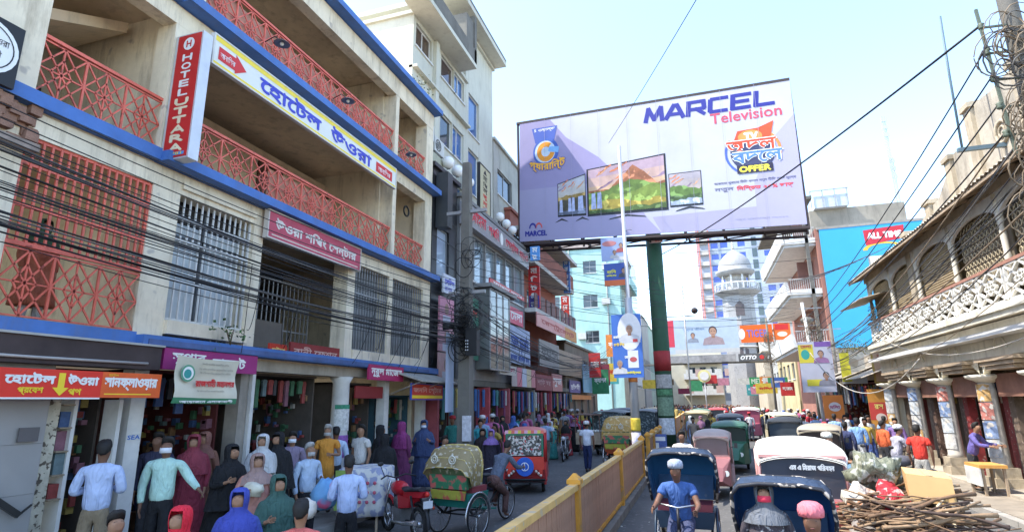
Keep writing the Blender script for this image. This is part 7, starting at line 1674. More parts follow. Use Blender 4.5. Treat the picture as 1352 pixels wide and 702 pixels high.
def red_rear(L, hw, ln, z0):
    pat = M((.1, .09, .08), .4, .4, 10, fleck=(16, .46, (.6, .55, .5)))
    L.part('rear_window', pat, lambda mb: mb.box(-hw + .08, hw - .08, ln + .0, ln + .012, .98, z0 - .14), label='rear window packed with small pale ornaments')
    def orn(mb):
        r = random.Random(3)
        for i in range(70):
            mb.cm = r.randrange(3); mb.ball((r.uniform(-hw + .12, hw - .12), ln + .015, r.uniform(1.02, z0 - .18)), r.uniform(.012, .03), 6, 1, .4, 1)
    o = L.part('ornaments', [M((.65, .62, .6)), M((.5, .1, .1)), M((.05, .05, .05))], orn); o['kind'] = 'stuff'
    L.part('rear_frame', M((.03, .16, .09), .5), lambda mb: (mb.box(-hw + .04, hw - .04, ln + .013, ln + .03, z0 - .17, z0 - .12), mb.box(-hw + .04, -hw + .09, ln + .013, ln + .03, .95, z0 - .17), mb.box(hw - .09, hw - .04, ln + .013, ln + .03, .95, z0 - .17)))
    L.part('rear_board', M((.62, .05, .03), .4), lambda mb: mb.box(-hw + .03, hw - .03, ln + .001, ln + .02, .62, .95))
    L.part('blue_roundel', M((.03, .12, .5), .45, .15, 6), lambda mb: mb.tube([(0, ln + .021, .7), (0, ln + .06, .7)], .24, 20), label='big blue round spare wheel cover')
    L.part('roundel_mark', wtxt, lambda mb: (mb.torus((0, ln + .065, .7), .1, .012, 'Y', 14, 4), mb.bar((0, ln + .065, .6), (0, ln + .065, .8), .02)))
    L.part('lamp_row', M((.7, .6, .5), .3), lambda mb: [mb.ball((s * (.3 + .06 * k), ln + .03, .58 - .05 * k), .035, 8) for s in (1, -1) for k in range(3)])
    L.part('rear_apron', M((.2, .04, .04), .5), lambda mb: mb.box(-hw, hw, ln - .02, ln + .0, .3, .62))
ra, RL = auto('red decorated auto rickshaw seen from behind with a big blue roundel', -5.1, 17.35, BACK + .22, w=1.08, ln=2.2, h=1.66, rear=red_rear, roofdecor=True, body=(.5, .03, .03), roof=(.55, .16, .14))
wroof = M((.72, .68, .58), .5, .08, 2, streak=.15)
va, VL = auto('white roofed auto rickshaw with a dark slanted windscreen behind the nearest rickshaw', 1.20, 8.85, -.10, body=(.55, .28, .26), roof=(.72, .68, .6), w=1.2, ln=3.0, h=1.70, glassc=(.07, .08, .1), frontc=(.3, .05, .05))
g_ = empty('windscreen_print', (0, 0, 0)); g_.parent = va; mm_ = Matrix(((1, 0, 0, -.5), (0, -.15, -.99, .375), (0, .99, -.15, 1.02), (0, 0, 0, 1)))
g_.matrix_local = mm_; WM[g_] = WM[va] @ mm_
text(g_, 'এম এ িমরাজ পিরবহন', (.35, .38, .9, .47), wtxt, .03, .004)
g2 = empty('roof_print', (0, 0, 0)); g2.parent = va; mm_ = Matrix(((1, 0, 0, -.3), (0, .98, -.1, 1.1), (0, .1, .98, 1.735), (0, 0, 0, 1))); g2.matrix_local = mm_; WM[g2] = WM[va] @ mm_
text(g2, 'মা বাবা', (0, 0, .4, .3), M((.25, .23, .2)), .0, .0)
person('driver in white and red inside the white roofed auto rickshaw', 1.02, 9.9, -.1, -.22, 1.5, top=(.6, .55, .55), bottom=(.4, .03, .04), legs='sit', arms=('bar', 'bar'), near=False, skin=2)
auto('pink framed auto rickshaw behind the blue rickshaw by the barrier', .1, 15.3, -.05, body=(.42, .24, .22), roof=(.34, .27, .24), w=.9, ln=2.0, h=1.58, frontc=(.3, .12, .12), glassc=(.2, .15, .15))
person('man in a white shirt riding beside the pink framed auto rickshaw', -.55, 15.0, -.1, -.1, 1.72, top=(.62, .57, .55), legs='ride', arms=('bar', 'bar'), skin=2, near=False)
auto('green auto rickshaw beyond the pink framed one', .75, 20.6, -.05, body=(.02, .1, .06), roof=(.05, .12, .08), w=1.15, ln=2.4, h=1.62, glassc=(.05, .06, .05))
auto('dark auto rickshaw with a tan roof edge on the right lane', 2.9, 17.8, -.2, body=(.06, .05, .05), roof=(.35, .3, .22), w=1.1, ln=2.4, h=1.62, glassc=(.03, .02, .02))
auto('black auto rickshaw on the right lane in the traffic', 2.75, 23.6, -.15, body=(.03, .03, .035), roof=(.03, .03, .03), w=1.2, ln=2.4, h=1.66)
auto('white topped auto with a pink windscreen far ahead', 2.4, 37, -.05, body=(.5, .15, .2), roof=(.7, .7, .66), w=1.5, ln=3, h=1.9, glassc=(.45, .12, .18))
auto('yellow auto rickshaw far along the barrier', -.4, 33, -.05, body=(.4, .31, .12), roof=(.42, .35, .2), w=1.3, ln=2.6, h=1.8, glassc=(.35, .3, .2))
auto('red and green auto rickshaw behind the yellow one', -.2, 39.5, .0, body=(.3, .06, .05), roof=(.1, .16, .1), w=1.3, ln=2.6, h=1.8)
auto('blue auto rickshaw in the far middle lane', 1.2, 29.0, .0, body=(.05, .08, .16), roof=(.16, .15, .13), w=1.2, ln=2.5, h=1.7)
auto('cream auto rickshaw in the far right lane', 3.9, 31.5, .1, body=(.5, .45, .3), roof=(.6, .55, .42), w=1.2, ln=2.5, h=1.7)
auto('maroon auto rickshaw farthest in the middle lane', 1.0, 44.5, 0, body=(.3, .04, .05), roof=(.4, .06, .06), w=1.3, ln=2.6, h=1.8)
auto('green roofed auto rickshaw farthest on the right', 3.4, 46.5, 0, body=(.3, .35, .3), roof=(.05, .3, .1), w=1.3, ln=2.6, h=1.8)
def dark_rear(L, hw, ln, z0):
    L.part('rear_curtain', M((.05, .07, .08), .6, .4, 8, fleck=(10, .42, (.22, .28, .3))), lambda mb: mb.box(-hw + .05, hw - .05, ln + .0, ln + .015, .7, z0 - .12), label='dark patterned rear curtain')
auto('dark long auto with a patterned rear curtain up the left lane', -4.0, 29.6, BACK - .05, body=(.04, .06, .06), roof=(.12, .12, .11), w=1.5, ln=2.8, h=1.95, rear=dark_rear)
auto('second dark auto beside the patterned curtain one', -2.75, 31.5, BACK - .02, body=(.05, .06, .06), roof=(.14, .13, .12), w=1.3, ln=2.8, h=1.95, rear=dark_rear)
auto('dark auto farther up the left lane before the teal building', -4.6, 37.5, BACK, body=(.05, .05, .08), roof=(.1, .1, .12), w=1.5, ln=2.8, h=1.95, rear=dark_rear)
auto('brown auto far up the left lane', -3.2, 42, BACK, body=(.2, .1, .05), roof=(.25, .2, .12), w=1.4, ln=2.8, h=1.9)
# ---------------------------------------------------------------- motorcycles
def motorcycle(lab, x, y, rz, col=(.45, .02, .03), group='motorcycles'):
    r = empty('motorcycle', (x, y, 0), rz); tag(r, lab, 'motorcycle', group); L = LB_(r); cm = M(col, .25, .08, 3)
    wheel(L, 0, .65, .30, .09, 12, hubr=.06); wheel(L, 0, -.62, .30, .08, 12, hubr=.05)
    L.part('tank', cm, lambda mb: mb.ball((0, -.15, .82), .15, 12, .95, 1.9, .9))
    L.part('seat', seatm, lambda mb: mb.loft([[Vector((w * math.cos(a), yy, zz + .04 * math.sin(a))) for a in (2 * math.pi * i / 10 for i in range(10))] for (yy, zz, w) in ((.08, .84, .08), (.25, .82, .12), (.5, .86, .12), (.75, .89, .08))]))
    L.part('tail', cm, lambda mb: mb.hexa([(-.1, .2, .7), (.1, .2, .7), (.07, .85, .76), (-.07, .85, .76)], [(-.1, .2, .8), (.1, .2, .8), (.05, .9, .86), (-.05, .9, .86)]))
    L.part('side_panel', cm, lambda mb: mb.hexa([(-.12, .05, .5), (.12, .05, .5), (.11, .45, .56), (-.11, .45, .56)], [(-.12, .0, .72), (.12, .0, .72), (.11, .5, .72), (-.11, .5, .72)]))
    def en(mb):
        mb.box(-.12, .12, -.22, .14, .28, .5); mb.tube([(0, -.1, .48), (0, -.2, .66)], .09, 10)
        for k in range(5): mb.tube([(0, -.11 - k * .02, .5 + k * .03), (0, -.115 - k * .02, .51 + k * .03)], .11, 10)
    L.part('engine', M((.22, .22, .22), .4, .3, 6, metal=.5), en)
    L.part('exhaust', chrome, lambda mb: mb.tube([(.1, -.2, .45), (.13, -.15, .25), (.14, .3, .28), (.15, .8, .36)], [.02, .02, .035, .045], 8))
    L.part('frame', blackm, lambda mb: (mb.tube([(0, -.42, .9), (0, -.3, .5), (0, -.2, .26), (0, .2, .3), (0, .65, .3)], .022, 6), mb.tube([(0, -.38, .84), (0, .2, .74), (0, .7, .78)], .02, 6), mb.tube([(.08, .65, .3), (.1, .5, .76)], .02, 6), mb.tube([(-.08, .65, .3), (-.1, .5, .76)], .02, 6)))
    L.part('fork', chrome, lambda mb: [mb.tube([(s * .08, -.62, .3), (s * .08, -.4, .95)], .018, 6) for s in (1, -1)])
    L.part('handlebar', blackm, lambda mb: mb.tube([(-.36, -.2, 1.0), (-.2, -.32, 1.04), (0, -.38, .98), (.2, -.32, 1.04), (.36, -.2, 1.0)], .014, 6))
    L.part('headlight', M((.6, .6, .6), .15), lambda mb: mb.ball((0, -.52, .9), .085, 10, 1, .8, 1))
    L.part('front_mudguard', cm, lambda mb: mb.torus((0, -.62, .3), .34, .035, 'X', 10, 5, .7, 2.8))
    L.part('rear_mudguard', blackm, lambda mb: mb.torus((0, .65, .3), .34, .04, 'X', 10, 5, -.1, 2.0))
    L.part('tail_light', M((.6, .03, .02), .3), lambda mb: mb.ball((0, .93, .82), .045, 8))
    for s in (1, -1): L.part('mirror', blackm, lambda mb: (mb.tube([(s * .25, -.3, 1.03), (s * .32, -.34, 1.22)], .008, 5), mb.ball((s * .32, -.34, 1.25), .05, 8, 1.3, .3, .8)))
    L.part('number_plate', M((.6, .6, .6)), lambda mb: mb.box(-.09, .09, .96, .965, .6, .72))
    return r
motorcycle('red motorcycle parked between the cloth covered cart and the green rickshaw', -5.42, 10.05, BACK + .95)
motorcycle('dark motorcycle with a round headlamp beyond the red auto rickshaw', -5.6, 24.2, .1, (.08, .08, .09))
motorcycle('black motorcycle parked on the right behind the loaded cart', 3.55, 15.6, 2.4, (.04, .04, .05))
motorcycle('black and silver motorcycle under the helmeted man on the right', 4.5, 17.3, 1.5, (.1, .1, .12))
# cloth covered cart
cc = empty('covered_cart', (-6.5, 10.5, 0), .25); tag(cc, 'hand cart covered by a white floral printed cloth with a green stripe', 'cart'); L = LB_(cc)
wheel(L, .45, .0, .28, .04, 16); wheel(L, -.45, .0, .28, .04, 16)
L.part('frame', wood, lambda mb: (mb.box(-.42, .42, -.4, .5, .38, .46), mb.bar((-.3, .5, .42), (-.3, 1.1, .6), .04), mb.bar((.3, .5, .42), (.3, 1.1, .6), .04), mb.bar((-.35, -.35, 0), (-.35, -.35, .38), .04), mb.bar((.35, -.35, 0), (.35, -.35, .38), .04)))
def drape(mb):
    rings = []
    for (z, k, a_) in ((1.14, .92, 0), (1.12, 1.0, .0), (.8, 1.02, .015), (.45, 1.04, .03), (.28, 1.06, .05)):
        P = []
        for i in range(40):
            a = 2 * math.pi * i / 40; c, s = math.cos(a), math.sin(a); q = 1 / max(abs(c), abs(s)); q = min(q, 1.32)
            P.append(Vector((.46 * k * c * q * (1 + a_ * math.sin(9 * a)), .05 + .46 * k * s * q * (1 + a_ * math.sin(11 * a)), z + .012 * math.sin(5 * a))))
        rings.append(P)
    mb.loft(rings[::-1], True, True)
L.part('cover_cloth', M((.6, .58, .54), .85, .15, 4, fleck=(7, .46, (.28, .3, .42))), drape)
L.part('cloth_stripe', M((.28, .42, .1), .85, .2, 4), lambda mb: mb.box(-.46, -.22, -.46, -.445, .4, 1.12))
L.part('cloth_flowers', M((.5, .1, .15), .8), lambda mb: [mb.ball((-.1 + .14 * (k % 4), -.478, .55 + .17 * (k // 4)), .035, 7, 1, .3, 1) for k in range(12)])
# brown van cart with white goods on the left road
vc = empty('goods_cart', (-5.0, 26.6, 0), 0); tag(vc, 'brown wooden vendor cart with white goods on top, left of the dark autos', 'cart'); L = LB_(vc)
wheel(L, .5, .2, .33, .04, 16); wheel(L, -.5, .2, .33, .04, 16)
L.part('box', wood, lambda mb: mb.box(-.55, .55, -.4, .9, .5, 1.0)); L.part('canopy', M((.16, .1, .08), .8), lambda mb: (mb.box(-.6, .6, -.45, .95, 1.75, 1.8), [mb.bar((sx * .55, yy, 1.0), (sx * .55, yy, 1.75), .04) for sx in (1, -1) for yy in (-.38, .88)]))
o = L.part('goods', M((.65, .63, .58), .7), lambda mb: [mb.ball((-.45 + .13 * i, -.3 + .2 * j, 1.06), .06, 6) for i in range(8) for j in range(3)]); o['kind'] = 'stuff'
# loaded goods cart at bottom right: separate load items
gc = empty('load_cart', (2.2, 8.4, 0), .1); tag(gc, 'flat cycle cart heaped with gnarled sticks at the bottom right', 'cart'); L = LB_(gc)
wheel(L, .62, .3, .36, .045, 18); wheel(L, -.62, .3, .36, .045, 18)
L.part('deck', wood, lambda mb: [mb.box(-.62, .62, -.7 + k * .22, -.7 + k * .22 + .2, .62, .66) for k in range(9)])
L.part('deck_frame', rust, lambda mb: (mb.bar((-.6, -.7, .59), (-.6, 1.3, .59), .05), mb.bar((.6, -.7, .59), (.6, 1.3, .59), .05), mb.bar((0, 1.3, .55), (0, 2.2, .5), .05)))
def sticks(lab, n, cx, cy, z0, seed, cols, spread=(.75, .6), zr=.5):
    r = random.Random(seed); mb = MB()
    for i in range(n):
        a = r.gauss(0.05, .35); ln = r.uniform(.5, 1.25); z = z0 + r.random() * zr * (1 - .3 * r.random()); z -= .0; x0 = cx + r.gauss(0, spread[0] * .35) * (1.25 - .9 * (z - z0) / zr); y0 = cy + r.gauss(0, spread[1] * .5); t = r.uniform(-.25, .35); mb.cm = r.randrange(len(cols))
        P = []; k = 6
        for j in range(k + 1):
            s_ = (j / k - .5) * ln; P.append((x0 + s_ * math.cos(a) + .03 * math.sin(j * 2.1 + i), y0 + s_ * math.sin(a) + .03 * math.sin(j * 1.7 + i * 2), z + s_ * t + .02 * math.sin(j * 1.3 + i)))
        rr_ = r.uniform(.006, .022); mb.tube(P, [rr_ * (1 + .25 * math.sin(j * 2 + i)) for j in range(k + 1)], 5)
    o = mb.build('firewood', cols); tag(o, lab, 'firewood', kind='stuff'); return o
sticks('heap of dark gnarled sticks and roots on the cart', 380, 2.1, 7.9, .64, 5, [M((.16, .095, .055), .9, .35, 8, bump=.3), M((.26, .17, .10), .9, .3, 8, bump=.3), M((.07, .045, .035), .9, .3, 8)], (.6, .75), .68)
mb = MB(); mb.hexa([(2.10, 7.75, 1.24), (2.50, 7.65, 1.22), (2.60, 8.15, 1.24), (2.2, 8.25, 1.26)], [(2.09, 7.75, 1.53), (2.49, 7.65, 1.49), (2.59, 8.15, 1.51), (2.19, 8.25, 1.55)])
bx = tag(mb.build('cardboard_box', M((.58, .37, .16), .75, .08, 3)), 'plain tan cardboard box lying on the stick heap', 'box')
mb = MB(); mb.bar((2.30, 7.70, 1.515), (2.39, 8.20, 1.535), .06, .006); mb.build('tape', M((.5, .36, .2), .3), bx)
def lump(name, lab, cat, c, s, mat, seed, amp=.25, n=18):
    r = random.Random(seed); o_ = Vector((r.random() * 9, r.random() * 9, 0)); mb = MB(); rings = []
    for j in range(11):
        t = math.pi * j / 10; ring = []
        for i in range(n):
            a = 2 * math.pi * i / n; d = Vector((math.sin(t) * math.cos(a), math.sin(t) * math.sin(a), -math.cos(t))); q = 1 + amp * noise.noise(d * 1.6 + o_) + amp * .5 * noise.noise(d * 4 + o_)
            ring.append(Vector((c[0] + d.x * s[0] * q, c[1] + d.y * s[1] * q, c[2] + d.z * s[2] * q)))
        rings.append(ring)
    mb.loft(rings, True, False); return tag(mb.build(name, mat), lab, cat)
lump('tarpaulin_bundle', 'crumpled grey green plastic bundle on top of the loaded cart', 'bundle', (1.93, 8.35, 1.46), (.25, .24, .22), M((.17, .175, .12), .5, .35, 6, fleck=(9, .42, (.4, .4, .34)), fold=1.0), 3, .7)
lump('sack', 'red patterned sack between the grey bundle and the cardboard box', 'sack', (1.98, 8.0, 1.08), (.23, .2, .27), M((.38, .02, .03), .7, .2, 5, fleck=(12, .38, (.5, .33, .3)), fold=.9), 5, .45)
lump('sack', 'white and orange sack at the left side of the loaded cart', 'sack', (1.68, 8.2, 1.1), (.18, .2, .26), M((.45, .41, .35), .7, .2, 5, fleck=(5, .4, (.45, .2, .1)), fold=.9), 6, .45)
lump('sack', 'grey sack slumped at the bottom left corner of the loaded cart', 'sack', (1.62, 7.8, .8), (.2, .2, .2), M((.25, .22, .2), .8, .2, 5, bump=.3), 8, .3)
mb = MB(); mb.tube([(2.2, 7.35, .5), (2.2, 7.42, .95), (2.3, 7.6, 1.22), (2.42, 7.7, 1.3)], .014, 5); mb.tube([(2.45, 7.3, .5), (2.4, 7.42, 1.0), (2.35, 7.6, 1.22)], .014, 5)
tag(mb.build('rope', M((.5, .42, .3), .9)), 'pale rope tied over the stick heap', 'rope')
# right stall table
st = empty('stall_table', (6.2, 17.0, .14)); tag(st, 'low orange and white stall table by the near arcade column', 'table')
mb = MB(); mb.box(5.95, 6.5, 16.5, 17.3, .75, .82); mb.build('table_top', M((.6, .3, .08), .6), st)
mb = MB(); mb.box(5.94, 5.97, 16.5, 17.3, .35, .749); mb.build('front_board', M((.62, .6, .55), .6, .2, 3), st)
for dx, dy in ((.2, .93), (.62, .93), (.2, 1.6), (.62, 1.6)):
    mb = MB(); mb.box(5.8 + dx, 5.85 + dx - .0, 15.62 + dy, 15.67 + dy, .14, .749); mb.build('leg', wood, st)
# plastic bags etc on the left
lump('shopping_bag', 'shiny red shopping bag of the woman in the grey vest', 'bag', (-3.95, 5.0, .75), (.16, .12, .2), M((.6, .03, .04), .4, .1), 11, .25)
lump('bundle', 'blue and pink bundle held before the light blue shirted man', 'bundle', (-5.5, 7.75, 1.05), (.2, .18, .22), M((.15, .35, .6), .6, .2, 3, fleck=(3, .45, (.6, .12, .25))), 12, .3)
lump('bundle', 'white cloth bundle carried by the woman in green', 'bundle', (-4.7, 6.25, 1.12), (.13, .13, .12), M((.55, .5, .44), .8, .2), 13, .35)
lump('bundle', 'cream cloth bundle held by the person in peach', 'bundle', (-6.15, 7.0, 1.2), (.16, .12, .1), M((.6, .57, .45), .8, .2), 14, .35)
# ================================================================ POLES AND CABLES
cpm = M((.16, .15, .13), .85, .2, 1.5, bump=.2, streak=.3)
cp = empty('cable_pole', (-6.62, 15.9, PV - .1)); tag(cp, 'square concrete pole buried in coils of black cable on the left pavement', 'pole')
mb = MB(); mb.hexa([(-6.82, 15.7, .1), (-6.42, 15.7, .1), (-6.42, 16.1, .1), (-6.82, 16.1, .1)], [(-6.74, 15.78, 9.9), (-6.5, 15.78, 9.9), (-6.5, 16.02, 9.9), (-6.74, 16.02, 9.9)]); mb.build('shaft', cpm, cp)
mb = MB(); mb.box(-7.3, -5.95, 15.85, 15.95, 8.2, 8.3); mb.box(-7.2, -6.0, 15.85, 15.95, 5.6, 5.7); mb.build('cross_arm', steel, cp)
mb = MB(); mb.box(-6.6, -6.35, 15.6, 15.69, 1.3, 2.0); mb.build('pasted_notice', M((.6, .6, .65), .7, .3, 10), cp)
cabm = M((.018, .018, .02), .55, .2, 5); cabg = M((.09, .085, .08), .6, .3, 5); cabl = M((.4, .37, .32), .6, .2, 5)
def coil(root, c, n, R0, seed, mat=cabm, ax='Y'):
    r = random.Random(seed); mb = MB()
    for i in range(n):
        cc = (c[0] + r.gauss(0, .12), c[1] + r.gauss(0, .06), c[2] + r.gauss(0, .28)); R_ = R0 * r.uniform(.5, 1.2); tilt = r.uniform(-.5, .5); P = []
        a0 = r.uniform(0, 6); m = 14; el = r.uniform(.7, 1.3)
        for k in range(m + 1):
            a = a0 + 2 * math.pi * k / m * r.uniform(.99, 1.01); u = R_ * math.cos(a); v = R_ * el * math.sin(a)
            P.append((cc[0] + u, cc[1] + u * tilt + .05 * math.sin(a * 2), cc[2] + v) if ax == 'Y' else (cc[0] + u * tilt, cc[1] + u, cc[2] + v))
        mb.tube(P, r.uniform(.007, .014), 4, True, False)
    o = mb.build('cable_coils', mat, root); o['kind'] = 'stuff'; return o
coil(cp, (-6.55, 15.6, 4.3), 34, .26, 1); coil(cp, (-6.6, 15.6, 5.2), 16, .22, 2); coil(cp, (-6.5, 15.55, 6.9), 6, .25, 3); coil(cp, (-6.2, 15.6, 4.8), 10, .35, 4, cabg)
mb = MB(); mb.box(-6.45, -6.1, 15.45, 15.7, 3.7, 4.5); mb.build('splice_box', blackm, cp)
mb = MB(); mb.tube([(-7.25, 15.6, 4.6), (-6.9, 15.7, 4.62)], .11, 10); mb.build('splice_can', blackm, cp)
mb = MB()
for k in range(8): mb.ball((-6.42 + .06 * (k % 2), 15.4, 3.85 + .09 * (k // 2)), .022, 6)
o = mb.build('insulators', M((.65, .65, .65), .3), cp); o['kind'] = 'stuff'
def sag(p, q, s, n=16, jitter=0, r=None):
    p, q = Vector(p), Vector(q); P = []
    for k in range(n + 1):
        t = k / n; v = p.lerp(q, t); v.z -= s * 4 * t * (1 - t)
        if jitter and 0 < k < n: v += Vector((r.uniform(-jitter, jitter), r.uniform(-jitter, jitter), r.uniform(-jitter, jitter)))
        P.append(v)
    return P
def cable(lab, p, q, s, rad=.009, mat=None, group=None, jitter=0, seed=0, n=16):
    r = random.Random(seed); mb = MB(); mb.tube(sag(p, q, s, n, jitter, r), rad, 5)
    return tag(mb.build('cable', mat or cabm), lab, 'cable', group)
r_ = random.Random(21)
# sheaf running past the hotel front, from off frame left to the pole
for i in range(36):
    bz = (4.55, 4.2, 4.95)[i % 3]; z0 = r_.gauss(bz, .07) + .1; z1 = r_.gauss(bz - .05, .10); thick = r_.choice((.006, .006, .008, .011, .02 if i % 11 == 0 else .008))
    cable('thin black cable in the sheaf crossing the hotel front towards the cable pole', (-6.75 + r_.uniform(-.25, .25), -1.0, z0 + .25), (-6.6 + r_.uniform(-.15, .15), 15.7, z1), r_.uniform(.15, .45), thick, group='black cables strung along the hotel front', mat=cabm if i % 4 else cabg, seed=i, jitter=.006)
for i in range(5): cable(('topmost', 'second', 'middle', 'fourth', 'lowest')[i] + ' of five black cables curving over the hotel window band', (-7.6, -1.0, 6.3 - i * .12), (-6.6, 15.7, 5.9 - i * .14), .35 + .05 * i, .008, group='cables above the hotel window band')
for i in range(22):
    cable('black cable in the sheaf beyond the pole along the left row', (-6.6 + r_.uniform(-.15, .15), 16.1, r_.uniform(4.0, 5.6)), (-6.9 + r_.uniform(-.4, .5), 46, r_.uniform(4.6, 6.8)), r_.uniform(.3, 1.5), r_.choice((.008, .011, .015)), group='black cables strung along the left row', seed=50 + i, jitter=.01)
for i in range(14):
    y = r_.uniform(6.5, 16); cable('loose service cable looping from the sheaf to the shop fronts', (-6.7, y - 1.5, r_.uniform(4.2, 4.9)), (-8.1, y + r_.uniform(-.5, 1), r_.uniform(2.9, 3.8)), r_.uniform(.1, .5), .006, group='loose cables looping to the hotel shops', seed=90 + i)
for i in range(10):
    y = r_.uniform(16.8, 30); cable('loose service cable looping to the left shop row', (-6.7, y - 1.5, r_.uniform(4.4, 5.2)), (-8.0, y + r_.uniform(0, 2), r_.uniform(3.0, 6.5)), r_.uniform(.1, .5), .007, group='loose cables looping to the left row', seed=110 + i)
# right hand pole close to the camera, wrapped in cables, just inside the right edge
rp = empty('cable_pole', (5.35, 10.3, .0)); tag(rp, 'dark pole smothered in tangled brown cables at the right edge', 'pole')
mb = MB(); mb.lathe([(.16, 0), (.13, 9.0), (.12, 9.4)], (5.35, 10.3, 0), 10); mb.build('shaft', cpm, rp)
brn = M((.2, .15, .10), .7, .35, 6)
coil(rp, (5.3, 10.1, 8.0), 14, .32, 31, brn, 'Y'); coil(rp, (5.28, 10.1, 6.6), 22, .34, 32, brn, 'Y'); coil(rp, (5.3, 10.1, 5.3), 20, .30, 33, brn, 'Y'); coil(rp, (5.25, 10.0, 7.4), 8, .3, 34, cabg, 'Y')
mb = MB()
for k in range(5): mb.lathe([(.03, 0), (.05, .03), (.03, .06), (.05, .09), (.02, .12)], (4.88, 10.2, 6.3 + k * .48), 8); mb.bar((4.88, 10.2, 6.33 + k * .48), (5.3, 10.25, 6.33 + k * .48), .03)
mb.bar((4.95, 10.2, 6.0), (4.86, 10.2, 8.6), .04)
mb.build('insulator_bracket', M((.12, .14, .1), .5), rp)
# long spans from the right pole back over the street
E_ = (4.88, 10.2, 8.3)
cable('thick dark cable slanting from the right pole up over the billboard to the left', E_, (-2.0, 30, 9.6), .35, .022, n=24, group=None)
cable('thin dark cable rising from behind the billboard out over the top edge', (1.7, 7.0, 9.6), (-3.2, 25, 14.2), .1, .010)
for i, (p, q, s_) in enumerate((((4.9, 10.2, 7.9), (6.2, 40, 6.9), .5), ((4.9, 10.2, 7.4), (6.0, 40, 6.3), .5), ((4.9, 10.2, 6.9), (5.9, 40, 5.8), .5), ((4.9, 10.2, 6.4), (5.8, 40, 5.4), .4))):
    cable(('topmost', 'second', 'third', 'lowest')[i] + ' cable of the four running from the right pole along the old house', p, q, s_, .014, group='power cables along the old house')
for i in range(15):
    cable('brown tangled cable sagging along the balcony of the old house', (5.3 + r_.uniform(-.1, .1), 10.4, r_.uniform(4.6, 7.0)), (6.2 + r_.uniform(-.3, .3), 33 + r_.uniform(-3, 5), r_.uniform(3.7, 5.2)), r_.uniform(.2, 1.3), r_.choice((.008, .011, .016)), group='tangled cables along the old house', mat=r_.choice((brn, cabg, cabm)), seed=150 + i, jitter=.015)
for i in range(7):
    cable(('lowest', 'second lowest', 'third lowest', 'middle', 'third highest', 'second highest', 'highest')[i] + ' cable crossing from the old house towards the bridge', (6.5, 22 + i, 7.4 + .1 * i), (-2, 62, 10.5 + i * .5), .6, .012, group='cables crossing towards the bridge', mat=cabg)
cable('white cable drooping low in front of the arcade', (6.4, 20.5, 3.5), (4.9, 30.5, 4.9), 1.6, .02, mat=cabl)
cable('pale cable from the balcony floor down to the orange board', (6.5, 24.0, 4.4), (6.5, 14.0, 3.6), .5, .016, mat=cabl)
for i in range(8):
    cable(('lowest', 'second lowest', 'third lowest', 'fourth lowest', 'fourth highest', 'third highest', 'second highest', 'highest')[i] + ' cable crossing the lanes under the billboard from the cable pole', (-6.6, 16.0, 5.4 + i * .28), (5.0 + i * .2, 33 + i, 6.6 + i * .3), r_.uniform(.3, 1.0), .009, group='cables crossing under the billboard', mat=cabm)
for i in range(6):
    cable(('highest', 'second highest', 'third highest', 'third lowest', 'second lowest', 'lowest')[i] + ' cable strung below the billboard edge towards the far poles', (-8.1, 26 + i * .3, 9.6 - i * .3), (6.0, 30 + i, 9.9 - i * .7), .4, .011, group='cables below the billboard edge')
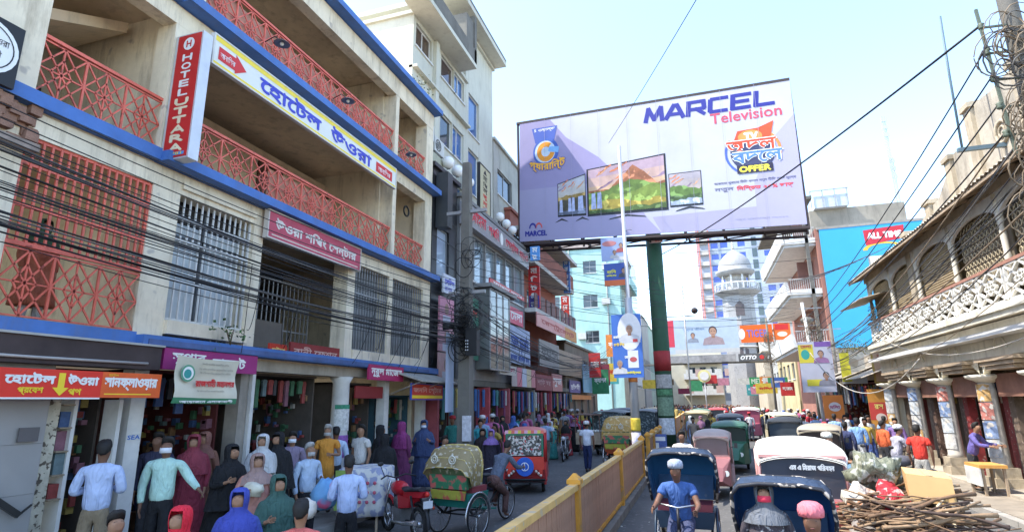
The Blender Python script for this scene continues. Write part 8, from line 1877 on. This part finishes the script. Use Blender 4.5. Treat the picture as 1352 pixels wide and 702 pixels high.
# far right poles with tangles
for k, (x, y, h, lab) in enumerate(((5.45, 31.0, 7.0, 'leaning white pole by the portrait poster'), (5.9, 35, 6.6, 'slim pole with a spotlight before the blue wall'), (4.8, 44, 8.0, 'cable tangled pole left of the white balconies'), (6.9, 34.5, 6.3, 'hooked slim pole right of the spotlight pole'))):
    o = empty('utility_pole', (x, y, 0)); tag(o, lab, 'pole')
    mb = MB(); mb.tube([(x, y, 0), (x - (.35 if k == 0 else 0), y, h)], [.09, .07], 8); mb.build('shaft', whitep if k == 0 else cpm, o)
    mb = MB(); mb.bar((x - .5, y, h - .3), (x + .5, y, h - .3), .05); mb.build('cross_arm', steel, o)
    if k in (0, 2): coil(o, (x, y - .1, h - 1.5), 22, .35, 60 + k, brn); coil(o, (x, y - .1, h - 3), 18, .3, 70 + k, brn)
    if k == 1: mb = MB(); mb.ball((x, y, h), .25, 8, 1.4, .6, .8); mb.build('spotlight', cpm, o)
# potted greens on ledges
def leaves(name, lab, c, s, n, seed, col=(.05, .12, .03), kind=None, cat='plant'):
    r = random.Random(seed); mb = MB(); root = empty(name, (c[0], c[1], c[2] - s[2])); tag(root, lab, cat)
    for i in range(n):
        d = Vector((r.gauss(0, .45) * s[0], r.gauss(0, .45) * s[1], r.gauss(0, .45) * s[2])); p = Vector(c) + d; a = Vector((r.uniform(-1, 1), r.uniform(-1, 1), r.uniform(-.4, 1))).normalized() * r.uniform(.04, .1); b = a.cross(Vector((r.random(), r.random(), 1))).normalized() * .03; mb.cm = r.randrange(3)
        mb.add([p, p + a * .5 + b, p + a, p + a * .5 - b], [(0, 1, 2, 3)])
    o = mb.build('foliage', [M(tuple(v * k for v in col), .6, .2) for k in (.7, 1, 1.4)], root); o['kind'] = 'stuff'
    mb = MB()
    for k in range(5): mb.tube([(c[0], c[1], c[2] - s[2]), (c[0] + r.uniform(-.3, .3) * s[0], c[1] + r.uniform(-.3, .3) * s[1], c[2] + r.uniform(0, .6) * s[2])], .01, 4)
    mb.build('stem', M((.12, .09, .05)), root)
leaves('ledge_plant', 'small weed growing from the roof corner of the hotel', (-8.6, 16.2, 13.2), (.5, .5, .5), 160, 1, (.1, .12, .07))
leaves('ledge_plant', 'small vine creeping along the hotel ledge above the purple sign', (-7.9, 8.1, 3.6), (.1, .5, .2), 60, 2)
leaves('dry_shrub', 'yellowish dry shrub on the stall roofs before the blue wall', (7.0, 30.5, 4.6), (1.1, .8, .45), 500, 3, (.22, .2, .06))
leaves('dry_shrub', 'twiggy dark plant on the corner of the old balcony', (6.8, 25.9, 5.6), (.25, .3, .4), 120, 4, (.1, .08, .04))
